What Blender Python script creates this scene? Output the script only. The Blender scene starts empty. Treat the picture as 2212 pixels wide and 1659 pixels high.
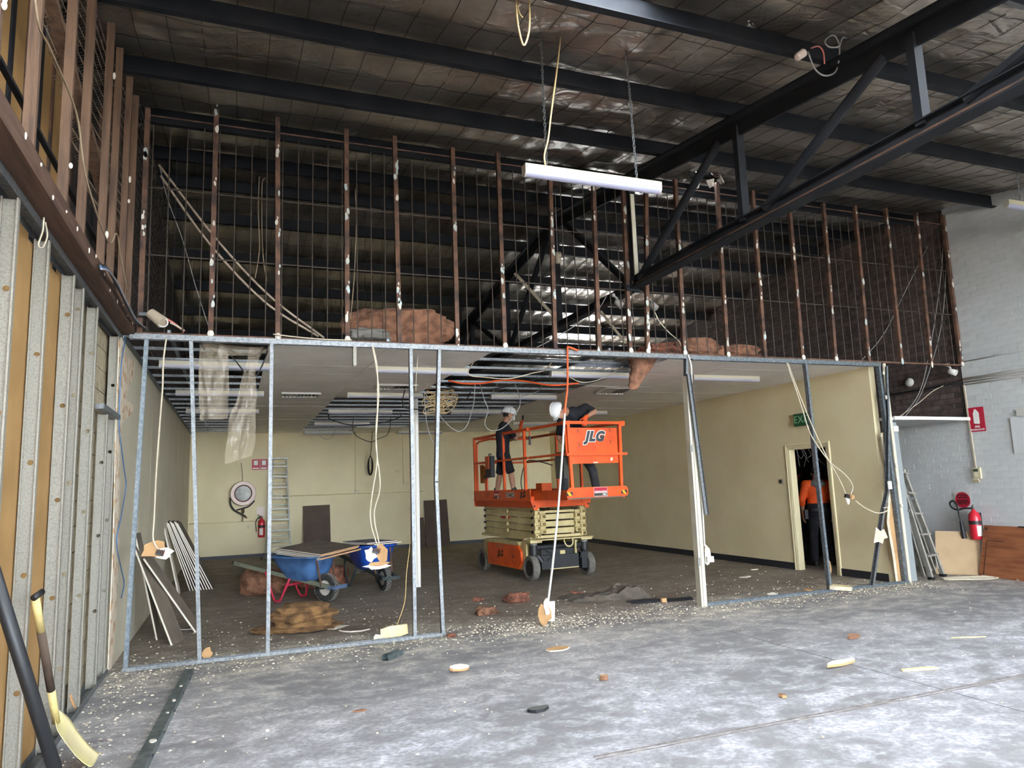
import bpy, bmesh, math, random
from math import pi, sin, cos, radians
from mathutils import Vector as V, Matrix, Euler, noise

SC = bpy.context.scene
COL = SC.collection
# ------------------------------------------------------------------ camera
FPX, W, H = 1540.0, 2212, 1659
Rr = V((0.932485, -0.359479, -0.035321)); Rf = V((0.360761, 0.921989, 0.140667))
Rf.normalize(); Rr = (Rr - Rf * Rr.dot(Rf)).normalized(); Ru = Rr.cross(Rf).normalized()
CAMP = V((0, 0, 1.6))
cd = bpy.data.cameras.new('camera'); cam = bpy.data.objects.new('camera', cd); COL.objects.link(cam)
cam.matrix_world = Matrix(((Rr.x, Ru.x, -Rf.x, 0), (Rr.y, Ru.y, -Rf.y, 0), (Rr.z, Ru.z, -Rf.z, 1.6), (0, 0, 0, 1)))
cd.sensor_width = 36; cd.lens = FPX / W * 36; cd.clip_start = 0.05; cd.clip_end = 500
SC.camera = cam

def at(px, py, X=None, Y=None, Z=None):
    "the point of a known wall, floor or hanging plane seen at a place of the photograph"
    d = Rr * ((px - W / 2) / FPX) - Ru * ((py - H / 2) / FPX) + Rf
    i, val = (0, X) if X is not None else (1, Y) if Y is not None else (2, Z)
    return CAMP + d * ((val - CAMP[i]) / d[i])

# ------------------------------------------------------------------ light
SC.view_settings.view_transform = 'Standard'; SC.view_settings.look = 'None'
SC.view_settings.gamma = 1; SC.view_settings.use_curve_mapping = False
SC.view_settings.exposure = 2.78
world = bpy.data.worlds.new('sky'); SC.world = world; world.use_nodes = True
wn = world.node_tree; bg = wn.nodes['Background']
sky = wn.nodes.new('ShaderNodeTexSky'); sky.sky_type = 'HOSEK_WILKIE'; sky.turbidity = 4.0
sky.sun_direction = V((-0.3, 0.55, 0.78)).normalized(); sky.ground_albedo = 0.4
mx = wn.nodes.new('ShaderNodeMixRGB'); mx.inputs[0].default_value = 0.6; mx.inputs[2].default_value = (0.85, 0.92, 1.0, 1)
wn.links.new(sky.outputs[0], mx.inputs[1]); wn.links.new(mx.outputs[0], bg.inputs[0]); bg.inputs[1].default_value = 8.0
sd = bpy.data.lights.new('sun', 'SUN'); sd.energy = 14.0; sd.angle = 0.02; sd.color = (1, 0.95, 0.86)
sun = bpy.data.objects.new('sun', sd); COL.objects.link(sun)
sun.rotation_euler = V((0.3, -0.55, -0.78)).to_track_quat('-Z', 'Y').to_euler()
SC.cycles.max_bounces = 10; SC.cycles.diffuse_bounces = 6; SC.cycles.transparent_max_bounces = 12
SC.cycles.sample_clamp_indirect = 6; SC.cycles.use_denoising = True
SC.cycles.caustics_reflective = False; SC.cycles.caustics_refractive = False

# ------------------------------------------------------------------ materials
def lin(c):
    c = [x / 255 if max(c) > 1 else x for x in c]
    return tuple(x / 12.92 if x <= 0.04045 else ((x + 0.055) / 1.055) ** 2.4 for x in c)
MATS = {}
def M(name, col, rough=0.6, metal=0.0, col2=None, scale=6, detail=4, lo=0.4, hi=0.65, bump=0, bscale=60, stretch=(1, 1, 1), rnd=0.0, spec=None, alpha=None, trans=None):
    if name in MATS: return MATS[name]
    m = bpy.data.materials.new(name); m.use_nodes = True; nt = m.node_tree; n = nt.nodes; l = nt.links
    p = n['Principled BSDF']; p.inputs['Roughness'].default_value = rough; p.inputs['Metallic'].default_value = metal
    if spec is not None: p.inputs['Specular IOR Level'].default_value = spec
    c1 = (*lin(col), 1); p.inputs['Base Color'].default_value = c1
    tc = n.new('ShaderNodeTexCoord'); mp = n.new('ShaderNodeMapping'); mp.inputs['Scale'].default_value = stretch
    l.new(tc.outputs['Object'], mp.inputs['Vector'])
    out = None
    if col2 is not None:
        no = n.new('ShaderNodeTexNoise'); no.inputs['Scale'].default_value = scale; no.inputs['Detail'].default_value = detail
        l.new(mp.outputs[0], no.inputs['Vector'])
        mr = n.new('ShaderNodeMapRange'); mr.inputs[1].default_value = lo; mr.inputs[2].default_value = hi
        l.new(no.outputs['Fac'], mr.inputs[0])
        mi = n.new('ShaderNodeMixRGB'); mi.inputs[1].default_value = c1; mi.inputs[2].default_value = (*lin(col2), 1)
        l.new(mr.outputs[0], mi.inputs[0]); out = mi.outputs[0]; l.new(out, p.inputs['Base Color'])
    if rnd:
        g = n.new('ShaderNodeNewGeometry'); hs = n.new('ShaderNodeHueSaturation')
        mr2 = n.new('ShaderNodeMapRange'); mr2.inputs[3].default_value = 1 - rnd; mr2.inputs[4].default_value = 1 + rnd
        oi = n.new('ShaderNodeObjectInfo'); ad = n.new('ShaderNodeMath'); ad.operation = 'ADD'; fr = n.new('ShaderNodeMath'); fr.operation = 'FRACT'
        l.new(g.outputs['Random Per Island'], ad.inputs[0]); l.new(oi.outputs['Random'], ad.inputs[1]); l.new(ad.outputs[0], fr.inputs[0])
        l.new(fr.outputs[0], mr2.inputs[0]); l.new(mr2.outputs[0], hs.inputs['Value'])
        if out: l.new(out, hs.inputs['Color'])
        else: hs.inputs['Color'].default_value = c1
        l.new(hs.outputs[0], p.inputs['Base Color'])
    if bump:
        nb = n.new('ShaderNodeTexNoise'); nb.inputs['Scale'].default_value = bscale; nb.inputs['Detail'].default_value = 5
        l.new(mp.outputs[0], nb.inputs['Vector'])
        b = n.new('ShaderNodeBump'); b.inputs['Strength'].default_value = bump; b.inputs['Distance'].default_value = 0.02
        l.new(nb.outputs['Fac'], b.inputs['Height']); l.new(b.outputs[0], p.inputs['Normal'])
    if trans: p.inputs['Transmission Weight'].default_value = trans
    if alpha is not None: p.inputs['Alpha'].default_value = alpha
    MATS[name] = m
    return m

galv = M('galvanised steel', (126, 128, 128), 0.48, 0.55, (98, 102, 104), 45, 3, bump=0.06, bscale=50)
galvd = M('dull galvanised steel', (92, 102, 108), 0.5, 0.5, (124, 130, 132), 30, 3)
galvw = M('dusty galvanised steel', (150, 145, 133), 0.6, 0.3, (132, 127, 117), 90, 3, bump=0.05)
liner = M('yellow paper liner', (168, 130, 80), 0.75, 0, (152, 116, 68), 2.5, 3)
block = M('beige block', (186, 172, 142), 0.85, 0, (160, 146, 118), 9, 4, bump=0.2, bscale=70, rnd=0.06)
timber = M('old hardwood', (104, 78, 58), 0.75, 0, (74, 54, 40), 4, 5, stretch=(6, 6, 0.6), bump=0.2, bscale=20)
timberh = M('old hardwood beam', (92, 66, 50), 0.75, 0, (66, 46, 36), 4, 5, stretch=(6, 0.6, 6), bump=0.2, bscale=20)
rust = M('rusty post', (104, 74, 56), 0.8, 0, (58, 44, 38), 7, 6, bump=0.15, bscale=40)
rod = M('dark steel rod', (70, 60, 52), 0.7, 0.3)
dab = M('plaster dab', (170, 182, 180), 0.8, 0, (196, 190, 176), 8)
dabw = M('white plaster dab', (212, 204, 190), 0.8)
steelb = M('black painted steel', (26, 28, 32), 0.7, 0.0, (36, 37, 40), 3, 4, spec=0.2)
rustline = M('rust streak steel', (104, 74, 56), 0.75, 0.1, (60, 48, 42), 5, 4)
cream = M('cream paint', (226, 213, 174), 0.6, 0, (219, 205, 164), 1.2, 4, bump=0.03, bscale=30)
creamb = M('cream paint left lining', (214, 206, 182), 0.6, 0, (204, 196, 172), 1.2, 4)
blk = M('black vinyl skirting', (34, 36, 42), 0.5)
wbrick = M('white painted brick', (208, 210, 208), 0.6, 0, (199, 201, 200), 3, 4, bump=0.25, bscale=26, rnd=0.03)
wmort = M('white painted mortar', (203, 205, 204), 0.7, 0, (194, 196, 196), 5, 4, bump=0.3, bscale=40)
dbrick = M('brown brick', (96, 82, 76), 0.9, 0, (74, 63, 60), 8, 4, bump=0.3, bscale=50, rnd=0.22)
dmort = M('dark mortar', (70, 62, 58), 0.95, bump=0.3)
tilem = M('ceiling tile', (240, 237, 230), 0.8, 0, (233, 229, 222), 3, 4, rnd=0.02)
white = M('white plastic', (206, 203, 196), 0.45)
whitem = M('white enamel', (200, 193, 172), 0.4)
diff = M('opal diffuser', (178, 178, 192), 0.35)
greyp = M('grey paint', (138, 143, 143), 0.5)
plas = M('plaster', (202, 192, 170), 0.9, 0, (186, 176, 154), 12, 4, bump=0.2)
papr = M('brown board paper', (186, 146, 100), 0.85, 0, (166, 126, 84), 6, 3)
creamp = M('yellow cream plaster', (232, 216, 164), 0.85, 0, (216, 198, 148), 8, 3)
cablew = M('cream cable', (196, 184, 160), 0.5)
cableg = M('grey cable', (150, 148, 144), 0.5)
cablek = M('black cable', (24, 24, 26), 0.5)
cableb = M('blue cable', (74, 110, 150), 0.5)
cableo = M('orange conduit', (226, 88, 36), 0.5)
orange = M('lift orange', (232, 92, 28), 0.42, 0, (214, 78, 22), 5, 4)
sand = M('lift sand beige', (206, 190, 138), 0.45, 0, (190, 172, 122), 5, 4)
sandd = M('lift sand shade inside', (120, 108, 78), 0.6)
blackm = M('black machine', (30, 31, 33), 0.5)
tyre = M('grey rubber tyre', (112, 108, 100), 0.85, 0, (92, 88, 82), 14, 4)
tyrek = M('black rubber tyre', (34, 33, 33), 0.85, 0, (66, 64, 60), 20, 4)
redm = M('red paint', (176, 34, 52), 0.45)
redp = M('pink red frame paint', (188, 44, 70), 0.45)
alu = M('aluminium', (138, 137, 130), 0.45, 0.5, (116, 115, 110), 8, 4)
insu = M('pink insulation', (158, 112, 86), 1.0, 0, (106, 74, 58), 9, 8, bump=1.0, bscale=70)
insr = M('reddish insulation', (148, 94, 72), 1.0, 0, (96, 60, 48), 12, 8, bump=1.0, bscale=70)
insy = M('ochre insulation', (150, 112, 70), 1.0, 0, (96, 68, 42), 8, 8, bump=1.0, bscale=75)
felt = M('grey felt', (100, 90, 79), 1.0, 0, (80, 73, 65), 10, 4, bump=0.3)
skin = M('skin', (186, 138, 112), 0.6)
skind = M('tattooed skin', (168, 126, 106), 0.6, 0, (96, 84, 82), 14, 4)
cloth = M('black cotton', (24, 24, 30), 0.9, 0, (36, 36, 44), 8, 3)
clothg = M('charcoal trousers', (46, 46, 50), 0.9, 0, (62, 62, 64), 8, 3)
hivis = M('orange hi vis', (255, 96, 24), 0.7, 0, (240, 84, 16), 6, 3)
hood = M('grey marle', (132, 132, 130), 0.9)
hair = M('dark hair', (26, 22, 20), 0.8)
helm = M('white helmet', (240, 240, 240), 0.25)
shovy = M('worn yellow paint', (226, 206, 136), 0.6, 0, (198, 176, 120), 7, 5, bump=0.1)
shovg = M('grip brown', (84, 68, 56), 0.8)
mdf = M('mdf board', (186, 158, 122), 0.75, 0, (176, 148, 112), 3, 3)
wood = M('red timber veneer', (166, 104, 68), 0.55, 0, (132, 78, 52), 2.2, 6, stretch=(1, 1, 9))
tileb = M('board face grey brown', (112, 100, 86), 0.85, 0, (96, 86, 74), 4, 4)
edgew = M('board white edge', (222, 212, 196), 0.85)
edget = M('board tan edge', (206, 164, 122), 0.85, 0, (190, 148, 108), 20)
brownb = M('dark brown board', (84, 68, 56), 0.75, 0, (74, 60, 50), 3)
blue1 = M('worn blue tray', (74, 112, 160), 0.6, 0, (52, 84, 124), 5, 5)
blue2 = M('royal blue tray', (28, 76, 168), 0.45)
olive = M('olive frame paint', (112, 116, 98), 0.6, 0.1)
darkg = M('dark green frame', (40, 50, 50), 0.5)
redh = M('extinguisher red', (196, 36, 52), 0.3)
signr = M('sign red', (186, 30, 58), 0.5)
signg = M('exit green', (20, 84, 48), 0.5)
lettw = M('white lettering', (240, 238, 232), 0.6)
lettk = M('black lettering', (26, 26, 28), 0.6)
lettg = M('pale green lettering', (150, 200, 160), 0.6)
hosew = M('white hose reel', (236, 212, 200), 0.45)
roofsteel = M('roof sheet underside', (90, 92, 94), 0.6, 0.3)
signy = M('hazard yellow', (236, 178, 40), 0.5)
tanbar = M('tan strut', (150, 138, 116), 0.6, 0.2)
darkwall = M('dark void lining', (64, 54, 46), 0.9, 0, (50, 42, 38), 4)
film = M('plastic film', (190, 174, 150), 0.12, alpha=0.36)
glass_sky = None

def foil_mat():
    m = bpy.data.materials.new('reflective foil'); m.use_nodes = True; nt = m.node_tree; n, l = nt.nodes, nt.links
    p = n['Principled BSDF']; p.inputs['Metallic'].default_value = 0.92; p.inputs['Roughness'].default_value = 0.33
    tc = n.new('ShaderNodeTexCoord')
    a = n.new('ShaderNodeTexNoise'); a.inputs['Scale'].default_value = 1.1; a.inputs['Detail'].default_value = 6
    l.new(tc.outputs['Object'], a.inputs['Vector'])
    r = n.new('ShaderNodeValToRGB'); r.color_ramp.elements[0].position = 0.35; r.color_ramp.elements[1].position = 0.7
    r.color_ramp.elements[0].color = (*lin((168, 158, 144)), 1); r.color_ramp.elements[1].color = (*lin((222, 214, 202)), 1)
    l.new(a.outputs['Fac'], r.inputs[0]); l.new(r.outputs[0], p.inputs['Base Color'])
    hs = None
    for sc, st, w in ((0.95, (2.0, 3.2, 2), 1.0), (3.4, (2.0, 2.8, 2), 0.30)):
        mp = n.new('ShaderNodeMapping'); mp.inputs['Scale'].default_value = st; mp.inputs['Rotation'].default_value = (0, 0, 0.25 * sc)
        l.new(tc.outputs['Object'], mp.inputs['Vector'])
        b = n.new('ShaderNodeTexNoise'); b.inputs['Scale'].default_value = sc; b.inputs['Detail'].default_value = 2; b.inputs['Distortion'].default_value = 1.0
        l.new(mp.outputs[0], b.inputs['Vector'])
        a1 = n.new('ShaderNodeMath'); a1.operation = 'SUBTRACT'; l.new(b.outputs['Fac'], a1.inputs[0]); a1.inputs[1].default_value = 0.5
        a2 = n.new('ShaderNodeMath'); a2.operation = 'ABSOLUTE'; l.new(a1.outputs[0], a2.inputs[0])       # sharp creases
        a3 = n.new('ShaderNodeMath'); a3.operation = 'MULTIPLY'; l.new(a2.outputs[0], a3.inputs[0]); a3.inputs[1].default_value = w
        if hs is None: hs = a3.outputs[0]
        else:
            a4 = n.new('ShaderNodeMath'); a4.operation = 'ADD'; l.new(hs, a4.inputs[0]); l.new(a3.outputs[0], a4.inputs[1]); hs = a4.outputs[0]
    bu = n.new('ShaderNodeBump'); bu.inputs['Strength'].default_value = 0.62; bu.inputs['Distance'].default_value = 0.08
    l.new(hs, bu.inputs['Height']); l.new(bu.outputs[0], p.inputs['Normal'])
    return m
foil = foil_mat()

def floor_mat():
    m = bpy.data.materials.new('dusty concrete'); m.use_nodes = True; nt = m.node_tree; n, l = nt.nodes, nt.links
    p = n['Principled BSDF']; p.inputs['Roughness'].default_value = 0.7
    tc = n.new('ShaderNodeTexCoord'); geo = n.new('ShaderNodeNewGeometry')
    def noi(sc, det, st=(1, 1, 1), dist=0.0, rot=0.0):
        mp = n.new('ShaderNodeMapping'); mp.inputs['Scale'].default_value = st; mp.inputs['Rotation'].default_value = (0, 0, rot)
        l.new(geo.outputs['Position'], mp.inputs['Vector'])
        t = n.new('ShaderNodeTexNoise'); t.inputs['Scale'].default_value = sc; t.inputs['Detail'].default_value = det; t.inputs['Distortion'].default_value = dist
        t.inputs['Roughness'].default_value = 0.65
        l.new(mp.outputs[0], t.inputs['Vector']); return t.outputs['Fac']
    def rng(s, a, b, c=0.0, d=1.0):
        r = n.new('ShaderNodeMapRange'); r.inputs[1].default_value = a; r.inputs[2].default_value = b; r.inputs[3].default_value = c; r.inputs[4].default_value = d
        l.new(s, r.inputs[0]); return r.outputs[0]
    def math(op, a, b):
        x = n.new('ShaderNodeMath'); x.operation = op
        for i, q in enumerate((a, b)):
            if isinstance(q, (int, float)): x.inputs[i].default_value = q
            else: l.new(q, x.inputs[i])
        return x.outputs[0]
    def mix(f, a, b):
        x = n.new('ShaderNodeMixRGB')
        for i, q in enumerate((f, a, b)):
            if isinstance(q, tuple): x.inputs[i].default_value = (*lin(q), 1)
            elif isinstance(q, float): x.inputs[i].default_value = q
            else: l.new(q, x.inputs[i])
        return x.outputs[0]
    sep = n.new('ShaderNodeSeparateXYZ'); l.new(geo.outputs['Position'], sep.inputs[0])
    yy = math('ADD', sep.outputs['Y'], math('MULTIPLY', noi(1.3, 3), 1.2))
    inside = rng(yy, 7.9, 9.2)                    # the old office floor covering begins at the partition line
    base = mix(noi(1.5, 6, dist=0.6), (112, 109, 109), (146, 143, 142))
    inn = mix(noi(2.2, 6, st=(1, 2.2, 1), dist=0.8), (98, 87, 75), (132, 120, 106))
    c = mix(inside, base, inn)
    d1 = rng(noi(0.8, 8, st=(1, 1.4, 1), dist=1.0, rot=0.3), 0.42, 0.66)     # swept dust streaks
    d2 = rng(noi(4.5, 9, st=(1, 1.3, 1), dist=0.5, rot=-0.3), 0.46, 0.66)
    fine = rng(noi(26, 9, st=(1, 1.2, 1), dist=0.3, rot=0.5), 0.40, 0.62, 0.35, 1.15)
    d3 = rng(noi(70, 3), 0.64, 0.72)                                        # specks
    dust = math('ADD', math('MULTIPLY', math('ADD', math('MULTIPLY', d1, 0.5), math('MULTIPLY', d2, 0.6)), fine), math('MULTIPLY', d3, 0.5))
    band = math('SUBTRACT', 1.0, rng(math('ABSOLUTE', math('SUBTRACT', yy, 8.35), 0), 0.0, 1.1))
    dens = math('ADD', rng(inside, 0, 1, 1.0, 0.40), math('MULTIPLY', band, 0.8))
    f = n.new('ShaderNodeMath'); f.operation = 'MULTIPLY'; f.use_clamp = True
    l.new(dust, f.inputs[0]); l.new(dens, f.inputs[1])
    far = rng(yy, 5.2, 8.2)
    dcol = mix(far, (222, 221, 226), (218, 208, 188))
    c = mix(f.outputs[0], c, dcol)
    l.new(c, p.inputs['Base Color'])
    bu = n.new('ShaderNodeBump'); bu.inputs['Strength'].default_value = 0.25; bu.inputs['Distance'].default_value = 0.01
    l.new(noi(30, 6), bu.inputs['Height']); l.new(bu.outputs[0], p.inputs['Normal'])
    return m
floorm = floor_mat()

def sky_sheet():
    m = bpy.data.materials.new('translucent roof sheet'); m.use_nodes = True; nt = m.node_tree; n, l = nt.nodes, nt.links
    n.remove(n['Principled BSDF']); t = n.new('ShaderNodeBsdfTranslucent'); t.inputs[0].default_value = (0.8, 0.83, 0.86, 1)
    tr = n.new('ShaderNodeBsdfTransparent'); tr.inputs[0].default_value = (0.7, 0.73, 0.76, 1)
    mi = n.new('ShaderNodeMixShader'); mi.inputs[0].default_value = 0.45
    l.new(t.outputs[0], mi.inputs[1]); l.new(tr.outputs[0], mi.inputs[2]); l.new(mi.outputs[0], n['Material Output'].inputs[0])
    return m
skysheet = sky_sheet()

# ------------------------------------------------------------------ mesh builder
def frame(d, up=V((0, 0, 1))):
    d = V(d).normalized(); up = V(up)
    if abs(d.dot(up.normalized())) > 0.98: up = V((1, 0, 0)) if abs(d.x) < 0.9 else V((0, 1, 0))
    u = d.cross(up).normalized(); w = u.cross(d).normalized()
    return u, w
class MB:
    def __init__(s): s.v = []; s.f = []; s.m = []; s.cur = 0
    def add(s, vs, fs):
        k = len(s.v); s.v += [V(a) for a in vs]; s.f += [[i + k for i in f] for f in fs]; s.m += [s.cur] * len(fs); return s
    def mi(s, i): s.cur = i; return s
    def box(s, c, d, R=None):
        c = V(c); x, y, z = (a / 2 for a in d); R = R or Matrix.Identity(3)
        vs = [c + R @ V((sx * x, sy * y, sz * z)) for sx in (-1, 1) for sy in (-1, 1) for sz in (-1, 1)]
        return s.add(vs, [(0, 1, 3, 2), (4, 6, 7, 5), (0, 4, 5, 1), (2, 3, 7, 6), (0, 2, 6, 4), (1, 5, 7, 3)])
    def b2(s, a, b): return s.box([(p + q) / 2 for p, q in zip(a, b)], [abs(q - p) for p, q in zip(a, b)])
    def bar(s, p, q, w, h, up=(0, 0, 1)):
        p, q = V(p), V(q); u, k = frame(q - p, up)
        vs = [a + u * (i * w / 2) + k * (j * h / 2) for a in (p, q) for i, j in ((-1, -1), (1, -1), (1, 1), (-1, 1))]
        return s.add(vs, [(0, 3, 2, 1), (4, 5, 6, 7), (0, 1, 5, 4), (1, 2, 6, 5), (2, 3, 7, 6), (3, 0, 4, 7)])
    def ext(s, prof, p, q, u, k, caps=False):
        p, q, u, k = V(p), V(q), V(u), V(k); n = len(prof)
        vs = [a + u * x + k * y for a in (p, q) for x, y in prof]
        fs = [(i, (i + 1) % n, n + (i + 1) % n, n + i) for i in range(n)]
        if caps: fs += [tuple(range(n - 1, -1, -1)), tuple(range(n, 2 * n))]
        return s.add(vs, fs)
    def chan(s, p, q, u, k, w, d, t=0.003, lip=0.0):
        "C section: web along u (width w), flanges along k (depth d)"
        a = w / 2
        return s.ext([(-a, d), (-a, 0), (a, 0), (a, d), (a - t, d), (a - t, t), (-a + t, t), (-a + t, d)], p, q, u, k)
    def cyl(s, p, q, r, r2=None, n=10, caps=True):
        p, q = V(p), V(q); r2 = r if r2 is None else r2; u, k = frame(q - p)
        vs = [a + (u * cos(2 * pi * i / n) + k * sin(2 * pi * i / n)) * rr for a, rr in ((p, r), (q, r2)) for i in range(n)]
        fs = [(i, (i + 1) % n, n + (i + 1) % n, n + i) for i in range(n)]
        if caps: fs += [tuple(range(n - 1, -1, -1)), tuple(range(n, 2 * n))]
        return s.add(vs, fs)
    def tube(s, pts, r, n=6, closed=False, caps=True):
        pts = [V(p) for p in pts]; m = len(pts); vs = []; u = None
        for i, p in enumerate(pts):
            if closed: d = pts[(i + 1) % m] - pts[i - 1]
            else: d = pts[min(i + 1, m - 1)] - pts[max(i - 1, 0)]
            d.normalize()
            if u is None: u, k = frame(d)
            else:
                u = (u - d * u.dot(d)); u = u.normalized() if u.length > 1e-5 else frame(d)[0]; k = u.cross(d)
            rr = r[i] if isinstance(r, (list, tuple)) else r
            vs += [p + (u * cos(2 * pi * j / n) + k * sin(2 * pi * j / n)) * rr for j in range(n)]
        fs = []
        for i in range(m if closed else m - 1):
            a, b = i * n, ((i + 1) % m) * n
            fs += [(a + j, a + (j + 1) % n, b + (j + 1) % n, b + j) for j in range(n)]
        if caps and not closed: fs += [tuple(range(n - 1, -1, -1)), tuple(range((m - 1) * n, m * n))]
        return s.add(vs, fs)
    def lathe(s, o, ax, prof, n=16, cap=True):
        o = V(o); ax = V(ax).normalized(); u, k = frame(ax)
        vs = [o + ax * t + (u * cos(2 * pi * j / n) + k * sin(2 * pi * j / n)) * r for r, t in prof for j in range(n)]
        m = len(prof)
        fs = [(i * n + j, i * n + (j + 1) % n, (i + 1) * n + (j + 1) % n, (i + 1) * n + j) for i in range(m - 1) for j in range(n)]
        if cap: fs += [tuple(range(n - 1, -1, -1)), tuple(range((m - 1) * n, m * n))]
        return s.add(vs, fs)
    def ball(s, c, r, n=10, R=None):
        c = V(c); r = (r, r, r) if isinstance(r, (int, float)) else r; R = R or Matrix.Identity(3); m = max(4, n // 2 + 1)
        vs = [c + R @ V((0, 0, -r[2]))]
        for i in range(1, m):
            t = -pi / 2 + pi * i / m
            vs += [c + R @ V((r[0] * cos(t) * cos(2 * pi * j / n), r[1] * cos(t) * sin(2 * pi * j / n), r[2] * sin(t))) for j in range(n)]
        vs.append(c + R @ V((0, 0, r[2]))); e = len(vs) - 1
        fs = [(0, 1 + (j + 1) % n, 1 + j) for j in range(n)]
        for i in range(m - 2):
            a, b = 1 + i * n, 1 + (i + 1) * n
            fs += [(a + j, a + (j + 1) % n, b + (j + 1) % n, b + j) for j in range(n)]
        a = 1 + (m - 2) * n
        fs += [(a + j, a + (j + 1) % n, e) for j in range(n)]
        return s.add(vs, fs)
    def limb(s, p, q, r1, r2, n=12):
        p, q = V(p), V(q)
        s.ball(p, r1, n); s.ball(q, r2, n); return s.cyl(p, q, r1, r2, n)
    def prism(s, poly, t, k):
        "polygon of 3D points given a thickness t along k"
        k = V(k).normalized() * t; n = len(poly); vs = [V(p) for p in poly] + [V(p) + k for p in poly]
        c = s.cur
        s.add(vs, [(i, (i + 1) % n, n + (i + 1) % n, n + i) for i in range(n)])
        return s.add(vs, [tuple(range(n - 1, -1, -1)), tuple(range(n, 2 * n))])
    def grid(s, fn, nu, nv, skip=None):
        vs = [fn(i / nu, j / nv) for i in range(nu + 1) for j in range(nv + 1)]
        fs = [(i * (nv + 1) + j, (i + 1) * (nv + 1) + j, (i + 1) * (nv + 1) + j + 1, i * (nv + 1) + j + 1) for i in range(nu) for j in range(nv)]
        if skip: fs = [f for f in fs if not skip(sum((vs[a] for a in f), V()) / 4)]
        return s.add(vs, fs)
    def build(s, name, mats, parent=None, smooth=False, local=False, origin=None):
        mats = mats if isinstance(mats, (list, tuple)) else [mats]
        if local: o0 = V()
        elif parent is not None:
            r = parent
            while r.parent: r = r.parent
            o0 = r.location.copy()
        elif origin is not None: o0 = V(origin)
        else:
            xs = [v.x for v in s.v]; ys = [v.y for v in s.v]
            o0 = V(((min(xs) + max(xs)) / 2, (min(ys) + max(ys)) / 2, min(v.z for v in s.v)))
        me = bpy.data.meshes.new(name); me.from_pydata([v - o0 for v in s.v], [], s.f)
        for m in mats: me.materials.append(m)
        me.polygons.foreach_set('material_index', [min(i, len(mats) - 1) for i in s.m])
        if smooth: me.polygons.foreach_set('use_smooth', [True] * len(me.polygons))
        me.update()
        o = bpy.data.objects.new(name, me); COL.objects.link(o)
        if parent is not None: o.parent = parent
        elif not local: o.location = o0
        return o
def smooth_angle(o, a=40):
    o.data.polygons.foreach_set('use_smooth', [True] * len(o.data.polygons)); o.data.set_sharp_from_angle(angle=radians(a)); return o
def tag(o, label, cat, group=None):
    o['label'] = label; o['category'] = cat
    if group: o['group'] = group
    return o
def thing(name, label, cat, loc=(0, 0, 0), rz=0, group=None):
    o = bpy.data.objects.new(name, None); COL.objects.link(o); o.location = loc; o.rotation_euler = (0, 0, rz); o.empty_display_size = 0.1
    return tag(o, label, cat, group)
def struct(name, loc=(0, 0, 0)):
    o = bpy.data.objects.new(name, None); COL.objects.link(o); o.location = loc; o['kind'] = 'structure'; return o
def stuff(o): o['kind'] = 'stuff'; return o
def ks(o): o['kind'] = 'structure'; return o
def dup(o, parent=None, loc=None, **kw):
    c = o.copy(); COL.objects.link(c)
    if parent is not None: c.parent = parent
    if loc is not None: c.location = loc
    for k in kw: c[k] = kw[k]
    for ch in list(o.children): dup(ch, c)
    return c
def text(body, parent, o, u, k, size, mat, depth=0.002, shear=0.0, bold=0.0, name='lettering', local=True, space=1.0):
    "flat lettering at o, reading along u with its top towards k"
    cu = bpy.data.curves.new(name, 'FONT'); cu.body = body; cu.size = size; cu.extrude = depth; cu.shear = shear; cu.offset = bold
    cu.align_x = 'CENTER'; cu.align_y = 'CENTER'; cu.space_line = 0.9; cu.resolution_u = 3; cu.space_character = space
    t = bpy.data.objects.new('tmp', cu); COL.objects.link(t); dg = bpy.context.evaluated_depsgraph_get()
    me = bpy.data.meshes.new_from_object(t.evaluated_get(dg)); bpy.data.objects.remove(t); bpy.data.curves.remove(cu)
    u, k = V(u).normalized(), V(k).normalized(); w = u.cross(k).normalized(); o = V(o)
    if not local:
        r = parent
        while r.parent: r = r.parent
        o = o - r.location
    me.transform(Matrix(((u.x, k.x, w.x, o.x), (u.y, k.y, w.y, o.y), (u.z, k.z, w.z, o.z), (0, 0, 0, 1))))
    me.materials.clear(); me.materials.append(mat)
    ob = bpy.data.objects.new(name, me); COL.objects.link(ob); ob.parent = parent; return ob
def curve_pts(pts, n=8):
    "Catmull-Rom through points"
    pts = [V(p) for p in pts]; P = [pts[0] * 2 - pts[1]] + pts + [pts[-1] * 2 - pts[-2]]; out = []
    for i in range(1, len(P) - 2):
        for j in range(n):
            t = j / n; a, b, c, d = P[i - 1:i + 3]
            out.append(0.5 * ((2 * b) + (c - a) * t + (2 * a - 5 * b + 4 * c - d) * t * t + (3 * b - a - 3 * c + d) * t ** 3))
    return out + [pts[-1]]
def nz(p, s=1.0, seed=0.0): return noise.noise(V(p) * s + V((seed, seed * 1.7, seed * 0.3)))
def torn(s, c, r, seed, k, th, sq=(1, 1), n=11):
    rr = random.Random(seed); u, w = frame(k, (0, 0, 1)); pts = []
    for i in range(n):
        a = 2 * pi * i / n; q = r * rr.uniform(.65, 1.15); pts.append(V(c) + u * cos(a) * q * sq[0] + w * sin(a) * q * sq[1])
    s.prism(pts, th, k)
# ================================================================== STRUCTURE
YF = -11.5             # unseen open front, set far behind the camera to even out daylight
YP = 7.87            # plane of the stripped partition
CZ = 3.20            # office ceiling
XL, XR, YB = -1.07, 10.85, 20.0
rnd = random.Random(7)
def purlin_z(y):
    if y < -1.2: return 4.438 + 0.137 * (-1.2 - y)      # unseen extra bay, added behind the camera to soften daylight falloff
    return 5.576 + 0.137 * (y - 7.104) if y < 10.2 else 6.0 - 0.135 * (y - 10.2)

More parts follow.
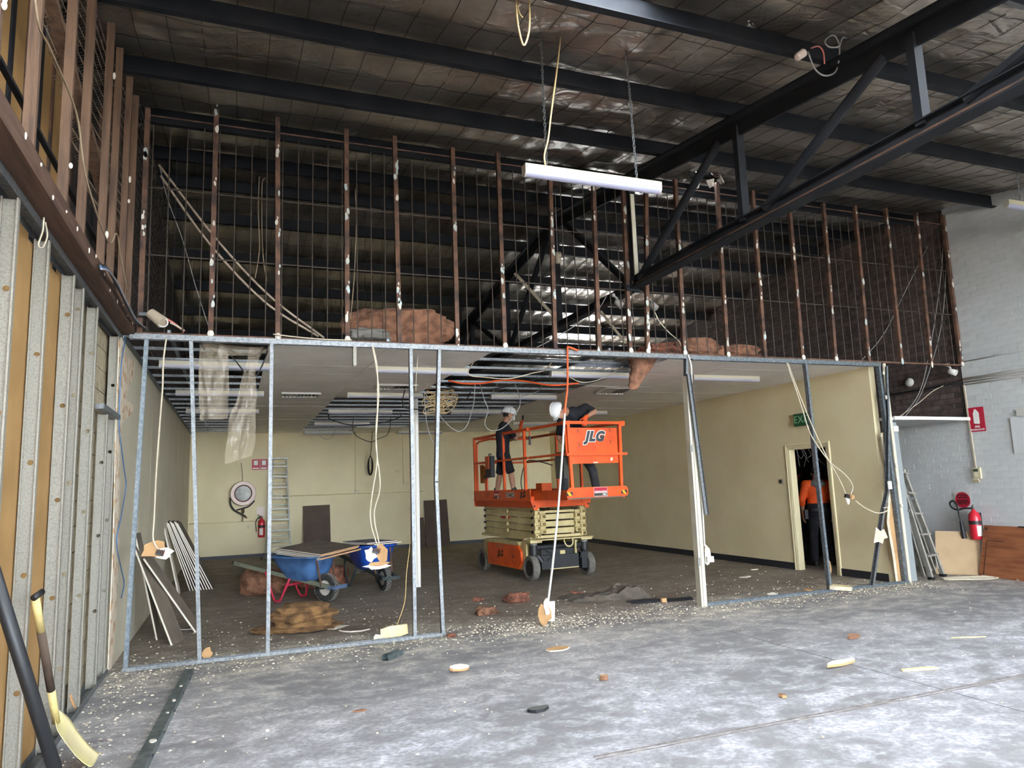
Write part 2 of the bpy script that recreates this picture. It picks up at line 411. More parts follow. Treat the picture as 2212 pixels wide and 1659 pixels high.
# floor and an unseen yard added outside to bounce daylight in
fl = MB(); fl.b2((-1.6, YF, -0.12), (11.2, 21, 0)); fl = ks(fl.build('floor', floorm, origin=(0, 0, 0)))
gv = MB(); gv.b2((2.0, 3.965, -0.002), (10.8, 3.972, 0.004)); gv.b2((2.0, 4.0, -0.002), (10.8, 4.012, 0.006))
gv.build('floor_guide_rail', M('worn floor rail', (112, 104, 100), 0.6, 0.3, (150, 140, 130), 12), fl)
for x in (4.885,):
    j = MB(); j.b2((x, 0, 0.0003), (x + 0.007, 7.85, 0.0012)); j.build('floor_joint', M('joint', (66, 64, 66), 0.9), fl)
ap = MB(); ap.b2((-40, -60, -0.25), (50, YF, -0.02)); ks(ap.build('ground_yard', M('yard concrete', (176, 172, 164), 0.9, 0, (150, 146, 140), 0.6), origin=(0, -2, -0.02)))

# ---- roof: foil blanket, purlins, wire, skylights (one roof, its pieces as parts)
roof = struct('ceiling', (0, 0, 0))
PUR = [-10.9, -9.6, -8.3, -7.0, -5.7, -4.4, -3.1, -1.8, -0.82, 0.50, 1.82, 3.14, 4.46, 5.78, 7.10, 8.42, 9.76, 10.62, 11.6, 12.97, 14.3, 15.6, 16.9, 18.2, 19.5]
SKY = [(2.2, 3.02, 0.6, 4.42), (5.42, 6.45, 0.3, 3.42), (8.95, 9.8, 0.3, 2.0), (-0.75, 0.1, 0.3, 2.6), (9.15, 10.35, 16.98, 18.12)]  # front strips by both side walls are unseen, added to brighten the floor
HOLE = (6.14, 7.98, 0.30, 0.17)
def foil_z(x, y):
    i = 0
    while i < len(PUR) - 2 and PUR[i + 1] < y: i += 1
    a, b = PUR[i], PUR[i + 1]; t = min(max((y - a) / (b - a), 0), 1)
    z = purlin_z(y) + 0.225 - 0.05 * sin(pi * t)
    back = 1.0 if y > 9.0 else 0.5
    z -= back * 0.034 * abs(sin(x / 0.28 * pi)) ** 0.6 * (-1) * sin(pi * t)
    return z + 0.045 * nz((x * 1.4, y * 2.4, 0)) * sin(pi * t) + 0.016 * nz((x * 5, y * 8, 3))
def inhole(p):
    if any(a < p.x < b and c < p.y < d for a, b, c, d in SKY): return True
    return ((p.x - HOLE[0]) / HOLE[2]) ** 2 + ((p.y - HOLE[1]) / HOLE[3]) ** 2 < 1 + 0.5 * nz(p, 6)
fm = MB(); X0, X1, Y0, Y1 = -1.55, 11.05, YF, 20.3
def ffn(u, v):
    x = X0 + (X1 - X0) * u; y = Y0 + (Y1 - Y0) * v
    return V((x, y, foil_z(x, y)))
fm.grid(ffn, 210, 420, inhole)
fm.build('foil_blanket', foil, roof, smooth=True)
sh = MB()
for ya, yb in ((YF, -1.2), (-1.2, 10.2), (10.2, 20.3)):
    xs = [-1.6] + sorted({a for s in SKY for a in s[:2]}) + [11.1]; ys = [ya] + sorted({c for s in SKY for c in s[2:] if ya < c < yb}) + [yb]
    for i in range(len(xs) - 1):
        for j in range(len(ys) - 1):
            c = V(((xs[i] + xs[i + 1]) / 2, (ys[j] + ys[j + 1]) / 2, 0))
            if any(a < c.x < b and e < c.y < d for a, b, e, d in SKY): continue
            q = [V((x, y, purlin_z(y) + 0.30)) for x, y in ((xs[i], ys[j]), (xs[i + 1], ys[j]), (xs[i + 1], ys[j + 1]), (xs[i], ys[j + 1]))]
            if xs[i] < HOLE[0] < xs[i + 1] and ys[j] < HOLE[1] < ys[j + 1]:
                h = [V((HOLE[0] + sx * 0.2, HOLE[1] + sy * 0.1, purlin_z(HOLE[1] + sy * 0.1) + 0.30)) for sx, sy in ((-1, -1), (1, -1), (1, 1), (-1, 1))]
                sh.add(q + h, [(k, (k + 1) % 4, 4 + (k + 1) % 4, 4 + k) for k in range(4)])
            else: sh.add(q, [(0, 1, 2, 3)])
sh.build('roof_sheeting', roofsteel, roof)
for a, b, c, d in SKY + [(HOLE[0] - 0.2, HOLE[0] + 0.2, HOLE[1] - 0.1, HOLE[1] + 0.1)]:
    s = MB(); s.add([V((x, y, purlin_z(y) + 0.31)) for x, y in ((a, c), (b, c), (b, d), (a, d))], [(0, 1, 2, 3)])
    s.build('skylight_sheet', skysheet, roof)
for y in PUR:
    s = MB(); z = purlin_z(y)
    prof = [(-0.065, 0.012), (-0.065, 0), (0.004, 0), (0.004, 0.196), (0.065, 0.196), (0.065, 0.2), (0, 0.2), (0, 0.004), (-0.061, 0.004), (-0.061, 0.012)]
    s.ext(prof, (-1.5 if y < 7.9 else -1.1, y, z), (XR + 0.02, y, z), (0, 1, 0), (0, 0, 1), True); s.build('purlin', steelb, roof)
wm = MB(); x = -1.45
while x < 10.9:
    pts = []; y = -1.5
    for k in range(112):
        yy = -2.1 + k * 0.2
        if not inhole(V((x, yy, 0))): pts.append(V((x + 0.012 * nz((x * 3, yy * 1.5, 5)), yy, foil_z(x, yy) - 0.006)))
        else:
            if len(pts) > 1: wm.tube(pts, 0.0032, 3, caps=False)
            pts = []
    if len(pts) > 1: wm.tube(pts, 0.0032, 3, caps=False)
    x += 0.28
for i in range(len(PUR) - 1):
    for t in (0.3, 0.66):
        y = PUR[i] + t * (PUR[i + 1] - PUR[i]); pts = []
        for k in range(126):
            xx = -1.5 + k * 0.1
            if not inhole(V((xx, y, 0))): pts.append(V((xx, y + 0.012 * nz((xx * 2, y, 9)), foil_z(xx, y) - 0.006)))
            else:
                if len(pts) > 1: wm.tube(pts, 0.0028, 3, caps=False)
                pts = []
        if len(pts) > 1: wm.tube(pts, 0.0028, 3, caps=False)
stuff(wm.build('safety_wire', M('dark wire', (40, 40, 40), 0.6, 0.3), roof))
sc_ = MB()      # torn foil curling at the hole
for k in range(9):
    a = k * 0.7; c = V((HOLE[0] + 0.3 * cos(a), HOLE[1] + 0.17 * sin(a), 0)); c.z = foil_z(c.x, c.y)
    e = c + V((0.05 * cos(a), 0.05 * sin(a), -0.08 - 0.03 * (k % 3))); t = V((-sin(a), cos(a), 0)) * 0.06
    sc_.add([c - t, c + t, e + t * 0.5, e - t * 0.6 + V((0, 0, 0.02))], [(0, 1, 2, 3)])
sc_.build('torn_foil_flap', foil, roof)

# ---- walls
wb = MB(); wb.b2((-1.3, YB, 0), (9.3, YB + 0.2, 3.3))
wall_back = ks(wb.build('wall_back', M('cream painted block', (222, 209, 170), 0.65, 0, (214, 200, 160), 1.2, 4, bump=0.03)))
bk = MB()        # painted block faces standing proud of their joints
for r in range(33):
    z0 = 0.09 + r * 0.0945
    for c in range(-1, 34):
        xa = -1.05 + c * 0.305 + (0.1525 if r % 2 else 0); xb = min(xa + 0.299, 9.0); xa = max(xa, -1.06)
        if xb - xa < 0.04: continue
        bk.b2((xa, YB - 0.003 - 0.001 * rnd.random(), z0), (xb, YB + 0.01, z0 + 0.0905))
stuff(bk.build('painted_block_face', M('cream painted block', ()), wall_back))
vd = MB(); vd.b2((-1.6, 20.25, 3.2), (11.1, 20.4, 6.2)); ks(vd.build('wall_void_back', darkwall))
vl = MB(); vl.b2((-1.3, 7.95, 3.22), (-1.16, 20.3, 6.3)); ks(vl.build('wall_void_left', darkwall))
ll = MB(); ll.b2((-1.2, 8.02, 0), (XL, YB, CZ + 0.02)); wall_lining = ks(ll.build('wall_left_lining', creamb))
for y in (9.7, 10.9, 12.1): s = MB(); s.b2((XL - 0.01, y, 0.05), (XL + 0.0015, y + 0.004, CZ)); s.build('sheet_joint', M('joint shade', (182, 172, 146), 0.7), wall_lining)
DY0, DY1, DZ = 9.03, 9.90, 2.06
rl = MB(); XI = 9.0
rl.b2((XI, 8.05, 0), (XI + 0.11, DY0, CZ + 0.02)); rl.b2((XI, DY1, 0), (XI + 0.11, YB, CZ + 0.02)); rl.b2((XI, DY0, DZ), (XI + 0.11, DY1, CZ + 0.02))
rl = ks(rl.build('wall_right_lining', cream))
for k, (a, b) in enumerate(((8.08, DY0 - 0.07), (DY1 + 0.07, YB))):
    s = MB(); s.b2((XI - 0.012, a, 0), (XI, b, 0.115)); ks(s.build('baseboard_right' if k else 'baseboard_right_front', blk))
s = MB(); s.b2((-1.06, YB - 0.012, 0), (9.0, YB - 0.0, 0.085)); ks(s.build('baseboard_back', blk))
# door frame (moulded architrave) in the right lining
df = struct('door_1', (XI, (DY0 + DY1) / 2, 0)); arch = M('cream gloss', (224, 212, 172), 0.4)
for y, sg in ((DY0, -1), (DY1, 1)):
    s = MB(); s.ext([(0, 0), (0.075, 0), (0.07, 0.018), (0.05, 0.022), (0.04, 0.014), (0.012, 0.012), (0, 0.008)], (XI, y, 0), (XI, y, DZ + (0.075)), (0, sg, 0), (-1, 0, 0), True)
    s.b2((XI - 0.005, y - 0.012 * (sg < 0) - 0.02 * (sg > 0), 0), (XI + 0.12, y + 0.02 * (sg < 0) + 0.012 * (sg > 0), DZ)); s.build('architrave', arch, df)
s = MB(); s.ext([(0, 0), (0.075, 0), (0.07, 0.018), (0.05, 0.022), (0.04, 0.014), (0.012, 0.012), (0, 0.008)], (XI, DY0 - 0.075, DZ), (XI, DY1 + 0.075, DZ), (0, 0, 1), (-1, 0, 0), True)
s.b2((XI - 0.005, DY0, DZ - 0.02), (XI + 0.12, DY1, DZ)); s.build('architrave', arch, df)
# dark store behind the door: end walls, lid, unseen divider added against lobby daylight
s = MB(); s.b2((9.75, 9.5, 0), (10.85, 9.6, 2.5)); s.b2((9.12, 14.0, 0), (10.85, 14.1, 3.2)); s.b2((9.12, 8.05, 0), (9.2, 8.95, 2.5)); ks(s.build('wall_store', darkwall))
s = MB(); s.b2((9.1, 7.88, 2.37), (10.84, 9.6, 2.41)); s.b2((9.1, 9.6, 2.37), (10.84, 14.1, 2.41))
so = ks(s.build('ceiling_lobby', M('lobby ceiling', (196, 200, 202), 0.7)))
s = MB(); s.bar((9.2, 7.87, 2.40), (10.82, 7.87, 2.385), 0.03, 0.05); s.build('edge_trim', white, so)

# ---- brick wall on the right
wr = MB(); wr.b2((XR + 0.0075, YF, 0), (XR + 0.3, 7.93, 6.0)); wr.b2((XR + 0.0075, 7.93, 0), (XR + 0.3, 9.55, 2.38))
wall_right = ks(wr.build('wall_right', wmort, origin=(XR, 0, 0)))
wd = MB(); wd.b2((XR + 0.016, 7.93, 2.38), (XR + 0.3, 20.3, 6.3)); wd.b2((XR + 0.016, 9.55, 0), (XR + 0.3, 20.3, 2.38)); wd.build('bare_backing', dmort, wall_right)
bmesh_ = []
for k in range(4):
    s = MB(); s.b2((-0.03, 0.003, 0.003), (0.018, 0.239, 0.081))
    for i in (0, 1, 2, 3): s.v[i].y += rnd.uniform(-0.004, 0.004); s.v[i].z += rnd.uniform(-0.003, 0.003); s.v[i].x += rnd.uniform(0.0, 0.004)
    me = bpy.data.meshes.new('brick'); me.from_pydata(s.v, [], s.f); me.materials.append(wbrick); bmesh_.append(me)
whole, rest, dark = [], MB(), MB()
r = 0
while r * 0.086 < 5.85:
    z = r * 0.086; k = -4
    for k in range(-47, 60):
        y = k * 0.246 + (0.123 if r % 2 else 0)
        top = purlin_z(y) + 0.2
        if z > top: continue
        if y + 0.24 < 7.95 or (z < 2.30 and y < 9.5):
            if 6.1 < y < 9.4 and 0.6 < z < 5.7: whole.append((abs(y - 7.4) * 1.5 + abs(z - 2.6), y, z))
            else: rest.b2((XR - 0.0 + rnd.uniform(0, 0.004), y + 0.003, z + 0.003), (XR + 0.02, y + 0.239, z + 0.081))
        elif 7.9 < y < 16.5 and (z > 2.40):
            dark.b2((XR + rnd.uniform(0, 0.006), y + 0.005, z + 0.005), (XR + 0.03, y + 0.235, z + 0.076))
    r += 1
whole.sort()
for i, (q, y, z) in enumerate(whole):
    if i < 296:
        o = bpy.data.objects.new('brick', bmesh_[i % 4]); COL.objects.link(o); o.parent = wall_right; o.location = (0.03 + rnd.uniform(0, 0.003), y, z)
    else: rest.b2((XR + rnd.uniform(0, 0.004), y + 0.003, z + 0.003), (XR + 0.02, y + 0.239, z + 0.081))
stuff(rest.build('brick', wbrick, wall_right)); stuff(dark.build('brown_brick', dbrick, wall_right))
s = MB(); s.b2((-1.6, YF - .2, 5.2), (11.1, YF, 6.4)); s.b2((-1.9, YF - .2, 0), (-1.0, YF, 6.4)); s.b2((10.3, YF - .2, 0), (11.1, YF, 6.4)); ks(s.build('wall_front', wmort))  # unseen; its opening is sized to let daylight deep into the office
# horizontal pipes along the brick wall
for z, rr in ((3.30, 0.012), (3.02, 0.022), (2.97, 0.011), (2.93, 0.011)):
    s = MB(); s.tube(curve_pts([(XR - rr, 3, z - 0.0), (XR - rr, 5.5, z), (XR - rr, 7.9, z)], 3), rr, 8)
    tag(s.build('conduit_pipe', white if z < 3.2 else wbrick, smooth=True), {3.30: 'grey painted pipe running alone, highest along the white brick wall', 3.02: 'thick white pipe, upper of three close together on the brick wall', 2.97: 'thin white conduit, middle of three close together on the brick wall', 2.93: 'thin white conduit, lowest of three close together on the brick wall'}[z], 'pipe', 'pipes along the white brick wall')
s = MB(); s.tube(curve_pts([(XR - 0.03, 7.93, 2.98), (XR - 0.02, 9.0, 2.96), (XR - 0.02, 12, 2.98)], 4), 0.018, 6)
tag(s.build('conduit_pipe', cablek, smooth=True), 'black pipe continuing along the bare brown brick beyond the white paint', 'pipe')

# ---- left wall: steel studs with yellow liner and block behind
wl = struct('wall_left', (XL, 5.5, 0))
ys = [2.3, 2.9, 3.55, 4.23, 4.90, 5.64, 5.98, 6.57, 7.28, 7.72]
def stud_web_holes(s, y, x0, x1, z0, z1, holes, r=0.016):
    zs = [z0]; 
    for h in holes: zs += [h - 0.035, h + 0.035]
    zs.append(z1)
    for i in range(0, len(zs), 2): s.add([(x0, y, zs[i]), (x1, y, zs[i]), (x1, y, zs[i + 1]), (x0, y, zs[i + 1])], [(0, 1, 2, 3)])
    xm = (x0 + x1) / 2
    for h in holes:
        vs = [V((xm + cos(a) * r, y, h + sin(a) * r)) for a in [2 * pi * i / 16 for i in range(16)]]
        ou = []
        for i in range(16):
            a = 2 * pi * i / 16; m = max(abs(cos(a)) / ((x1 - x0) / 2), abs(sin(a)) / 0.035); ou.append(V((xm + cos(a) / m, y, h + sin(a) / m)))
        s.add(vs + ou, [(i, 16 + i, 16 + (i + 1) % 16, (i + 1) % 16) for i in range(16)])
for i, y in enumerate(ys):
    s = MB(); x0, x1 = XL - 0.078, XL; z1 = 3.17
    if i == 8: z1 = 2.36
    hs = [0.45 + 0.32 * k + 0.1 * (i % 3) for k in range(9) if (k + i) % 2 == 0 and 0.45 + 0.32 * k + 0.1 * (i % 3) < z1 - 0.1]
    stud_web_holes(s, y, x0, x1, 0.01, z1, hs)
    for x, sg in ((x0, 1), (x1, -1)):
        s.b2((x - 0.001, y - 0.036, 0.01), (x + 0.001, y, z1)); s.b2((x, y - 0.0365, 0.01), (x + sg * 0.008, y - 0.035, z1))
    k = 0.3
    while k < z1:        # pressed clip marks in the web
        s.box((XL - 0.04, y - 0.0008, k), (0.022, 0.0012, 0.004)); k += 0.27
    s.build('stud', galvw, wl)
for z, nm in ((3.165, 'top_track'), (0.0, 'bottom_track')):
    s = MB(); u = 1 if z < 1 else -1
    s.b2((XL - 0.082, 2.2, z), (XL + 0.003, 7.85, z + 0.003)) if z < 1 else s.b2((XL - 0.082, 2.2, z + 0.05), (XL + 0.004, 7.85, z + 0.053))
    for x in (XL - 0.082, XL + 0.003): s.b2((x - 0.001, 2.2, z), (x + 0.001, 7.85, z + 0.053))
    s.build(nm, galv, wl)
for ya, yb in ((YF, 2.9), (2.9, 4.1), (4.1, 5.3), (5.3, 6.0)):
    s = MB(); s.b2((XL - 0.10, ya + 0.003, 0.02), (XL - 0.088, yb - 0.003, 3.14)); s.build('liner_sheet', liner, wl)
s = MB(); s.b2((XL - 0.14, 6.0, 0), (XL - 0.13, 8.0, 3.2)); s.build('block_mortar', M('block mortar', (120, 108, 88), 0.9), wl)
for r in range(16):
    for c in range(5):
        s = MB(); y = 6.0 + c * 0.4 - (0.2 if r % 2 else 0); ya, yb = max(y, 6.0), min(y + 0.394, 8.0)
        s.b2((XL - 0.14, ya, r * 0.2 + 0.004), (XL - 0.108, yb, r * 0.2 + 0.196)); s.build('block', block, wl)
s = MB(); s.bar((XL - 0.02, 6.95, 2.40), (XL + 0.0, 7.75, 2.38), 0.07, 0.045); s.build('noggin', galv, wl)   # short cross piece
# torn plasterboard edge beside the corner stud
tp = [at(*p, X=XL + 0.004) for p in ((262, 728), (272, 770), (290, 782), (288, 812), (277, 836), (271, 860), (289, 878), (284, 892), (262, 915), (257, 985), (256, 1180), (250, 1330), (240, 1445), (232, 1445), (243, 1180), (248, 960), (252, 850), (256, 735))]
s = MB(); s.prism(tp, 0.006, (1, 0, 0)); s.build('torn_plaster_edge', M('torn plaster paper', (236, 220, 196), 0.9, 0, (206, 168, 126), 9, 4, lo=0.52, hi=0.6), wl)
ws = MB(); ws.b2((-1.75, YF, 0), (-1.62, 20.4, 6.5)); ws.b2((-1.62, 7.97, 3.3), (-1.3, 8.1, 6.3)); ks(ws.build('wall_left_light_block', darkwall))  # unseen dark panel, added to block stray daylight from the left

# ---- office ceiling grid
ce = struct('ceiling_lower', (0, 0, 0)); TX = [0.32 + 1.277 * k for k in range(-1, 8)]; TX[0] = XL + 0.06; TX[-1] = XI
TY = [7.95 + 0.643 * j for j in range(20)]; TY[-1] = YB
tm = None
def is_open(x, y):
    if x < 0.32: return True
    if 2.88 < x < 5.42 and y < 18.2: return not (x > 4.1 and y > 13.05 and y > 17) 
    if 1.58 < x < 2.9 and 12.45 < y: return True
    return False
for i in range(len(TX) - 1):
    for j in range(len(TY) - 1):
        x, y = (TX[i] + TX[i + 1]) / 2, (TY[j] + TY[j + 1]) / 2
        if is_open(x, y): continue
        s = MB(); dz = rnd.uniform(-0.003, 0.002); g = 0.003
        s.b2((TX[i] + g, TY[j] + g, CZ + dz), (TX[i + 1] - g, TY[j + 1] - g, CZ + 0.012 + dz)); s.build('ceiling_tile', tilem, ce)
for j, y in enumerate(TY[:-1]):
    s = MB()
    segs = [(XL, XI)]
    for a, b in segs: s.chan((a, y, CZ + 0.045), (b, y, CZ + 0.045), (0, 1, 0), (0, 0, -1), 0.038, 0.03)
    s.build('furring_channel', galv, ce)
for x in (-0.65, 1.6, 4.45):
    s = MB(); s.bar((x, 7.9, CZ + 0.075), (x, YB, CZ + 0.075), 0.03, 0.04); s.build('carrier_rail', galvd, ce)
s = MB(); s.bar((XL + 0.02, 7.9, CZ), (XL + 0.02, YB, CZ), 0.03, 0.03); s.build('wall_angle', galvd, ce)
hw = MB()
for x in (-0.65, 1.6, 4.45, 7.0):
    for k in range(10): hw.tube([(x, 8.2 + k * 1.2, CZ + 0.09), (x, 8.2 + k * 1.2, 5.4)], 0.003, 4)
stuff(hw.build('hanger_wire', M('dark wire', ()), ce))
# ================================================================== FRAMES
A = lambda x, y, Y=YP: at(x, y, Y=Y)
def cstud(p, q, name, mat, parent, w=0.064, d=0.035, flip=1, face=1):
    "C stud between p and q: web across Y, open side along +-X, front flange to the viewer"
    s = MB(); p, q = V(p), V(q); ax = (q - p).normalized(); k = (V((flip, 0, 0)) - ax * ax.x * flip).normalized(); u = ax.cross(k).normalized()
    if u.y > 0: u = -u
    s.chan(p, q, u, k, w, d, 0.0025)
    for sg in (1, -1): s.bar(p + k * d + u * sg * (w / 2 - 0.004), q + k * d + u * sg * (w / 2 - 0.004), 0.003, 0.009, u)
    L = (q - p).length; z = 0.35
    while z < L - 0.2:
        s.cyl(p + ax * z - u * (w / 2 + 0.0005) * -1 + k * d * 0.5, p + ax * z + u * (w / 2 + 0.004) + k * d * 0.5, 0.006, n=6); z += 0.42
    return s.build(name, mat, parent)
pf = thing('stud_partition', 'bare galvanised steel stud frame of the stripped wall across the office opening', 'wall frame', (4.0, YP, 0))
s = MB(); s.b2((-1.0, YP - 0.034, 3.232), (5.7, YP + 0.034, 3.236)); s.b2((-1.0, YP - 0.035, 3.18), (5.7, YP - 0.032, 3.236)); s.b2((-1.0, YP + 0.032, 3.18), (5.7, YP + 0.035, 3.236)); s.build('top_track', galv, pf)
s = MB(); s.b2((5.66, YP - 0.036, 3.226), (9.02, YP + 0.034, 3.23)); s.b2((5.66, YP - 0.037, 3.172), (9.02, YP - 0.033, 3.23)); s.b2((5.66, YP + 0.032, 3.174), (9.02, YP + 0.035, 3.23)); s.build('top_track', galvd, pf)
for a, b, m in ((-0.95, 2.19, galv), (5.62, 9.12, galvd)):
    s = MB(); s.b2((a, YP - 0.034, 0), (b, YP + 0.034, 0.003)); s.b2((a, YP - 0.035, 0), (b, YP - 0.032, 0.032)); s.b2((a, YP + 0.032, 0), (b, YP + 0.035, 0.032)); s.build('bottom_track', m, pf)
for b, t, m, f in (((266, 1449), (313, 728), galvd, 1), ((436, 1429), (417, 733), galv, -1), ((574, 1414), (583, 740), galv, 1), ((892, 1378), (883, 746), galv, 1), ((1790, 1277), (1736, 782), galvd, 1)):
    cstud(A(*b), A(*t), 'stud', m, pf, flip=f)
cstud(A(953, 1371), A(938, 1040), 'stud', galv, pf, flip=1); cstud(A(938, 1042), A(945, 754), 'stud', galv, pf, flip=1)
cstud(A(762, 790), A(762, 742), 'stud_stub', galvw, pf, flip=1); cstud(A(1484, 812), A(1484, 772), 'stud_stub', galv, pf, flip=-1)
# bent stud near the door and the pair at the right end
q = [A(1912, 792), A(1916, 900), A(1916, 1060), A(1905, 1110), A(1881, 1276)]
for i in range(4): cstud(q[i] - V((0, .02, 0)), q[i + 1] - V((0, .02, 0)), 'bent_stud', galv if i > 1 else galvd, pf, d=0.03, flip=-1)
cstud((9.06, YP + .02, 0.03), (9.0, YP + .02, 3.18), 'stud', galvd, pf, flip=1); cstud((9.12, YP + .03, 0.03), (9.05, YP + .03, 3.2), 'stud', galvd, pf, flip=-1)
s = MB(); s.bar(A(1966, 1263), A(1909, 785), 0.05, 0.022, (0, 1, 0)); s.build('white_corner_bead', whitem, pf)['label'] = 'white painted corner strip'
pb = MB(); tp = [A(*p, 7.93) for p in ((1906, 935), (1916, 1000), (1924, 1080), (1921, 1130), (1933, 1200), (1942, 1259), (1952, 1259), (1940, 1120), (1925, 1000), (1914, 930))]
pb.prism(tp, 0.012, (0, 1, 0)); pb.build('torn_board', papr, pf)
pb = MB(); tp = [A(*p, 7.925) for p in ((1903, 935), (1911, 1000), (1919, 1080), (1916, 1130), (1928, 1200), (1936, 1259), (1941, 1259), (1932, 1190), (1921, 1130), (1924, 1080), (1915, 1000), (1907, 935))]
pb.prism(tp, 0.008, (0, 1, 0)); pb.build('torn_plaster_rim', plas, pf)
for i, p in enumerate(((1909, 806), (1914, 858), (1922, 907), (1930, 962), (1936, 1005), (1940, 1040), (1948, 1092))):
    s = MB(); s.ball(A(*p, 7.83), (0.02, 0.015, 0.03 + 0.008 * (i % 3)), 6); s.build('plaster_dab', dabw, pf)
s = MB(); c = A(1922, 1048, 7.8); s.box(c, (0.075, 0.012, 0.115)); s.box(c + V((0, -0.008, 0.01)), (0.012, 0.006, 0.02)); s.box(c + V((0, -0.008, -0.025)), (0.012, 0.006, 0.02))
tag(s.build('power_point', white), 'white double power point hanging on the bent stud at the right end', 'power point')
pb = MB(); c = A(1902, 1160, 7.81); pts = [c + V((dx, 0, dz)) * 0.16 for dx, dz in ((-.9, -.5), (-.4, .9), (.1, .5), (.5, .7), (.9, -.1), (.4, -.2), (.2, -.6), (-.3, -.4))]
pb.prism(pts, 0.012, (0.3, 1, 0)); tag(pb.build('plaster_fragment', plas), 'white plaster scrap caught on the bent stud below the power point', 'plaster fragment')

# steel bar grille over the plate
gr = thing('security_grille', 'tall grille of brown steel posts and dark bars standing above the partition', 'grille', (5, 7.9, 3.24))
bots = [302, 455, 600, 750, 863, 988, 1090, 1199, 1293, 1361, 1398, 1478, 1571, 1652, 1733, 1804, 1876, 1947, 2011, 2076]
tops = [(320, 235), (468, 238), (600, 255), (748, 280), (852, 295), (977, 320), (1075, 330), (1187, 358), (1281, 378), (1345, 390), (1395, 392), (1458, 388), (1548, 395), (1625, 412), (1703, 430), (1778, 440), (1846, 445), (1912, 450), (1978, 460), (2036, 465)]
plate = lambda x: 716 + (x - 300) * 0.0415
prnd = random.Random(3); PX = []
for b, t in zip(bots, tops):
    p, q = at(b, plate(b), Y=7.9), at(*t, Y=7.9); p.z = 3.238 if p.x < 9 else 3.235; s = MB()
    s.bar(p, q, 0.05, 0.05, (0, 1, 0)); PX.append((p.x, q.x)); n = prnd.randint(4, 7)
    for k in range(n):
        t_ = prnd.random() ** 1.3; c = p.lerp(q, t_) + V((prnd.uniform(-.014, .014), -0.026, 0)); s.mi(1 if prnd.random() < .75 else 2)
        torn(s, c, prnd.uniform(.022, .048), prnd.randint(0, 9999), V((0, -1, 0)), .006, (.5, 1.2), 9)
        if prnd.random() < .5: s.ball(c + V((.01, 0, prnd.uniform(.05, .09))), (.009, .005, .02), 6)
    if prnd.random() < .4: s.mi(2).ball(p + V((0, -0.03, 0.03)), (0.035, 0.02, 0.04), 7)
    s.build('post', [rust, dab, dabw], gr)
x = -0.86
while x < 10.72:
    if all(abs(x - a) > 0.035 for a, b in PX):
        s = MB(); j = rnd.uniform(-0.006, 0.006); s.cyl((x + j, 7.93, 3.24), (x + rnd.uniform(-0.006, .006), 7.93, 5.50 + rnd.uniform(-.02, .05)), 0.0068, n=6); s.build('bar', rod, gr)
    x += 0.163
for z in (4.09, 4.82, 5.62):
    s = MB(); s.cyl((-0.92, 7.942, z), (10.8, 7.942, z), 0.0085, n=6); s.build('rail', rust if z > 5 else rod, gr)
s = MB(); s.b2((-0.95, 7.885, 3.237), (10.8, 7.94, 3.262)); s.build('base_angle', rust, gr)

# timber bulkhead above the left studs
tf = thing('bulkhead', 'old brown timber beam and upright studs above the left steel wall', 'timber frame', (-1.0, 5.5, 3.22))
s = MB(); s.b2((-1.07, 2.0, 3.225), (-0.955, 7.84, 3.345)); s.build('beam', timberh, tf)
for i, y in enumerate((2.3, 2.9, 3.40, 4.02, 4.78, 5.33, 6.10, 6.55, 7.16, 7.62)):
    s = MB(); s.bar((-1.0, y, 3.345), (-1.0, y + 0.01, purlin_z(y) - 0.0), 0.055, 0.038, (0, 1, 0))
    s.build('stud', timber, tf)
for k in range(26):
    s = MB(); y = 3.6 + k * 0.16 + rnd.uniform(-.05, .05)
    if k % 2: c = V((-0.953, y, rnd.uniform(3.24, 3.33))); s.ball(c, (0.006, 0.012, rnd.uniform(.006, .022)), 5)
    else: c = V((-0.96, (3.40, 4.02, 4.78, 5.33, 6.10, 6.55, 7.16, 7.62)[k % 8] - 0.02, rnd.uniform(3.5, 5.2))); s.ball(c, (0.012, 0.012, rnd.uniform(.012, .04)), 5)
    s.build('plaster_dab', dabw, tf)
s = MB(); s.bar((-1.075, 3.9, 4.66), (-1.075, 7.8, 3.95), 0.045, 0.09, (1, 0, 0)); s.build('brace', timber, tf)
s = MB(); s.bar((-1.075, 2.2, 3.68), (-1.075, 7.8, 3.68), 0.03, 0.02); s.build('black_rail', steelb, tf)
s = MB()
for i in range(84):        # chain link: zigzag wires hung from the roof
    y = 3.7 + i * 0.05; lo = 3.95 + max(0, (6.2 - y)) * 0.28 + 0.2 * abs(nz((y * 3, 1, 1))); hi = purlin_z(y) + 0.1; pts = []; z = hi; k = 0
    while z > lo:
        pts.append(V((-1.12 + 0.012 * (1 if k % 2 else -1) + .03 * nz((y, z, 2)), y + (0.027 if k % 2 else -0.027), z))); z -= 0.05; k += 1
    if len(pts) > 2: s.tube(pts, 0.0028, 3, caps=False)
stuff(s.build('chain_link', M('wire mesh', (120, 104, 84), 0.6, 0.4), tf))
s = MB()
for i in range(60):
    y = 8.0 + i * 0.06; pts = []
    for k in range(44): pts.append(V((-1.0 + 0.012 * (1 if k % 2 else -1), y + (0.032 if k % 2 else -0.032), 5.75 - k * 0.058)))
    s.tube(pts, 0.003, 3, caps=False)
mesh2 = s.build('chain_link', M('wire mesh dark', (66, 60, 52), 0.7, 0.3)); tag(mesh2, 'dark wire mesh screen running back beyond the grille on the left', 'wire mesh'); mesh2['kind'] = 'stuff'
nb = struct('wall_left_behind', (-1.3, 5.5, 3.2))       # neighbour's sheeting seen through the timber studs
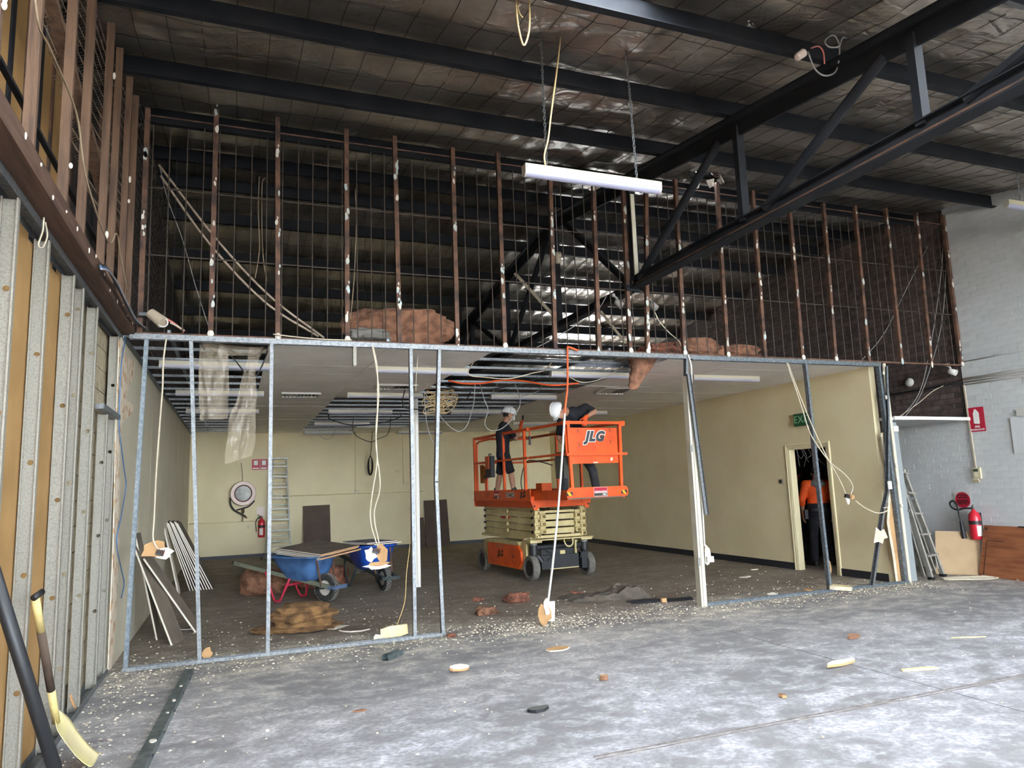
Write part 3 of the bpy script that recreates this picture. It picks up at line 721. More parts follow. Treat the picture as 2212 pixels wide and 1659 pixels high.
for k in range(17):
    y = 2.2 + k * 0.34
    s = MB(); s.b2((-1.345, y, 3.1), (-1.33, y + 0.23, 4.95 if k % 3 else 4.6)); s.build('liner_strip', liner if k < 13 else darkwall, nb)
    s = MB(); s.b2((-1.36, y + 0.235, 3.1), (-1.318, y + 0.30, 5.6)); s.build('dark_batten', steelb if k % 2 else rustline, nb)

# roof truss
tr = thing('roof_truss', 'black steel roof truss with rusty bottom chord crossing the photo at right', 'truss', (4.85, 5, 4.1))
TXP = 4.85
def tz(y): return purlin_z(y) - 0.09
s = MB()
for a, b in (((TXP, -1.1, tz(-1.1)), (TXP, 10.2, tz(10.2))), ((TXP, 10.2, tz(10.2)), (TXP, 20.2, tz(20.2)))): s.bar(a, b, 0.10, 0.015); s.bar(V(a) - V((0, 0, 0.08)), V(b) - V((0, 0, 0.08)), 0.03, 0.15); s.bar(V(a) + V((0, 0, 0.07)), V(b) + V((0, 0, 0.07)), 0.10, 0.02)
s.build('top_chord', steelb, tr)
s = MB(); s.bar((TXP, 0.5, 4.10), (TXP, 7.86, 4.10), 0.15, 0.012); s.bar((TXP, 0.5, 4.165), (TXP, 7.86, 4.165), 0.022, 0.13); s.bar((TXP, 0.5, 4.235), (TXP, 7.86, 4.235), 0.12, 0.012)
s.build('bottom_chord', steelb, tr)
s = MB(); s.bar((TXP - 0.0135, -1.5, 4.15), (TXP - 0.0135, 7.8, 4.15), 0.006, 0.02); s.build('rust_streak', rustline, tr)
s = MB(); s.bar((TXP, 7.98, 4.12), (TXP, 20, 4.12), 0.13, 0.10); s.build('bottom_chord', steelb, tr)
for a, b in (((5.95, tz(5.95) - .1), (7.72, 4.2)), ((3.85, tz(3.85) - .1), (5.35, 4.22)), ((1.6, tz(1.6) - .1), (3.25, 4.22)), ((9.9, tz(9.9) - .1), (8.0, 4.2)), ((10.4, tz(10.4) - .1), (12.4, 4.2)), ((14.6, tz(14.6) - .1), (12.6, 4.2)), ((14.8, tz(14.8) - .1), (16.8, 4.2))):
    s = MB(); s.cyl((TXP, a[0], a[1]), (TXP, b[0], b[1]), 0.048, n=12); s.build('diagonal', steelb, tr)
for y in (5.66, 3.6, 1.3, 7.82, 10.2, 12.5, 14.7):
    s = MB(); s.bar((TXP, y, 4.2), (TXP, y, tz(y) - 0.05), 0.09, 0.07, (0, 1, 0)); s.build('upright', steelb, tr)
s = MB(); s.bar((TXP - 0.02, 7.76, 4.25), (TXP - 0.02, 7.76, 5.35), 0.055, 0.02, (0, 1, 0)); s.build('white_strip', whitem, tr)['label'] = 'white painted strip on the end upright'
s = MB(); s.box((TXP - 0.02, 7.865, 4.1), (0.2, 0.01, 0.08)); s.build('end_plate', steelb, tr)
for (a, b), lb in (((((1112, 590), (1198, 684)), 'tan flat steel strut slanting behind the middle of the grille')), ((((1297, 672), (1352, 742)), 'tan flat steel strut slanting above the far skylight'))):
    s = MB(); s.bar(at(*a, Y=9.6), at(*b, Y=9.2), 0.05, 0.008, (0, 1, 0)); tag(s.build('roof_strut', tanbar), lb, 'strut')
for off, lb in ((0, 'upper of two long pale pipes slanting down behind the grille'), (1, 'lower of two long pale pipes slanting down behind the grille')):
    pts = [(343, 356), (470, 520), (585, 642), (700, 730)] if not off else [(347, 380), (455, 530), (575, 655), (688, 727)]
    s = MB(); s.tube(curve_pts([at(*p, Y=8.5 + 0.1 * i) for i, p in enumerate(pts)], 4), 0.014, 6); tag(s.build('pale_pipe', M('pale pipe', (168, 150, 130), 0.6), smooth=True), lb, 'pipe')

# ------------------------------------------------------------------ hanging things under the roof
def chain(s, p, q, pitch=0.034, r=0.0035):
    p, q = V(p), V(q); n = int((q - p).length / pitch); d = (q - p).normalized(); u, k = frame(d)
    for i in range(n):
        c = p + d * pitch * (i + .5); a = u if i % 2 else k
        s.tube([c + d * (cos(t) * pitch * 0.68) + a * (sin(t) * 0.010) for t in [2 * pi * j / 8 for j in range(8)]], r, 4, closed=True)
def batten_light(name, label, a, b, group, w=0.07, h=0.085, cat='light fitting', hang=False):
    whm, dfm, cpm = (whitem, diff, white) if group else (M('pendant enamel', (186, 178, 148), 0.4), M('pendant diffuser', (152, 152, 170), 0.35), M('pendant cap', (176, 172, 160), 0.4))
    a, b = V(a), V(b); m = (a + b) / 2; ang = math.atan2(b.y - a.y, b.x - a.x); L = (b - a).length
    t = thing(name, label, cat, m, ang, group)
    s = MB(); s.ext([(-w / 2, 0), (w / 2, 0), (w / 2, h * .55), (w * .42, h * .6), (-w * .42, h * .6), (-w / 2, h * .55)], (-L / 2 + .012, 0, 0), (L / 2 - .012, 0, 0), (0, 1, 0), (0, 0, 1), True) if False else s.box((0, 0, h * .72), (L - .02, w, h * .56)); s.build('housing', whm, t, local=True)
    s = MB(); pr = [(w * .46 * cos(pi + pi * i / 10), h * .44 + h * .44 * sin(pi + pi * i / 10)) for i in range(11)]
    s.ext(pr, (-L / 2 + .012, 0, 0), (L / 2 - .012, 0, 0), (0, 1, 0), (0, 0, 1), True); s.build('diffuser', dfm, t, local=True)
    for sg in (-1, 1):
        s = MB(); s.ext([(w * .5 * cos(pi + pi * i / 10), h * .46 + h * .46 * sin(pi + pi * i / 10)) for i in range(11)] + [(w * .5, h), (-w * .5, h)], (sg * (L / 2 - .014), 0, 0), (sg * L / 2, 0, 0), (0, 1, 0), (0, 0, 1), True); s.build('end_cap', cpm, t, local=True)
    return t
pa, pb_ = at(1132, 384, Y=5.0), at(1425, 418, Y=5.0)
pl = batten_light('pendant_light', 'white batten light hung on chains from the roof near the middle', pa, pb_, None, 0.085, 0.10)
def localpt(t, p): return t.matrix_basis.inverted() @ V(p)
M4 = lambda t: Matrix.Translation(t.location) @ Matrix.Rotation(t.rotation_euler.z, 4, 'Z')
for px, top in ((1181, (2.62, 5.0)), (1376, (3.27, 5.02))):
    lo = at(px, 388 if px > 1300 else 358, Y=5.0); s = MB(); inv = M4(pl).inverted()
    chain(s, inv @ V((lo.x, 5.0, pa.z + 0.1)), inv @ V((top[0] if px > 1300 else lo.x + 0.09, 5.2, purlin_z(5.2) + .2))); s.build('chain', M('chain steel', (120, 122, 122), 0.4, 0.7), pl, local=True)
inv = M4(pl).inverted(); s = MB()
s.tube([inv @ p for p in curve_pts([at(1178, 358, Y=5.0), at(1176, 335, Y=5.0), at(1184, 300, Y=5.0), at(1190, 250, Y=5.02), at(1203, 150, Y=5.1), at(1211, 80, Y=5.2)], 6)], 0.0075, 6)
s.build('cable', M('tan cable', (206, 178, 128), 0.5), pl, smooth=True, local=True)
p2 = batten_light('pendant_light', 'white batten light on a chain at the right edge under the roof', at(2174, 448, Y=6.0), at(2174, 448, Y=6.0) + V((1.27, 0.02, 0.0)), None, 0.085, 0.10)
inv = M4(p2).inverted(); c0 = at(2204, 432, Y=6.0)
s = MB(); chain(s, inv @ c0, inv @ at(2180, 250, Y=5.6)); s.build('chain', M('chain steel', ()), p2, local=True)
s = MB(); s.tube([inv @ p for p in curve_pts([c0, at(2190, 330, Y=5.8), at(2178, 250, Y=5.6), at(2210, 215, Y=5.5)], 5)], 0.006, 5); s.build('cable', cableg, p2, smooth=True, local=True)

lp = thing('cable_loop', 'tan cable looped down from the roof at the top of the photo', 'cable', at(1131, 60, Y=4.6))
s = MB(); s.tube(curve_pts([at(*p, Y=4.6) for p in ((1118, -22), (1115, 10), (1120, 60), (1131, 98), (1142, 70), (1144, 20), (1140, -20))], 7), 0.008, 6); s.tube(curve_pts([at(*p, Y=4.62) for p in ((1126, -10), (1119, 15), (1124, 32), (1130, 38))], 5), 0.006, 5); s.build('loop', M('tan cable', ()), lp, smooth=True)
jb = thing('junction_box', 'pinkish plug box dangling from grey cables beside the truss', 'plug box', at(1735, 118, Y=4.3))
c = at(1730, 118, Y=4.3); d = (at(1744, 108, Y=4.3) - c).normalized()
s = MB(); s.cyl(c - d * 0.05, c + d * 0.035, 0.034, 0.036, 14); s.cyl(c - d * 0.06, c - d * 0.05, 0.02, 0.034, 14); s.build('socket_body', M('pink plastic', (206, 186, 172), 0.5), jb)
s = MB(); s.cyl(c + d * 0.035, c + d * 0.06, 0.026, 0.02, 12); s.build('black_insert', blackm, jb)
s = MB(); s.tube(curve_pts([at(*p, Y=4.3) for p in ((1745, 112), (1760, 148), (1780, 163), (1803, 157), (1812, 130), (1812, 95), (1800, 76), (1782, 88), (1790, 101), (1812, 100), (1820, 82), (1840, 82), (1848, 70), (1848, 52))], 6), 0.007, 6); s.build('grey_cable', cableg, jb, smooth=True)
s = MB(); s.tube(curve_pts([at(*p, Y=4.3) for p in ((1752, 104), (1768, 100), (1778, 112), (1781, 138))], 6), 0.007, 6); s.build('red_lead', M('faded red lead', (196, 112, 104), 0.5), jb, smooth=True)

# ------------------------------------------------------------------ office lights and vents
ROW = {9.2: 'row nearest the partition', 11.77: 'second row from the partition', 14.3: 'third row from the partition', 16.95: 'fourth row from the partition', 19.5: 'row along the back wall'}
CLM = {-0.85: 'in the gap by the left wall', 1.70: 'second from the left wall', 4.20: 'in the large open gap', 6.62: 'near the right cream wall'}
for y in ROW:
    for x in CLM:
        if (y, x) in ((11.77, 6.62), (16.95, -0.85), (19.5, -0.85), (19.5, 6.62), (16.95, 4.20)): continue
        batten_light('ceiling_light', 'white ceiling light, %s, %s' % (ROW[y], CLM[x]), (x, y, CZ - 0.085), (x + 1.26, y, CZ - 0.085), 'ceiling batten lights in the office', 0.08, 0.085)
def vent(label, x, y, tilt=0.0):
    t = thing('ceiling_vent', label, 'vent', (x, y, CZ - 0.03)); 
    s = MB(); a, b = 0.29, 0.22
    for c, d in (((0, -b, 0), (2 * a, 0.03, 0.03)), ((0, b, 0), (2 * a, 0.03, 0.03)), ((-a, 0, 0), (0.03, 2 * b, 0.03)), ((a, 0, 0), (0.03, 2 * b, 0.03))): s.box(V(c) + V((0, 0, .01)), d)
    s.build('frame', white, t, local=True)
    for k in range(9):
        s = MB(); s.box((-0.24 + k * 0.06, 0, 0.012), (0.045, 2 * b - 0.02, 0.004), Euler((0, radians(40 if k < 4 else -40), 0)).to_matrix()); s.build('blade', white, t, local=True)
    s = MB(); s.box((0, 0, 0.024), (2 * a, 2 * b, 0.006)); s.build('backing', blackm, t, local=True)
    if tilt: t.rotation_euler = (radians(tilt), 0, 0)
    return t
vent('white louvred ceiling vent in the tiles nearest the plastic sheet', 0.98, 12.0); vent('white louvred ceiling vent beside the first row of lights', 2.32, 10.9)
vent('white louvred vent hanging open under the ceiling near the pink insulation', 6.2, 10.9, -6)
# ================================================================== SCISSOR LIFT
LROT = radians(5)
lift = thing('scissor_lift', 'orange and sand coloured scissor lift with extended deck standing in the office', 'scissor lift', (5.26, 11.45, 0), LROT)
def LP(name, s, mat, par=None, smooth=False): return s.build(name, mat, par or lift, smooth=smooth, local=True)
def mirror(fn):
    for sx in (-1, 1): fn(sx)
# wheels
for (x, y) in ((-0.545, 0.03), (0.545, 0.03), (-0.545, 2.0), (0.545, 2.0)):
    s = MB(); R_ = 0.205; w = 0.065
    s.lathe((x - w, y, R_), (1, 0, 0), [(0.13, 0.012), (R_ - 0.02, 0), (R_, 0.015), (R_, 2 * w - 0.015), (R_ - 0.02, 2 * w), (0.13, 2 * w - 0.012)], 28, cap=False)
    t = LP('wheel', s, tyre, smooth=False); smooth_angle(t)
    s = MB(); sg = -1 if x < 0 else 1
    s.lathe((x - w + 0.012, y, R_), (1, 0, 0), [(0.132, 0), (0.125, 0.03), (0.05, 0.05), (0.05, 0.08), (0.125, 0.08), (0.132, 2 * w - 0.024)], 24); LP('hub', s, blackm, t)
    for k in range(6):
        s = MB(); a = k * pi / 3; c = V((x + sg * (w - 0.05), y + 0.085 * cos(a), R_ + 0.085 * sin(a))); s.cyl(c, c + V((sg * 0.016, 0, 0)), 0.009, n=6); LP('wheel_nut', s, alu, t)
# chassis
s = MB(); s.b2((-0.36, 0.02, 0.2), (0.36, 2.05, 0.56)); s.b2((-0.40, -0.06, 0.17), (0.33, 0.1, 0.40)); s.cyl((-0.52, 0.05, 0.53), (0.52, 0.05, 0.53), 0.05, n=12); s.b2((0.37, -0.10, 0.14), (0.50, 0.12, 0.40)); LP('chassis', s, blackm)
for sx in (-1, 1):
    s = MB(); x = sx * 0.5
    s.cyl((x, 0.03, 0.43), (x, 0.03, 0.58), 0.07, n=14); s.tube([(x, 0.03, 0.45), (x - sx * 0.05, -0.03, 0.40), (x - sx * 0.12, -0.05, 0.3)], 0.045, 8); s.b2((x - 0.05, -0.03, 0.2), (x + 0.03, 0.09, 0.44)); LP('steering_knuckle', s, blackm)
    s = MB(); s.lathe((x, 0.03, 0.575), (0, 0, 1), [(0.07, 0), (0.07, 0.03), (0.05, 0.045)], 16); LP('bearing_cap', s, alu, smooth=True)
    s = MB(); s.b2((x - 0.11, -0.08, 0.62), (x + 0.11, 0.14, 0.655)); s.b2((x - 0.09, -0.1, 0.655), (x + 0.12, 0.16, 0.67)); LP('corner_plate', s, sand)
s = MB(); s.b2((-0.62, -0.1, 0.655), (0.62, 0.16, 0.675)); s.b2((-0.5, 0.14, 0.655), (0.5, 2.2, 0.70)); LP('chassis_top_plate', s, sand)
s = MB(); s.tube(curve_pts([(0.02, -0.11, 0.665), (0.02, -0.14, 0.60), (0.06, -0.15, 0.54), (0.14, -0.15, 0.54), (0.18, -0.14, 0.60), (0.18, -0.11, 0.665)], 4), 0.014, 8); LP('towing_loop', s, sand, smooth=True)
s = MB(); s.b2((0.28, -0.04, 0.17), (0.31, 0.0, 0.62)); s.b2((-0.25, -0.08, 0.165), (0.32, -0.06, 0.18)); s.b2((0.0, 0.0, 0.40), (0.1, 0.02, 0.46)); LP('front_bracket', s, sand)
s = MB(); s.tube(curve_pts([(-0.3, -0.05, 0.48), (-0.2, -0.09, 0.44), (-0.22, -0.1, 0.36), (-0.3, -0.08, 0.32)], 5), 0.012, 6); LP('hydraulic_hose', s, cablek, smooth=True); s = MB(); s.tube(curve_pts([(0.3, -0.05, 0.5), (0.36, -0.1, 0.42), (0.34, -0.1, 0.33)], 5), 0.012, 6); LP('hydraulic_hose', s, cablek, smooth=True)
# side cabinets: sand body with a chamfered orange door
def cabinet(sx):
    x = sx * 0.36
    s = MB(); s.ext([(0.16, 0.18), (0.22, 0.15), (1.86, 0.15), (1.92, 0.3), (1.92, 0.6), (0.36, 0.6), (0.24, 0.68), (0.16, 0.6)], (x, 0, 0), (sx * 0.575, 0, 0), (0, 1, 0), (0, 0, 1), True); LP('cabinet', s, sand)
    s = MB(); s.ext([(0.40, 0.16), (0.60, 0.165), (1.62, 0.165), (1.68, 0.2), (1.68, 0.5), (1.64, 0.56), (0.42, 0.56), (0.30, 0.46), (0.28, 0.3)], (sx * 0.575, 0, 0), (sx * 0.615, 0, 0), (0, 1, 0), (0, 0, 1), True); d = LP('cabinet_door', s, orange)
    s = MB(); s.ext([(0.34, 0.565), (1.74, 0.565), (1.78, 0.60), (1.7, 0.625), (0.4, 0.625)], (sx * 0.38, 0, 0), (sx * 0.62, 0, 0), (0, 1, 0), (0, 0, 1), True); LP('cabinet_lid', s, sand)
    s = MB(); s.lathe((sx * 0.612, 0.58, 0.37), (sx, 0, 0), [(0.115, 0), (0.115, 0.006), (0.10, 0.008), (0.09, 0.002), (0.0, 0.002)], 20, cap=False); LP('round_recess', s, M('recess orange', (190, 70, 22), 0.5), d)
    for a in (0, 1, 2, 3):
        s = MB(); c = V((sx * 0.617, 0.58, 0.37)); s.box(c, (0.008, 0.10, 0.014), Matrix.Rotation(radians(45 * a), 3, 'X')); LP('knob_arm', s, blackm, d) if a % 2 == 0 else LP('knob_arm', s, M('recess orange', ()), d)
    u = V((0, -sx * -1, 0)) if sx < 0 else V((0, 1, 0))
    u = V((0, -1, 0)) if sx < 0 else V((0, 1, 0))
    text('JLG', d, (sx * 0.618, 1.12, 0.38), u, (0, 0, 1), 0.15, lettk, 0.001, 0.25, 0.006, 'logo_lettering')
    s = MB(); s.b2((sx * 0.6155, 0.95, 0.50), (sx * 0.617, 1.3, 0.535)); LP('sticker', s, M('pale red sticker', (196, 120, 100), 0.6), d)
mirror(cabinet)
# scissor stack
lev = [0.745, 0.860, 0.975, 1.09]
for sx in (-1, 1):
    for i, z in enumerate(lev + [1.185]):
        tilt = 0.045 if i % 2 == 0 else -0.045
        s = MB(); x0 = sx * 0.44; y0, y1 = 0.0, 2.1; h = 0.105 if i < 4 else 0.07
        xin = 0.0 if i % 2 == 0 else sx * -0.01
        s.ext([(y0, z + tilt * .6 - h / 2), (y1, z - tilt * .2 + 0.02 - h / 2), (y1, z - tilt * .2 + 0.02 + h / 2 - .004), (y0, z + tilt * .6 + h / 2 - .004)] if False else [(y0, z - h / 2), (y1, z + 0.02 - h / 2), (y1, z + 0.02 + h / 2 - .006), (y0, z + h / 2 - .006)], (x0 - 0.035 + xin, 0, 0), (x0 + 0.035 + xin, 0, 0), (0, 1, 0), (0, 0, 1), True)
        LP('scissor_arm', s, sand)
        if i < 4:
            s = MB(); s.ext([(y0 + .1, z - h / 2 + .02), (y1 - .05, z - h / 2), (y1 - .05, z + h / 2 - .02), (y0 + .1, z + h / 2 - .01)], (sx * 0.33 - 0.03, 0, 0), (sx * 0.33 + 0.03, 0, 0), (0, 1, 0), (0, 0, 1), True); LP('scissor_arm', s, sand)
            for yy in (0.06, 1.05, 2.05):
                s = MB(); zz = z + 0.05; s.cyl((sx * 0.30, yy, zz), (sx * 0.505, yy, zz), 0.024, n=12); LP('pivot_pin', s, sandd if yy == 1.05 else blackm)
            for yy in (1.05,):
                s = MB(); s.lathe((sx * 0.475, yy, z + 0.05), (sx, 0, 0), [(0.034, 0), (0.034, 0.03), (0.02, 0.035)], 14); LP('pin_boss', s, sand)
    for k in range(8):       # open tube ends at the front
        z = 0.735 + k * 0.063
        for col, x in enumerate((0.455, 0.345)):
            if col == 1 and not 1 <= k <= 6: continue
            x *= sx; w, h = 0.052, 0.030
            if (k + col) % 2 == 0:
                s = MB(); t = 0.006
                for c, d in (((x, 0.0, z + h - t / 2), (2 * w, 0.12, t)), ((x, 0.0, z - h + t / 2), (2 * w, 0.12, t)), ((x - w + t / 2, 0.0, z), (t, 0.12, 2 * h)), ((x + w - t / 2, 0.0, z), (t, 0.12, 2 * h))): s.box(V(c) + V((0, -0.02, 0)), d)
                s.box((x, 0.03, z), (2 * w - .01, 0.01, 2 * h - .01)); LP('tube_end', s, sand)
            else:
                s = MB(); s.cyl((x - w, -0.035, z), (x + w, -0.035, z), 0.027, n=12); LP('pin_sleeve', s, sand, smooth=False)
                s = MB(); s.box((x, -0.03, z + 0.03), (2 * w, 0.08, 0.006)); s.box((x, -0.03, z - 0.03), (2 * w, 0.08, 0.006)); LP('sleeve_plate', s, sand)
for z in (0.80, 0.92, 1.04):
    s = MB(); s.b2((-0.29, -0.02, z - 0.045), (0.29, 0.08, z + 0.045)); LP('cross_tube', s, sand)
s = MB(); s.b2((-0.45, -0.05, 0.69), (0.45, 0.05, 0.735)); s.b2((-0.30, -0.04, 1.11), (0.3, 0.06, 1.15)); LP('cross_tube', s, sand)
s = MB(); s.b2((-0.485, 0.95, 1.0), (-0.478, 1.32, 1.045)); LP('red_prop_bar', s, redm)
# platform
DZ0, FLZ = 1.20, 1.36
for sx in (-1, 1):
    s = MB(); x = sx * 0.585
    s.b2((x - 0.006, -0.1, 1.335), (x + 0.006, 2.33, 1.515)); s.b2((x - 0.02, -0.1, 1.33), (x + 0.012, 2.33, 1.345)); LP('side_skirt', s, orange)
    s = MB(); s.ext([(0.585, 1.335), (0.56, 1.21), (0.55, 1.21), (0.573, 1.335)], (0, -0.08, 0), (0, 2.3, 0), (sx, 0, 0), (0, 0, 1), True); LP('lower_skirt', s, M('orange lower lip', (206, 78, 26), 0.45))
    s = MB(); s.prism([(sx * 0.40, -0.13, 1.40), (sx * 0.60, -0.13, 1.40), (sx * 0.60, -0.13, 1.32), (sx * 0.54, -0.13, 1.17), (sx * 0.47, -0.13, 1.17), (sx * 0.45, -0.13, 1.25), (sx * .40, -0.13, 1.26)], 0.02, (0, 1, 0)); LP('gusset', s, orange)
    s = MB(); s.cyl((sx * 0.535, -0.134, 1.235), (sx * 0.535, -0.125, 1.235), 0.018, n=12); LP('gusset_hole', s, blackm)
s = MB(); s.b2((-0.585, -0.1, FLZ - 0.03), (0.585, 2.33, FLZ)); LP('main_deck', s, M('deck tread plate', (120, 112, 100), 0.5, 0.4))
for a_, b_ in (((-0.46, -0.12, 1.21), (0.46, -0.10, 1.33)), ((-0.585, 2.32, 1.21), (0.585, 2.335, 1.515))):
    s = MB(); s.b2(a_, b_); LP('end_plate', s, orange)
s = MB(); s.b2((-0.52, -1.25, FLZ - 0.01), (0.52, 0.6, FLZ + 0.012)); LP('extension_deck', s, M('deck tread plate', ()))
for sx in (-1, 1):
    s = MB(); s.b2((sx * 0.525 - 0.006, -1.25, 1.345), (sx * 0.525 + 0.006, 0.1, 1.49)); s.b2((sx * 0.525 - 0.02, -1.25, 1.34), (sx * 0.525 + 0.02, 0.1, 1.352)); s.b2((sx * 0.525 - 0.02, -1.25, 1.48), (sx * 0.525 + 0.02, 0.1, 1.495)); LP('extension_side', s, orange)
s = MB(); s.prism([(-0.57, -1.29, 1.37), (0.55, -1.29, 1.37), (0.58, -1.29, 1.40), (0.58, -1.29, 1.49), (0.54, -1.29, 1.53), (-0.52, -1.29, 1.53), (-0.57, -1.29, 1.48)], 0.03, (0, 1, 0)); toe = LP('front_toeboard', s, orange)
def sticker(par, c, w, h):
    s = MB(); s.box(V(c) + V((0, -0.0015, h * .2)), (w, 0.002, h * .6)); LP('red_sticker', s, signr, par)
    s = MB(); s.box(V(c) + V((0, -0.0012, 0)), (w + .012, 0.0015, h + .012)); LP('sticker_border', s, M('sticker pale', (214, 190, 180), 0.6), par)
    s = MB(); s.box(V(c) + V((0, -0.0015, -h * .3)), (w, 0.002, h * .32)); LP('grey_sticker', s, M('sticker grey', (70, 66, 62), 0.6), par)
    text('KENNARDS', par, V(c) + V((0, -0.0035, 0.0)), (1, 0, 0), (0, 0, 1), w * 0.18, lettw, 0.0006, 0, 0.001, 'sticker_lettering')
    text('HIRE', par, V(c) + V((w * .28, -0.0035, -h * .31)), (1, 0, 0), (0, 0, 1), w * 0.14, lettw, 0.0006, 0, 0.001, 'sticker_lettering')
sticker(toe, (0.05, -1.292, 1.45), 0.245, 0.135)
for x in (-0.52, 0.50):
    s = MB(); s.box((x, -1.2915, 1.435), (0.11, 0.002, 0.06)); LP('hazard_patch', s, blackm, toe)
    s = MB(); s.prism([(x - 0.05, -1.2925, 1.465), (x, -1.2925, 1.465), (x + 0.045, -1.2925, 1.405), (x - 0.01, -1.2925, 1.405)], -0.001, (0, 1, 0)); LP('hazard_stripe', s, signy, toe)
# rails
def tb(name, p, q, w=0.045, m=orange, par=None): s = MB(); s.bar(p, q, w, w, (0, 1, 0) if abs((V(q) - V(p)).normalized().z) > .9 else (0, 0, 1)); return LP(name, s, m, par)
TZ = 2.55; MZ = 2.06
for sx in (-1, 1):
    x = sx * 0.565
    for y in (2.3, 0.95, 0.1): tb('rail_post', (x, y, 1.34), (x, y, TZ), 0.042)
    tb('top_rail', (x, -0.05, TZ), (x, 2.32, TZ)); tb('mid_rail', (x, -0.02, MZ), (x, 2.3, MZ), 0.036)
    xe = sx * 0.51
    tb('extension_top_rail', (xe, -1.27, TZ), (xe, 0.5, TZ)); tb('extension_mid_rail', (xe, -1.27, MZ), (xe, 0.4, MZ), 0.036)
    tb('front_post', (sx * 0.46, -1.27, 1.5), (sx * 0.49, -1.27, TZ), 0.05)
tb('top_rail', (-0.565, 2.3, TZ), (0.565, 2.3, TZ)); tb('mid_rail', (-0.565, 2.3, MZ), (0.565, 2.3, MZ), 0.036)
tb('front_top_rail', (-0.53, -1.27, TZ), (0.55, -1.27, TZ), 0.046); tb('front_mid_rail', (-0.56, -1.31, 2.045), (0.58, -1.31, 2.045), 0.04)
s = MB(); s.prism([(0.46, -1.30, 2.50), (0.57, -1.30, 2.50), (0.585, -1.30, 2.54), (0.58, -1.30, 2.58), (0.5, -1.30, 2.58)], 0.06, (0, 1, 0)); LP('corner_bracket', s, orange); s = MB(); s.prism([(-0.56, -1.30, 2.51), (-0.46, -1.30, 2.53), (-0.46, -1.30, 2.58), (-0.6, -1.30, 2.57)], 0.06, (0, 1, 0)); LP('corner_bracket', s, orange)
s = MB(); s.b2((-0.44, -1.262, 1.90), (0.44, -1.25, 2.47)); s.b2((-0.53, -1.25, 2.08), (-0.47, -1.235, 2.47)); s.b2((0.5, -1.25, 2.10), (0.54, -1.235, 2.47)); pan = LP('front_panel', s, orange)
text('JLG', pan, (0.0, -1.2645, 2.325), (1, 0, 0), (0, 0, 1), 0.21, lettw, 0.0008, 0.3, 0.025, 'logo_outline', space=1.14)
text('JLG', pan, (0.0, -1.266, 2.325), (1, 0, 0), (0, 0, 1), 0.21, M('logo charcoal', (56, 60, 62), 0.5), 0.001, 0.3, 0.014, 'logo_lettering', space=1.14)
for x, z in ((-0.3, 2.42), (0.3, 2.43), (-0.29, 2.2), (0.31, 2.24)):
    s = MB(); s.box((x, -1.263, z), (0.008, 0.004, 0.06)); LP('panel_slot', s, blackm, pan)
s = MB(); s.box((0.31, -1.2635, 1.965), (0.04, 0.003, 0.055), Matrix.Rotation(0.3, 3, 'Y')); s.box((0.0, -1.2635, 1.915), (0.085, 0.003, 0.02)); LP('white_label', s, M('dull label', (214, 196, 178), 0.6), pan)
# gate loops at the back, hanging torch, platform box
for x, y0, y1 in ((-0.56, 2.26, 1.95), (-0.56, 1.88, 1.6)):
    pass
for p in (((-0.555, 2.2, 1.4), (-0.555, 2.2, 2.36), (-0.555, 2.16, 2.45), (-0.555, 2.0, 2.48), (-0.555, 1.4, 2.5)), ((-0.54, 2.08, 2.0), (-0.54, 1.93, 1.98), (-0.54, 1.86, 1.9), (-0.54, 1.85, 1.4)), ((-0.54, 1.5, 2.0), (-0.54, 1.7, 1.98), (-0.54, 1.77, 1.9), (-0.54, 1.78, 1.4))):
    s = MB(); s.tube(curve_pts(p, 5), 0.019, 8); LP('gate_tube', s, orange, smooth=True)
s = MB(); s.box((-0.54, 1.815, 1.78), (0.05, 0.10, 0.07)); LP('gate_latch', s, blackm)
s = MB(); s.b2((-0.50, 2.05, 1.66), (-0.47, 2.2, 2.02)); LP('gate_plate', s, M('yellowish bracket', (176, 120, 50), 0.5))
s = MB(); s.box((-0.6, -0.18, 2.46), (0.012, 0.02, 0.13)); LP('orange_strap', s, cableo); s = MB(); s.cyl((-0.6, -0.18, 2.27), (-0.6, -0.18, 2.42), 0.02, n=10); LP('hanging_torch', s, blackm)
s = MB(); s.ext([(-0.13, 0), (0.13, 0), (0.15, .3), (0.1, .42), (-0.1, .42), (-0.15, .3)], (-0.5, -0.98, 1.68), (-0.38, -0.98, 1.68), (0, 1, 0), (0, 0, 1), True); LP('control_box', s, M('grey control box', (86, 86, 80), 0.6))
s = MB(); s.tube(curve_pts([(-0.53, -0.8, 1.9), (-0.5, -0.3, 1.98), (-0.48, 0.2, 2.0), (-0.5, 0.4, 1.7), (-0.5, 0.35, 1.42)], 5), 0.009, 6); LP('control_cable', s, cablek, smooth=True)
s = MB(); s.b2((-0.2, 0.2, FLZ), (0.0, 0.42, 1.62)); LP('deck_box', s, orange)
dsk = [o for o in lift.children if o.name.startswith('side_skirt')][0]
c = V((-0.5925, 1.25, 1.43)); 
for nm, m, dz, h in (('red_sticker', signr, .03, .08), ('grey_sticker', M('sticker grey', ()), -.045, .04)):
    s = MB(); s.box(c + V((0, 0, dz)), (0.002, 0.24, h)); LP(nm, s, m, dsk)
text('KENNARDS', dsk, c + V((-0.002, 0, 0.01)), (0, -1, 0), (0, 0, 1), 0.042, lettw, 0.0006, 0, 0.001, 'sticker_lettering'); text('HIRE', dsk, c + V((-0.002, -0.06, -0.045)), (0, -1, 0), (0, 0, 1), 0.035, lettw, 0.0006, 0, 0.001, 'sticker_lettering')
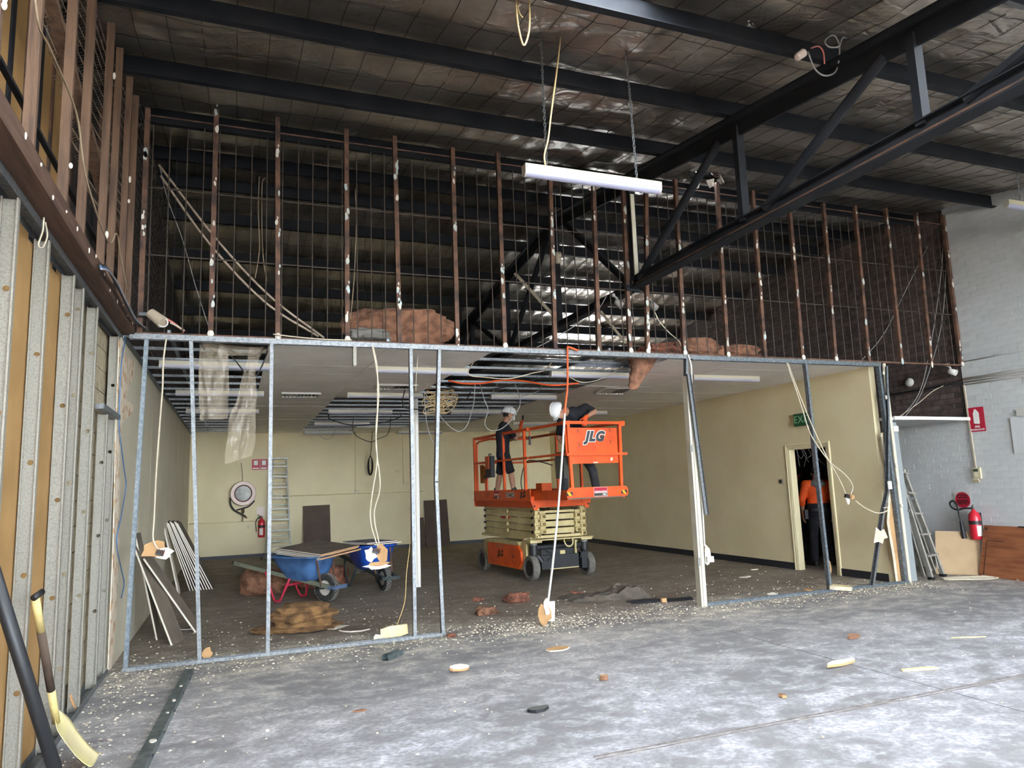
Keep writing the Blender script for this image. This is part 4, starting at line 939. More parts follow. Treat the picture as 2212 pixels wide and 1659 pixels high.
text('3246ES', dsk, (-0.5925, 0.68, 1.43), (0, -1, 0), (0, 0, 1), 0.11, lettw, 0.0006, 0, 0.009, 'number_outline'); text('3246ES', dsk, (-0.5935, 0.68, 1.43), (0, -1, 0), (0, 0, 1), 0.11, lettk, 0.0008, 0, 0.003, 'number_lettering')
text('JLG', dsk, (-0.593, 0.18, 1.43), (0, -1, 0), (0, 0, 1), 0.13, lettk, 0.0008, 0.25, 0.006, 'logo_lettering')
text('6735', dsk, (-0.5925, 1.66, 1.43), (0, -1, 0), (0, 0, 1), 0.1, M('faded number', (150, 70, 30), 0.6), 0.0008, 0, 0.001, 'faded_number')
tbx = thing('drill_case', 'orange and black tool case hooked on the left mid rail of the lift', 'tool case', M4(lift) @ V((-0.63, 1.42, 1.76)), LROT)
s = MB(); s.b2((-0.045, -0.13, 0), (0.035, 0.13, 0.40)); s.build('case_shell', blackm, tbx, local=True)
s = MB(); s.b2((-0.055, -0.06, 0.16), (-0.04, 0.11, 0.40)); s.build('orange_lid', M('case orange', (196, 88, 46), 0.6), tbx, local=True)
s = MB(); s.tube([(0, -0.05, 0.40), (0, -0.05, 0.44), (0, 0.05, 0.44), (0, 0.05, 0.40)], 0.01, 6); s.build('case_handle', blackm, tbx, local=True)

# ================================================================== PEOPLE
def remesh(o, vox=0.009, it=6):
    m = o.modifiers.new('r', 'REMESH'); m.mode = 'VOXEL'; m.voxel_size = vox; m.use_smooth_shade = True
    m2 = o.modifiers.new('s', 'SMOOTH'); m2.factor = 0.5; m2.iterations = it; return o
def loft(s, rings, n=18):
    "rings: (centre, right vector, front vector, half width, half depth)"
    vs = []
    for c, r, f, a, b in rings:
        vs += [V(c) + V(r) * (a * math.copysign(abs(cos(t)) ** 0.85, cos(t))) + V(f) * (b * math.copysign(abs(sin(t)) ** 0.85, sin(t))) for t in [2 * pi * j / n for j in range(n)]]
    m = len(rings)
    fs = [(i * n + j, i * n + (j + 1) % n, (i + 1) * n + (j + 1) % n, (i + 1) * n + j) for i in range(m - 1) for j in range(n)] + [tuple(range(n - 1, -1, -1)), tuple(range((m - 1) * n, m * n))]
    s.add(vs, fs)
def hand(s, w, d, nrm, side, curl=0.5, sc=1.0):
    "palm and five fingers from wrist w along d; nrm points out of the palm; side points to the thumb"
    d, nrm = V(d).normalized(), V(nrm).normalized(); side = (V(side) - d * V(side).dot(d)).normalized(); nrm = side.cross(d) if side.cross(d).dot(nrm) > 0 else d.cross(side)
    w = V(w); Rm = Matrix((side, d, nrm)).transposed()
    s.ball(w + d * 0.05 * sc, (0.042 * sc, 0.056 * sc, 0.019 * sc), 10, Rm)
    for i, L in enumerate((0.072, 0.082, 0.076, 0.060)):
        b = w + d * 0.088 * sc + side * (0.030 - 0.020 * i) * sc; a = curl * 0.5; p = b
        for k, fr in enumerate((0.45, 0.32, 0.25)):
            dd = d * cos(a) + nrm * sin(a); q = p + dd * L * fr * sc; s.limb(p, q, 0.0096 * sc - .0008 * k, 0.009 * sc - .0008 * k, 7); p = q; a += curl
    p = w + d * 0.03 * sc + side * 0.032 * sc; dd = (side * 0.75 + d * 0.6 + nrm * 0.35 * curl).normalized(); q = p + dd * 0.04 * sc; s.limb(p, q, 0.0125 * sc, 0.0105 * sc, 7)
    dd = (d * 0.85 + side * 0.25 + nrm * curl).normalized(); s.limb(q, q + dd * 0.032 * sc, 0.0105 * sc, 0.009 * sc, 7)
def head_shape(s, c, f, u):
    c, f, u = V(c), V(f).normalized(), V(u); u = (u - f * u.dot(f)).normalized(); r = f.cross(u); R_ = Matrix((r, f, u)).transposed()
    s.ball(c + u * 0.025 - f * 0.008, (0.074, 0.094, 0.092), 16, R_); s.ball(c + f * 0.022 - u * 0.045, (0.056, 0.066, 0.068), 14, R_)
    s.ball(c + f * 0.062 - u * 0.092, (0.026, 0.024, 0.02), 8, R_)                       # chin
    s.limb(c + f * 0.086 + u * 0.018, c + f * 0.104 - u * 0.022, 0.010, 0.015, 7)        # nose
    s.ball(c + f * 0.085 - u * 0.055, (0.024, 0.012, 0.011), 8, R_)                      # lips
    s.ball(c + f * 0.080 + u * 0.030, (0.052, 0.016, 0.012), 8, R_)                      # brow
    for q in (-1, 1): s.ball(c + r * q * 0.076 - f * 0.005 - u * 0.005, (0.011, 0.022, 0.034), 8, R_)
    return r, f, u, R_
def person(label, J, P):
    root = thing('person', label, 'person', P['loc'])
    r_h, f_h, f_s = V(P['rh']).normalized(), V(P['fh']).normalized(), V(P['fs']).normalized()
    hips, chest, neck, head = V(J['hips']), V(J['chest']), V(J['neck']), V(J['head'])
    shL, shR = V(J['shL']), V(J['shR']); rs = (shR - shL).normalized()
    bw = P.get('bulk', 1.0)
    body = MB(); r, f, u, Rh = head_shape(body, head, P['face'], P['hup'])
    body.limb(neck - (head - neck) * 0.2, head - u * 0.05 - f * 0.02, 0.062, 0.054)
    body.limb(chest, neck, 0.09, 0.065); body.limb(hips, chest, 0.11, 0.11); body.limb(shL, shR, 0.05, 0.05)
    for q in ('L', 'R'):
        sh, el, wr = V(J['sh' + q]), V(J['el' + q]), V(J['wr' + q])
        body.limb(sh, el, 0.048 * bw, 0.039 * bw); body.limb(el, wr, 0.041 * bw, 0.027)
        hd = P['hand' + q]
        if not P.get('glove' + q): hand(body, wr, *hd)
        hp, kn, an = V(J['hp' + q]), V(J['kn' + q]), V(J['an' + q]); tf_ = V(P['toe' + q]).normalized()
        body.limb(hp, kn, 0.082, 0.055); body.limb(kn, kn.lerp(an, 0.35), 0.052, 0.056); body.limb(kn.lerp(an, 0.35), an, 0.056, 0.036); body.limb(an, an + tf_ * 0.12 - V((0, 0, 0.05)), 0.035, 0.028)
    remesh(body.build('body', P.get('skin', skin), root), 0.0085, 4)
    eye = MB()
    for q in (-1, 1): eye.ball(head + f * 0.083 + r * q * 0.030 + u * 0.012, (0.012, 0.008, 0.007), 8, Rh)
    eye.build('eyes', M('eye white', (226, 220, 214), 0.3), root, smooth=True)
    for q in ('L', 'R'):
        if P.get('glove' + q):
            g = MB(); hand(g, V(J['wr' + q]), *P['hand' + q], sc=1.1) if len(P['hand' + q]) == 4 else hand(g, V(J['wr' + q]), *P['hand' + q]); d = (V(J['wr' + q]) - V(J['el' + q])).normalized(); g.limb(V(J['wr' + q]) - d * 0.05, V(J['wr' + q]) + d * 0.01, 0.036, 0.034); remesh(g.build('glove', cableo, root), 0.006, 3)
    # shirt
    s = MB(); mid = hips.lerp(chest, 0.5); ax = (chest - hips).normalized()
    fm_ = (f_h + f_s).normalized(); rm_ = (r_h + rs).normalized(); b = bw
    top = (shL + shR) / 2
    loft(s, [(hips - ax * 0.05, r_h, f_h, 0.178 * b, 0.125 * b), (hips + ax * 0.08, r_h, f_h, 0.172 * b, 0.12 * b), (mid, rm_, fm_, 0.168 * b, 0.115 * b), (chest, rs, f_s, 0.195 * b, 0.13 * b), (top.lerp(chest, 0.15), rs, f_s, 0.185 * b, 0.10 * b), (top + (neck - chest).normalized() * 0.05, rs, f_s, 0.085, 0.075)])
    s.limb(hips, chest, 0.115 * b, 0.14 * b); s.limb(shL, shR, 0.082 * b, 0.082 * b); s.limb(top, top.lerp(neck, 0.55), 0.10 * b, 0.082)
    for q in ('L', 'R'):
        sh, el, wr = V(J['sh' + q]), V(J['el' + q]), V(J['wr' + q]); t = P['sleeve']
        if t <= 1: s.limb(sh, sh.lerp(el, t), 0.070 * b, 0.064 * b); s.cyl(sh.lerp(el, t), sh.lerp(el, t + 0.06), 0.064 * b, 0.066 * b)
        else: s.limb(sh, el, 0.072 * b, 0.058 * b); s.limb(el, el.lerp(wr, t - 1), 0.058 * b, 0.05 * b)
    remesh(s.build('shirt', P['top'], root), 0.011, 5)
    # trousers or shorts
    s = MB(); loft(s, [(hips + ax * 0.06, r_h, f_h, 0.160 * b, 0.115 * b), (hips - ax * 0.04, r_h, f_h, 0.172 * b, 0.125 * b), (hips - ax * 0.12, r_h, f_h, 0.165 * b, 0.12 * b)])
    for q in ('L', 'R'):
        hp, kn, an = V(J['hp' + q]), V(J['kn' + q]), V(J['an' + q])
        if P.get('shorts'): s.limb(hp, hp.lerp(kn, 0.85), 0.098, 0.082); s.cyl(hp.lerp(kn, 0.82), hp.lerp(kn, 0.98), 0.082, 0.088)
        else: s.limb(hp, kn, 0.100, 0.076); s.limb(kn, an.lerp(kn, 0.12), 0.076, 0.068); s.cyl(an.lerp(kn, 0.15), an - V((0, 0, 0.02)), 0.068, 0.074)
    remesh(s.build('shorts' if P.get('shorts') else 'trousers', P['legs'], root), 0.011, 4)
    for q in ('L', 'R'):
        an, t_ = V(J['an' + q]), V(P['toe' + q]).normalized(); g = V((an.x, an.y, P['floor'])); s = MB()
        s.limb(an + V((0, 0, 0.08)), g + V((0, 0, 0.05)), 0.052, 0.05); s.limb(g + V((0, 0, 0.05)) - t_ * 0.03, g + t_ * 0.16 + V((0, 0, 0.042)), 0.046, 0.042); s.box(g + t_ * 0.06 + V((0, 0, 0.012)), (0.09, 0.27, 0.024), Matrix.Rotation(math.atan2(-t_.x, t_.y), 3, 'Z'))
        remesh(s.build('boot', blackm, root), 0.010, 2)
    if P.get('helmet'):
        hu = (u * 0.97 + f * 0.1).normalized(); s = MB(); c = head + u * 0.035 - f * 0.004
        ff = (f - hu * f.dot(hu)).normalized(); rr_ = ff.cross(hu); R2 = Matrix((rr_, ff, hu)).transposed()
        def hf(a, t):
            th = 2 * pi * a; ph = (pi / 2) * t; k = 1 + 0.05 * max(0, abs(sin(th)) - 0.97)
            p = V((0.118 * cos(th) * cos(ph), 0.146 * sin(th) * cos(ph), 0.136 * sin(ph))); 
            if t == 0: p *= 1.06
            return c + R2 @ p
        s.grid(hf, 28, 9)
        h = s.build('helmet', helm, root, smooth=True); sm = h.modifiers.new('t', 'SOLIDIFY'); sm.thickness = 0.004
        s = MB(); s.add([c + R2 @ V((0.108 * cos(t), 0.139 * sin(t) + dy, dz)) for dy, dz in ((0, 0.004), (0.05 , -0.012), (0.05, -0.016), (0, 0)) for t in [radians(25 + 130 * j / 12) for j in range(13)]], [(a * 13 + j, a * 13 + j + 1, ((a + 1) % 4) * 13 + j + 1, ((a + 1) % 4) * 13 + j) for a in range(4) for j in range(12)]); s.build('helmet_peak', helm, h, smooth=True)
        for k in (-1, 0, 1):
            s = MB(); s.tube([c + R2 @ V((0.03 * k * cos(t), 0.148 * cos(t) * (1 - 0.05 * abs(k)), 0.139 * sin(t) * (1 - 0.02 * abs(k)) + 0.002)) for t in [radians(25 + 110 * j / 10) for j in range(11)]], 0.006, 6); s.build('helmet_rib', helm, h, smooth=True)
        s = MB(); s.grid(lambda a, t: head + Rh @ V((0.081 * cos(pi + pi * a) * cos(-0.55 + t * .7), 0.099 * sin(pi + pi * a) * cos(-0.55 + t * .7) - 0.01, 0.02 + 0.095 * sin(-0.55 + t * .7))), 14, 5); s.build('hair', hair, root, smooth=True)
    else:
        s = MB(); s.grid(lambda a, t: head + Rh @ V((0.084 * cos(2 * pi * a) * cos(-0.25 + t * 1.82), 0.104 * sin(2 * pi * a) * cos(-0.25 + t * 1.82) - 0.012, 0.030 + 0.098 * sin(-0.25 + t * 1.82) + (0.03 * max(0, sin(2 * pi * a)) - 0.035 * max(0, -sin(2 * pi * a))) * (1 - t))), 24, 8); s.build('hair', hair, root, smooth=True)
    if P.get('mask'):
        s = MB(); s.ball(head + f * 0.088 - u * 0.045, (0.05, 0.042, 0.055), 14, Rh); s.build('dust_mask', white, root, smooth=True)
        s = MB(); s.tube([head + f * 0.08 - u * 0.03 + r * 0.04, head + r * 0.077 - u * 0.01, head - f * 0.09 + u * 0.01, head - r * 0.077 - u * 0.01, head + f * 0.08 - u * 0.03 - r * 0.04], 0.003, 5); s.build('mask_strap', white, root)
    return root, (r, f, u)
# the worker filming on the left of the deck, seen from his right side
AF = V((0.93, -0.25, 0)); AR = V((-0.25, -0.93, 0)) * 1
pA, _ = person('worker in black tee, shorts, white helmet and dust mask holding up a phone', dict(hips=(4.66, 12.5, 2.23), chest=(4.67, 12.5, 2.56), neck=(4.71, 12.49, 2.76), head=(4.79, 12.47, 2.90),
    shL=(4.73, 12.67, 2.69), shR=(4.65, 12.33, 2.69), elL=(4.86, 12.63, 2.46), wrL=(5.02, 12.52, 2.50), elR=(4.84, 12.28, 2.45), wrR=(4.975, 12.34, 2.66),
    hpL=(4.68, 12.59, 2.17), hpR=(4.66, 12.41, 2.17), knL=(4.66, 12.70, 1.82), anL=(4.64, 12.86, 1.45), knR=(4.76, 12.38, 1.83), anR=(4.80, 12.36, 1.45)),
    dict(loc=(4.66, 12.5, FLZ), rh=AR, fh=AF, fs=AF, face=(0.95, -0.22, -0.12), hup=(0.15, 0, 1), handL=((0.9, -0.2, 0.1), (0, 0, -1), (0.1, -0.9, .1), 0.5), handR=((0.15, 0.1, 0.97), (0.9, 0.35, 0), (-0.3, 0.9, 0), 0.6),
    toeL=(0.9, -.2, 0), toeR=(0.95, -.3, 0), floor=FLZ, top=cloth, legs=cloth, sleeve=0.75, shorts=True, helmet=True, mask=True, bulk=1.0, gloveR=True))
ph = thing('mobile_phone', 'dark mobile phone held up by the worker in shorts', 'phone', (5.03, 12.37, 2.745))
s = MB(); s.box((0.0, 0.0, 0.075), (0.012, 0.075, 0.15), Matrix.Rotation(0.15, 3, 'Y')); s.build('phone_case', blackm, ph, local=True); s = MB(); s.box((-0.008, 0.0, 0.075), (0.001, 0.068, 0.14), Matrix.Rotation(0.15, 3, 'Y')); s.build('screen', M('dim screen', (40, 44, 50), 0.15), ph, local=True)
# the worker bending over the front of the deck
hnd = at(1262, 895, Y=10.22); hnd.z = 2.60
pB, _ = person('stooping worker in black tee and white helmet resting an orange glove on the rail', dict(hips=(5.36, 10.86, 2.24), chest=(5.19, 10.54, 2.70), neck=(4.98, 10.45, 2.77), head=(4.86, 10.41, 2.75),
    shL=(5.37, 10.45, 2.81), shR=(5.00, 10.58, 2.62), elL=(5.47, 10.33, 2.745), wrL=(hnd.x + .015, 10.22, 2.635), elR=(4.92, 10.56, 2.33), wrR=(5.06, 10.50, 2.13),
    hpL=(5.45, 10.86, 2.17), hpR=(5.27, 10.88, 2.17), knL=(5.62, 10.78, 1.80), anL=(5.72, 10.86, 1.45), knR=(5.08, 10.72, 1.78), anR=(5.06, 10.80, 1.45)),
    dict(loc=(5.36, 10.86, FLZ), rh=(-0.95, 0.1, 0), fh=(-0.25, -0.75, -0.6), fs=(-0.2, -0.45, -0.85), face=(-0.45, -0.30, -0.85), hup=(-0.85, -0.1, 0.45), handL=((-0.35, -0.5, -0.75), (-.2, 0.6, -0.5), (-0.9, .1, 0.3), 0.75), handR=((0.2, -0.1, -0.9), (0.5, -0.6, 0), (0.3, -0.8, 0), 0.7),
    toeL=(0.2, -0.9, 0), toeR=(-0.2, -0.9, 0), floor=FLZ, top=cloth, legs=clothg, sleeve=0.7, helmet=True, bulk=1.1, gloveL=True, gloveR=True))
# two people in the dark store room, seen through the doorway
CF = V((0.36, 0.93, 0)); CR = V((0.93, -0.36, 0)); cc = V((9.80, 10.16, 0))
def rel(b, F_, R_, x, y, z): return b + R_ * x + F_ * y + V((0, 0, z))
r_ = lambda x, y, z: rel(cc, CF, CR, x, y, z)
pC, (r, f, u) = person('person in orange hi-vis top and dark work trousers standing in the doorway, back turned', dict(hips=r_(0, 0, 0.98), chest=r_(0, -0.01, 1.28), neck=r_(0, 0.0, 1.49), head=r_(0.02, 0.03, 1.63),
    shL=r_(-0.19, 0, 1.42), shR=r_(0.19, 0, 1.42), elL=r_(-0.29, -0.02, 1.15), elR=r_(0.28, -0.01, 1.14), wrL=r_(-0.26, 0.06, 0.90), wrR=r_(0.27, 0.06, 0.90),
    hpL=r_(-0.09, 0, 0.92), hpR=r_(0.09, 0, 0.92), knL=r_(-0.12, 0.03, 0.5), knR=r_(0.13, 0.02, 0.5), anL=r_(-0.16, -0.02, 0.09), anR=r_(0.15, 0.0, 0.09)),
    dict(loc=cc, rh=CR, fh=CF, fs=CF, face=CF + CR * 0.3, hup=(0, 0, 1), handL=((0, 0, -1), CR, CF, 0.4), handR=((0, 0, -1), -CR, CF, 0.4), toeL=CF - CR * .3, toeR=CF + CR * .2, floor=0, top=hivis, legs=cloth, sleeve=1.25, bulk=1.08))
s = MB(); loft(s, [(r_(0, -0.02, 1.40), CR, CF, 0.16, 0.125), (r_(0, -0.045, 1.46), CR, CF, 0.13, 0.105), (r_(0, -0.02, 1.51), CR, CF, 0.085, 0.08)]); s.ball(r_(0, -0.10, 1.42), (0.11, 0.06, 0.07), 12); remesh(s.build('grey_hood', hood, pC), 0.012, 4)
s = MB(); loft(s, [(r_(0, 0, 0.93), CR, CF, 0.205, 0.15), (r_(0, 0, 1.09), CR, CF, 0.20, 0.145)]); s.build('black_hem', cloth, pC, smooth=True)
s = MB(); loft(s, [(r_(0, 0, 0.955), CR, CF, 0.212, 0.156), (r_(0, 0, 1.0), CR, CF, 0.212, 0.156)]); b_ = s.build('tool_belt', blackm, pC)
for x, y, m in ((-0.24, -0.02, blackm), (0.24, -0.02, blackm), (-0.25, 0.05, M('belt tool orange', (214, 104, 40), 0.5))):
    s = MB(); s.box(r_(x, y, 0.90), (0.06, 0.05, 0.16 if m is blackm else 0.09), Matrix.Rotation(-0.37, 3, 'Z')); s.build('pouch', m, b_)
dd_ = V((10.12, 11.0, 0)); DF = V((0.95, 0.1, 0)); DR = V((0.1, -0.95, 0))
r2 = lambda x, y, z: rel(dd_, DF, DR, x, y, z)
pD, _ = person('dark clothed person deeper in the unlit room, standing beyond the orange top', dict(hips=r2(0, 0, 0.96), chest=r2(0, 0, 1.27), neck=r2(0.0, 0.02, 1.48), head=r2(0, 0.05, 1.62),
    shL=r2(-0.18, 0, 1.41), shR=r2(0.18, 0, 1.41), elL=r2(-0.25, 0.02, 1.14), elR=r2(0.25, 0.02, 1.14), wrL=r2(-0.2, 0.16, 0.95), wrR=r2(0.2, 0.16, 0.95),
    hpL=r2(-0.09, 0, 0.92), hpR=r2(0.09, 0, 0.92), knL=r2(-0.1, 0.03, 0.5), knR=r2(0.1, 0.03, 0.5), anL=r2(-0.11, 0, 0.09), anR=r2(0.11, 0, 0.09)),
    dict(loc=dd_, rh=DR, fh=DF, fs=DF, face=DF, hup=(0, 0, 1), handL=((.4, 0, -.9), (0, -.9, 0), DF, 0.4), handR=((.4, 0, -.9), (0, .9, 0), DF, 0.4), toeL=DF, toeR=DF, floor=0, top=cloth, legs=clothg, sleeve=1.8))
s = MB(); 
for k in range(9):
    x = 9.3 + (k % 5) * 0.12; y = 10.0 + (k // 5) * 0.25; s.tube(curve_pts([(x, y, 2.36), (x + 0.02 * (-1) ** k, y + .03, 2.1), (x + 0.06 * sin(k), y, 1.85 + 0.05 * (k % 3)), (x + 0.1 * sin(k * 2), y - .02, 1.75 + 0.07 * (k % 4))], 5), 0.005, 5)
tag(s.build('loose_wires', cableg, smooth=True), 'bunch of loose grey wires hanging inside the dark doorway', 'wires')
# ================================================================== WHEELBARROWS AND BOARDS
def rrect(cx, z, a, b, n=24, e=0.45):
    return [V((cx + a * math.copysign(abs(cos(t)) ** e, cos(t)), b * math.copysign(abs(sin(t)) ** e, sin(t)), z)) for t in [2 * pi * j / n for j in range(n)]]
def barrow(label, loc, ang, tray, bars, legs, front, tall=0.0, dx=0.0):
    t = thing('wheelbarrow', label, 'wheelbarrow', (*loc, 0), ang); n = 24
    s = MB(); rg = [rrect(0.06 + dx, 0.30, 0.20, 0.17), rrect(0.04 + dx, 0.34, 0.27, 0.21), rrect(0.02 + dx, 0.50, 0.36, 0.28), rrect(dx, 0.62 + tall, 0.44, 0.33), rrect(dx, 0.625 + tall, 0.47, 0.355), rrect(dx, 0.61 + tall, 0.475, 0.36)]
    vs = [p for r in rg for p in r]; s.add(vs, [(i * n + j, i * n + (j + 1) % n, (i + 1) * n + (j + 1) % n, (i + 1) * n + j) for i in range(5) for j in range(n)] + [tuple(range(n - 1, -1, -1))])
    o = s.build('tray', tray, t, smooth=True, local=True); m = o.modifiers.new('t', 'SOLIDIFY'); m.thickness = 0.006
    for sg in (-1, 1):
        s = MB(); s.bar((0.78, sg * 0.10, 0.22), (-0.98, sg * 0.29, 0.56), 0.045, 0.055); s.build('frame_bar', bars, t, local=True)
        s = MB(); s.tube(curve_pts([(x_ + dx, y_, z_) for x_, y_, z_ in ((-0.10, sg * 0.19, 0.36), (-0.20, sg * 0.26, 0.08), (-0.24, sg * 0.27, 0.022), (-0.32, sg * 0.27, 0.022), (-0.38, sg * 0.265, 0.10), (-0.55, sg * 0.24, 0.44))], 4), 0.018, 8); s.build('leg', legs, t, smooth=True, local=True)
        s = MB(); s.bar((0.62, sg * 0.13, 0.22), (0.40 + dx, sg * 0.19, 0.60 + tall), 0.03, 0.012); s.build('strut', rust, t, local=True)
        s = MB(); s.cyl((-0.86, sg * 0.277, 0.537), (-1.02, sg * 0.294, 0.568), 0.024, n=8); s.build('grip', blackm, t, local=True)
    s = MB(); s.bar((-0.17 + dx, -0.23, 0.24), (-0.17 + dx, 0.23, 0.24), 0.02, 0.03); s.build('leg_brace', legs, t, local=True)
    s = MB(); s.bar((0.86, -0.15, 0.22), (0.86, 0.15, 0.22), 0.02, 0.05); s.b2((0.74, -0.14, 0.20), (0.87, -0.10, 0.24)); s.b2((0.74, 0.10, 0.20), (0.87, 0.14, 0.24)); s.build('front_bar', front, t, local=True)
    s = MB(); s.lathe((0.60, -0.05, 0.20), (0, 1, 0), [(0.11, 0.01), (0.16, 0.0), (0.188, 0.012), (0.20, 0.03), (0.20, 0.07), (0.188, 0.088), (0.16, 0.10), (0.11, 0.09)], 28, cap=False); w = s.build('tyre', tyrek, t, local=True); smooth_angle(w, 50)
    for k in range(30):      # tread blocks
        a = 2 * pi * k / 30; s = MB()
        for y in (-0.028, 0.0, 0.028):
            aa = a + (0.1 if y == 0 else 0); s.box((0.60 + 0.2005 * cos(aa), y, 0.20 + 0.2005 * sin(aa)), (0.008, 0.02, 0.024), Matrix.Rotation(-aa, 3, 'Y'))
        if k % 1 == 0: s.build('tread_block', M('tread grey', (120, 116, 108), 0.9), w, local=True)
    s = MB(); s.lathe((0.60, -0.045, 0.20), (0, 1, 0), [(0.0, 0.012), (0.05, 0.0), (0.10, 0.02), (0.112, 0.01), (0.112, 0.08), (0.10, 0.07), (0.05, 0.09), (0.0, 0.078)], 24, cap=False); s.build('hub', M('pale hub', (206, 196, 184), 0.5), w, smooth=True, local=True)
    s = MB(); s.cyl((0.60, -0.13, 0.20), (0.60, 0.13, 0.20), 0.012, n=8); s.build('axle', darkg, t, local=True)
    return t
barrow('worn blue wheelbarrow with red legs carrying a stack of ceiling boards', (0.90, 11.60), radians(-48), blue1, olive, redp, M('blue grey bar', (86, 104, 132), 0.5), 0.04, 0.17)
barrow('bright blue wheelbarrow with dark legs facing the camera behind the hanging cables', (2.15, 12.33), radians(-78), blue2, darkg, darkg, darkg, 0.08)
def board(name, label, cat, c4, th, mats, group=None, k=None):
    "board from four corners, face first then edges"
    c4 = [V(p) for p in c4]; nrm = (c4[1] - c4[0]).cross(c4[3] - c4[0]).normalized(); k = nrm if k is None else V(k); s = MB()
    vs = c4 + [p + k * th for p in c4]; s.add(vs, [(3, 2, 1, 0), (4, 5, 6, 7)]); s.mi(1).add(vs, [(0, 1, 5, 4), (2, 3, 7, 6)]); s.mi(2).add(vs, [(1, 2, 6, 5), (3, 0, 4, 7)])
    o = s.build(name, mats); tag(o, label, cat, group); return o
pF, pL, pR = at(690, 1211, Y=10.97), at(597, 1197, Y=11.75), at(773, 1190, Y=11.5)
nn = (pL - pF).cross(pR - pF); nn = nn if nn.z > 0 else -nn; nn.normalize()
for i, w in enumerate(('lowest', 'second from bottom', 'middle', 'second from top', 'topmost')):
    o_ = V((0.03 * sin(i * 2.1), 0.025 * cos(i * 3.3), 0)) + nn * (0.0172 * i)
    q = [pF + o_, pR + o_ + (pR - pF) * (0.04 if i < 2 else 0), pL + pR - pF + o_, pL + o_]
    board('ceiling_board', 'grey brown ceiling board, %s of the stack across the worn blue wheelbarrow' % w, 'board', q, 0.015, [tileb, edget, edgew], 'boards on the worn wheelbarrow', nn)
for i, (c, a, w) in enumerate((((2.18, 12.28, 0.722), 0.25, 'lower board, white edged, lying in the bright blue wheelbarrow'), ((2.15, 12.36, 0.742), 0.1, 'upper board, white edged, lying in the bright blue wheelbarrow'))):
    R_ = Matrix.Rotation(a - 1.33, 3, 'Z'); q = [V(c) + R_ @ V((x * .42, y * .28, 0)) for x, y in ((-1, -1), (1, -1), (1, 1), (-1, 1))]
    board('ceiling_board', w, 'board', q, 0.015, [M('board grey', (120, 118, 116), 0.8), edgew, edgew], 'boards in the bright wheelbarrow', (0, 0, 1))
# planks and boards leaning on the left lining
def lean(name, label, b, t, wy, th, mats, group=None):
    b, t = V(b), V(t); ax = (t - b).normalized(); wv = V((wy[0], wy[1], 0)); k = ax.cross(wv).normalized(); k = k if k.x > 0 else -k
    return board(name, label, 'board', [b, b + wv, t + wv, t], th, mats, group, -k)
XW = XL + 0.02
lean('plank', 'grey brown plank with a chipped white edge leaning steeply by the left stud', at(373, 1394, Z=0.0), at(291, 1180, X=XW), (0.10, 0.30), 0.02, [tileb, tileb, edgew])
lean('plank', 'grey brown plank lying at a flatter angle over the steeper plank', at(425, 1366, Z=0.0), V((XW + 0.12, 9.20, 0.93)), (0.05, 0.32), 0.02, [tileb, tileb, edgew])
lean('plank', 'short plank edge standing tallest beside the leaning planks near the left lining', V((-0.78, 9.35, 0.0)), at(293, 1152, X=XW), (0.03, 0.2), 0.018, [tileb, tileb, edgew])
lean('white_board', 'single white edged board standing apart, left of the fanned boards', at(387, 1285, Z=0), at(352, 1122, Y=13.4), (0.0, 0.35), 0.022, [edgew, edgew, edgew])
names_ = ['nearest the wall', 'second out from the wall', 'third out from the wall', 'fourth out from the wall', 'middle one', 'fourth from the outer end', 'third from the outer end', 'second from the outer end', 'outermost, showing its brown face']
for i in range(9):
    x = 412 + 48 * i / 8; b = at(x, 1275, Y=13.8); b.z = 0.0; t = at(359 + 25 * i / 8, 1126 + (i % 3) * 2, Y=13.8)
    lean('ceiling_board', 'ceiling board in the fan leaning on the left lining, %s' % names_[i], b, t, (0.02, 0.58), 0.016, [tileb, edgew, edgew], 'boards fanned against the left lining')
# ---------------------------------------------------------------- insulation
def lump(name, label, c, r, seed, mat, cat='insulation', amp=0.25, fold=0.0, rz=0.0, flat=None, group=None):
    s = MB(); c = V(c); R_ = Matrix.Rotation(rz, 3, 'Z'); nu, nv = 80, 44; vs = []
    for i in range(nu):
        for j in range(nv + 1):
            a = 2 * pi * i / nu; b = -pi / 2 + pi * j / nv; d = V((cos(a) * cos(b), sin(a) * cos(b), sin(b)))
            k = 1 + amp * (nz(d, 1.6, seed) + 0.5 * nz(d, 3.7, seed + 3) + 0.22 * nz(d, 9, seed + 5) + 0.12 * nz(d, 21, seed + 8)) + fold * 0.12 * sin(9 * d.z + 3 * nz(d, 2, seed))
            q = V((math.copysign(abs(d.x) ** .75, d.x) * r[0], math.copysign(abs(d.y) ** .75, d.y) * r[1], math.copysign(abs(d.z) ** .8, d.z) * r[2])) * k
            q = R_ @ q + c
            if flat is not None: q.z = max(q.z, flat)
            vs.append(q)
    s.add(vs, [(i * (nv + 1) + j, ((i + 1) % nu) * (nv + 1) + j, ((i + 1) % nu) * (nv + 1) + j + 1, i * (nv + 1) + j + 1) for i in range(nu) for j in range(nv)])
    return tag(s.build(name, mat, smooth=True), label, cat, group)
lump('insulation_bundle', 'folded bundle of ochre insulation on the floor in front of the wheelbarrows', (0.80, 9.16, 0.13), (0.36, 0.24, 0.15), 2, insy, fold=1.0, rz=-0.25, flat=0.0, amp=0.16)
lump('insulation_mat', 'thin ochre insulation spreading flat under the folded bundle', (0.70, 9.10, 0.03), (0.46, 0.27, 0.03), 4, insy, flat=0.0, rz=-0.2)
lump('insulation_heap', 'brown insulation heap on the floor behind the worn blue wheelbarrow', (0.50, 12.75, 0.16), (0.40, 0.33, 0.22), 6, insu, flat=0.0)
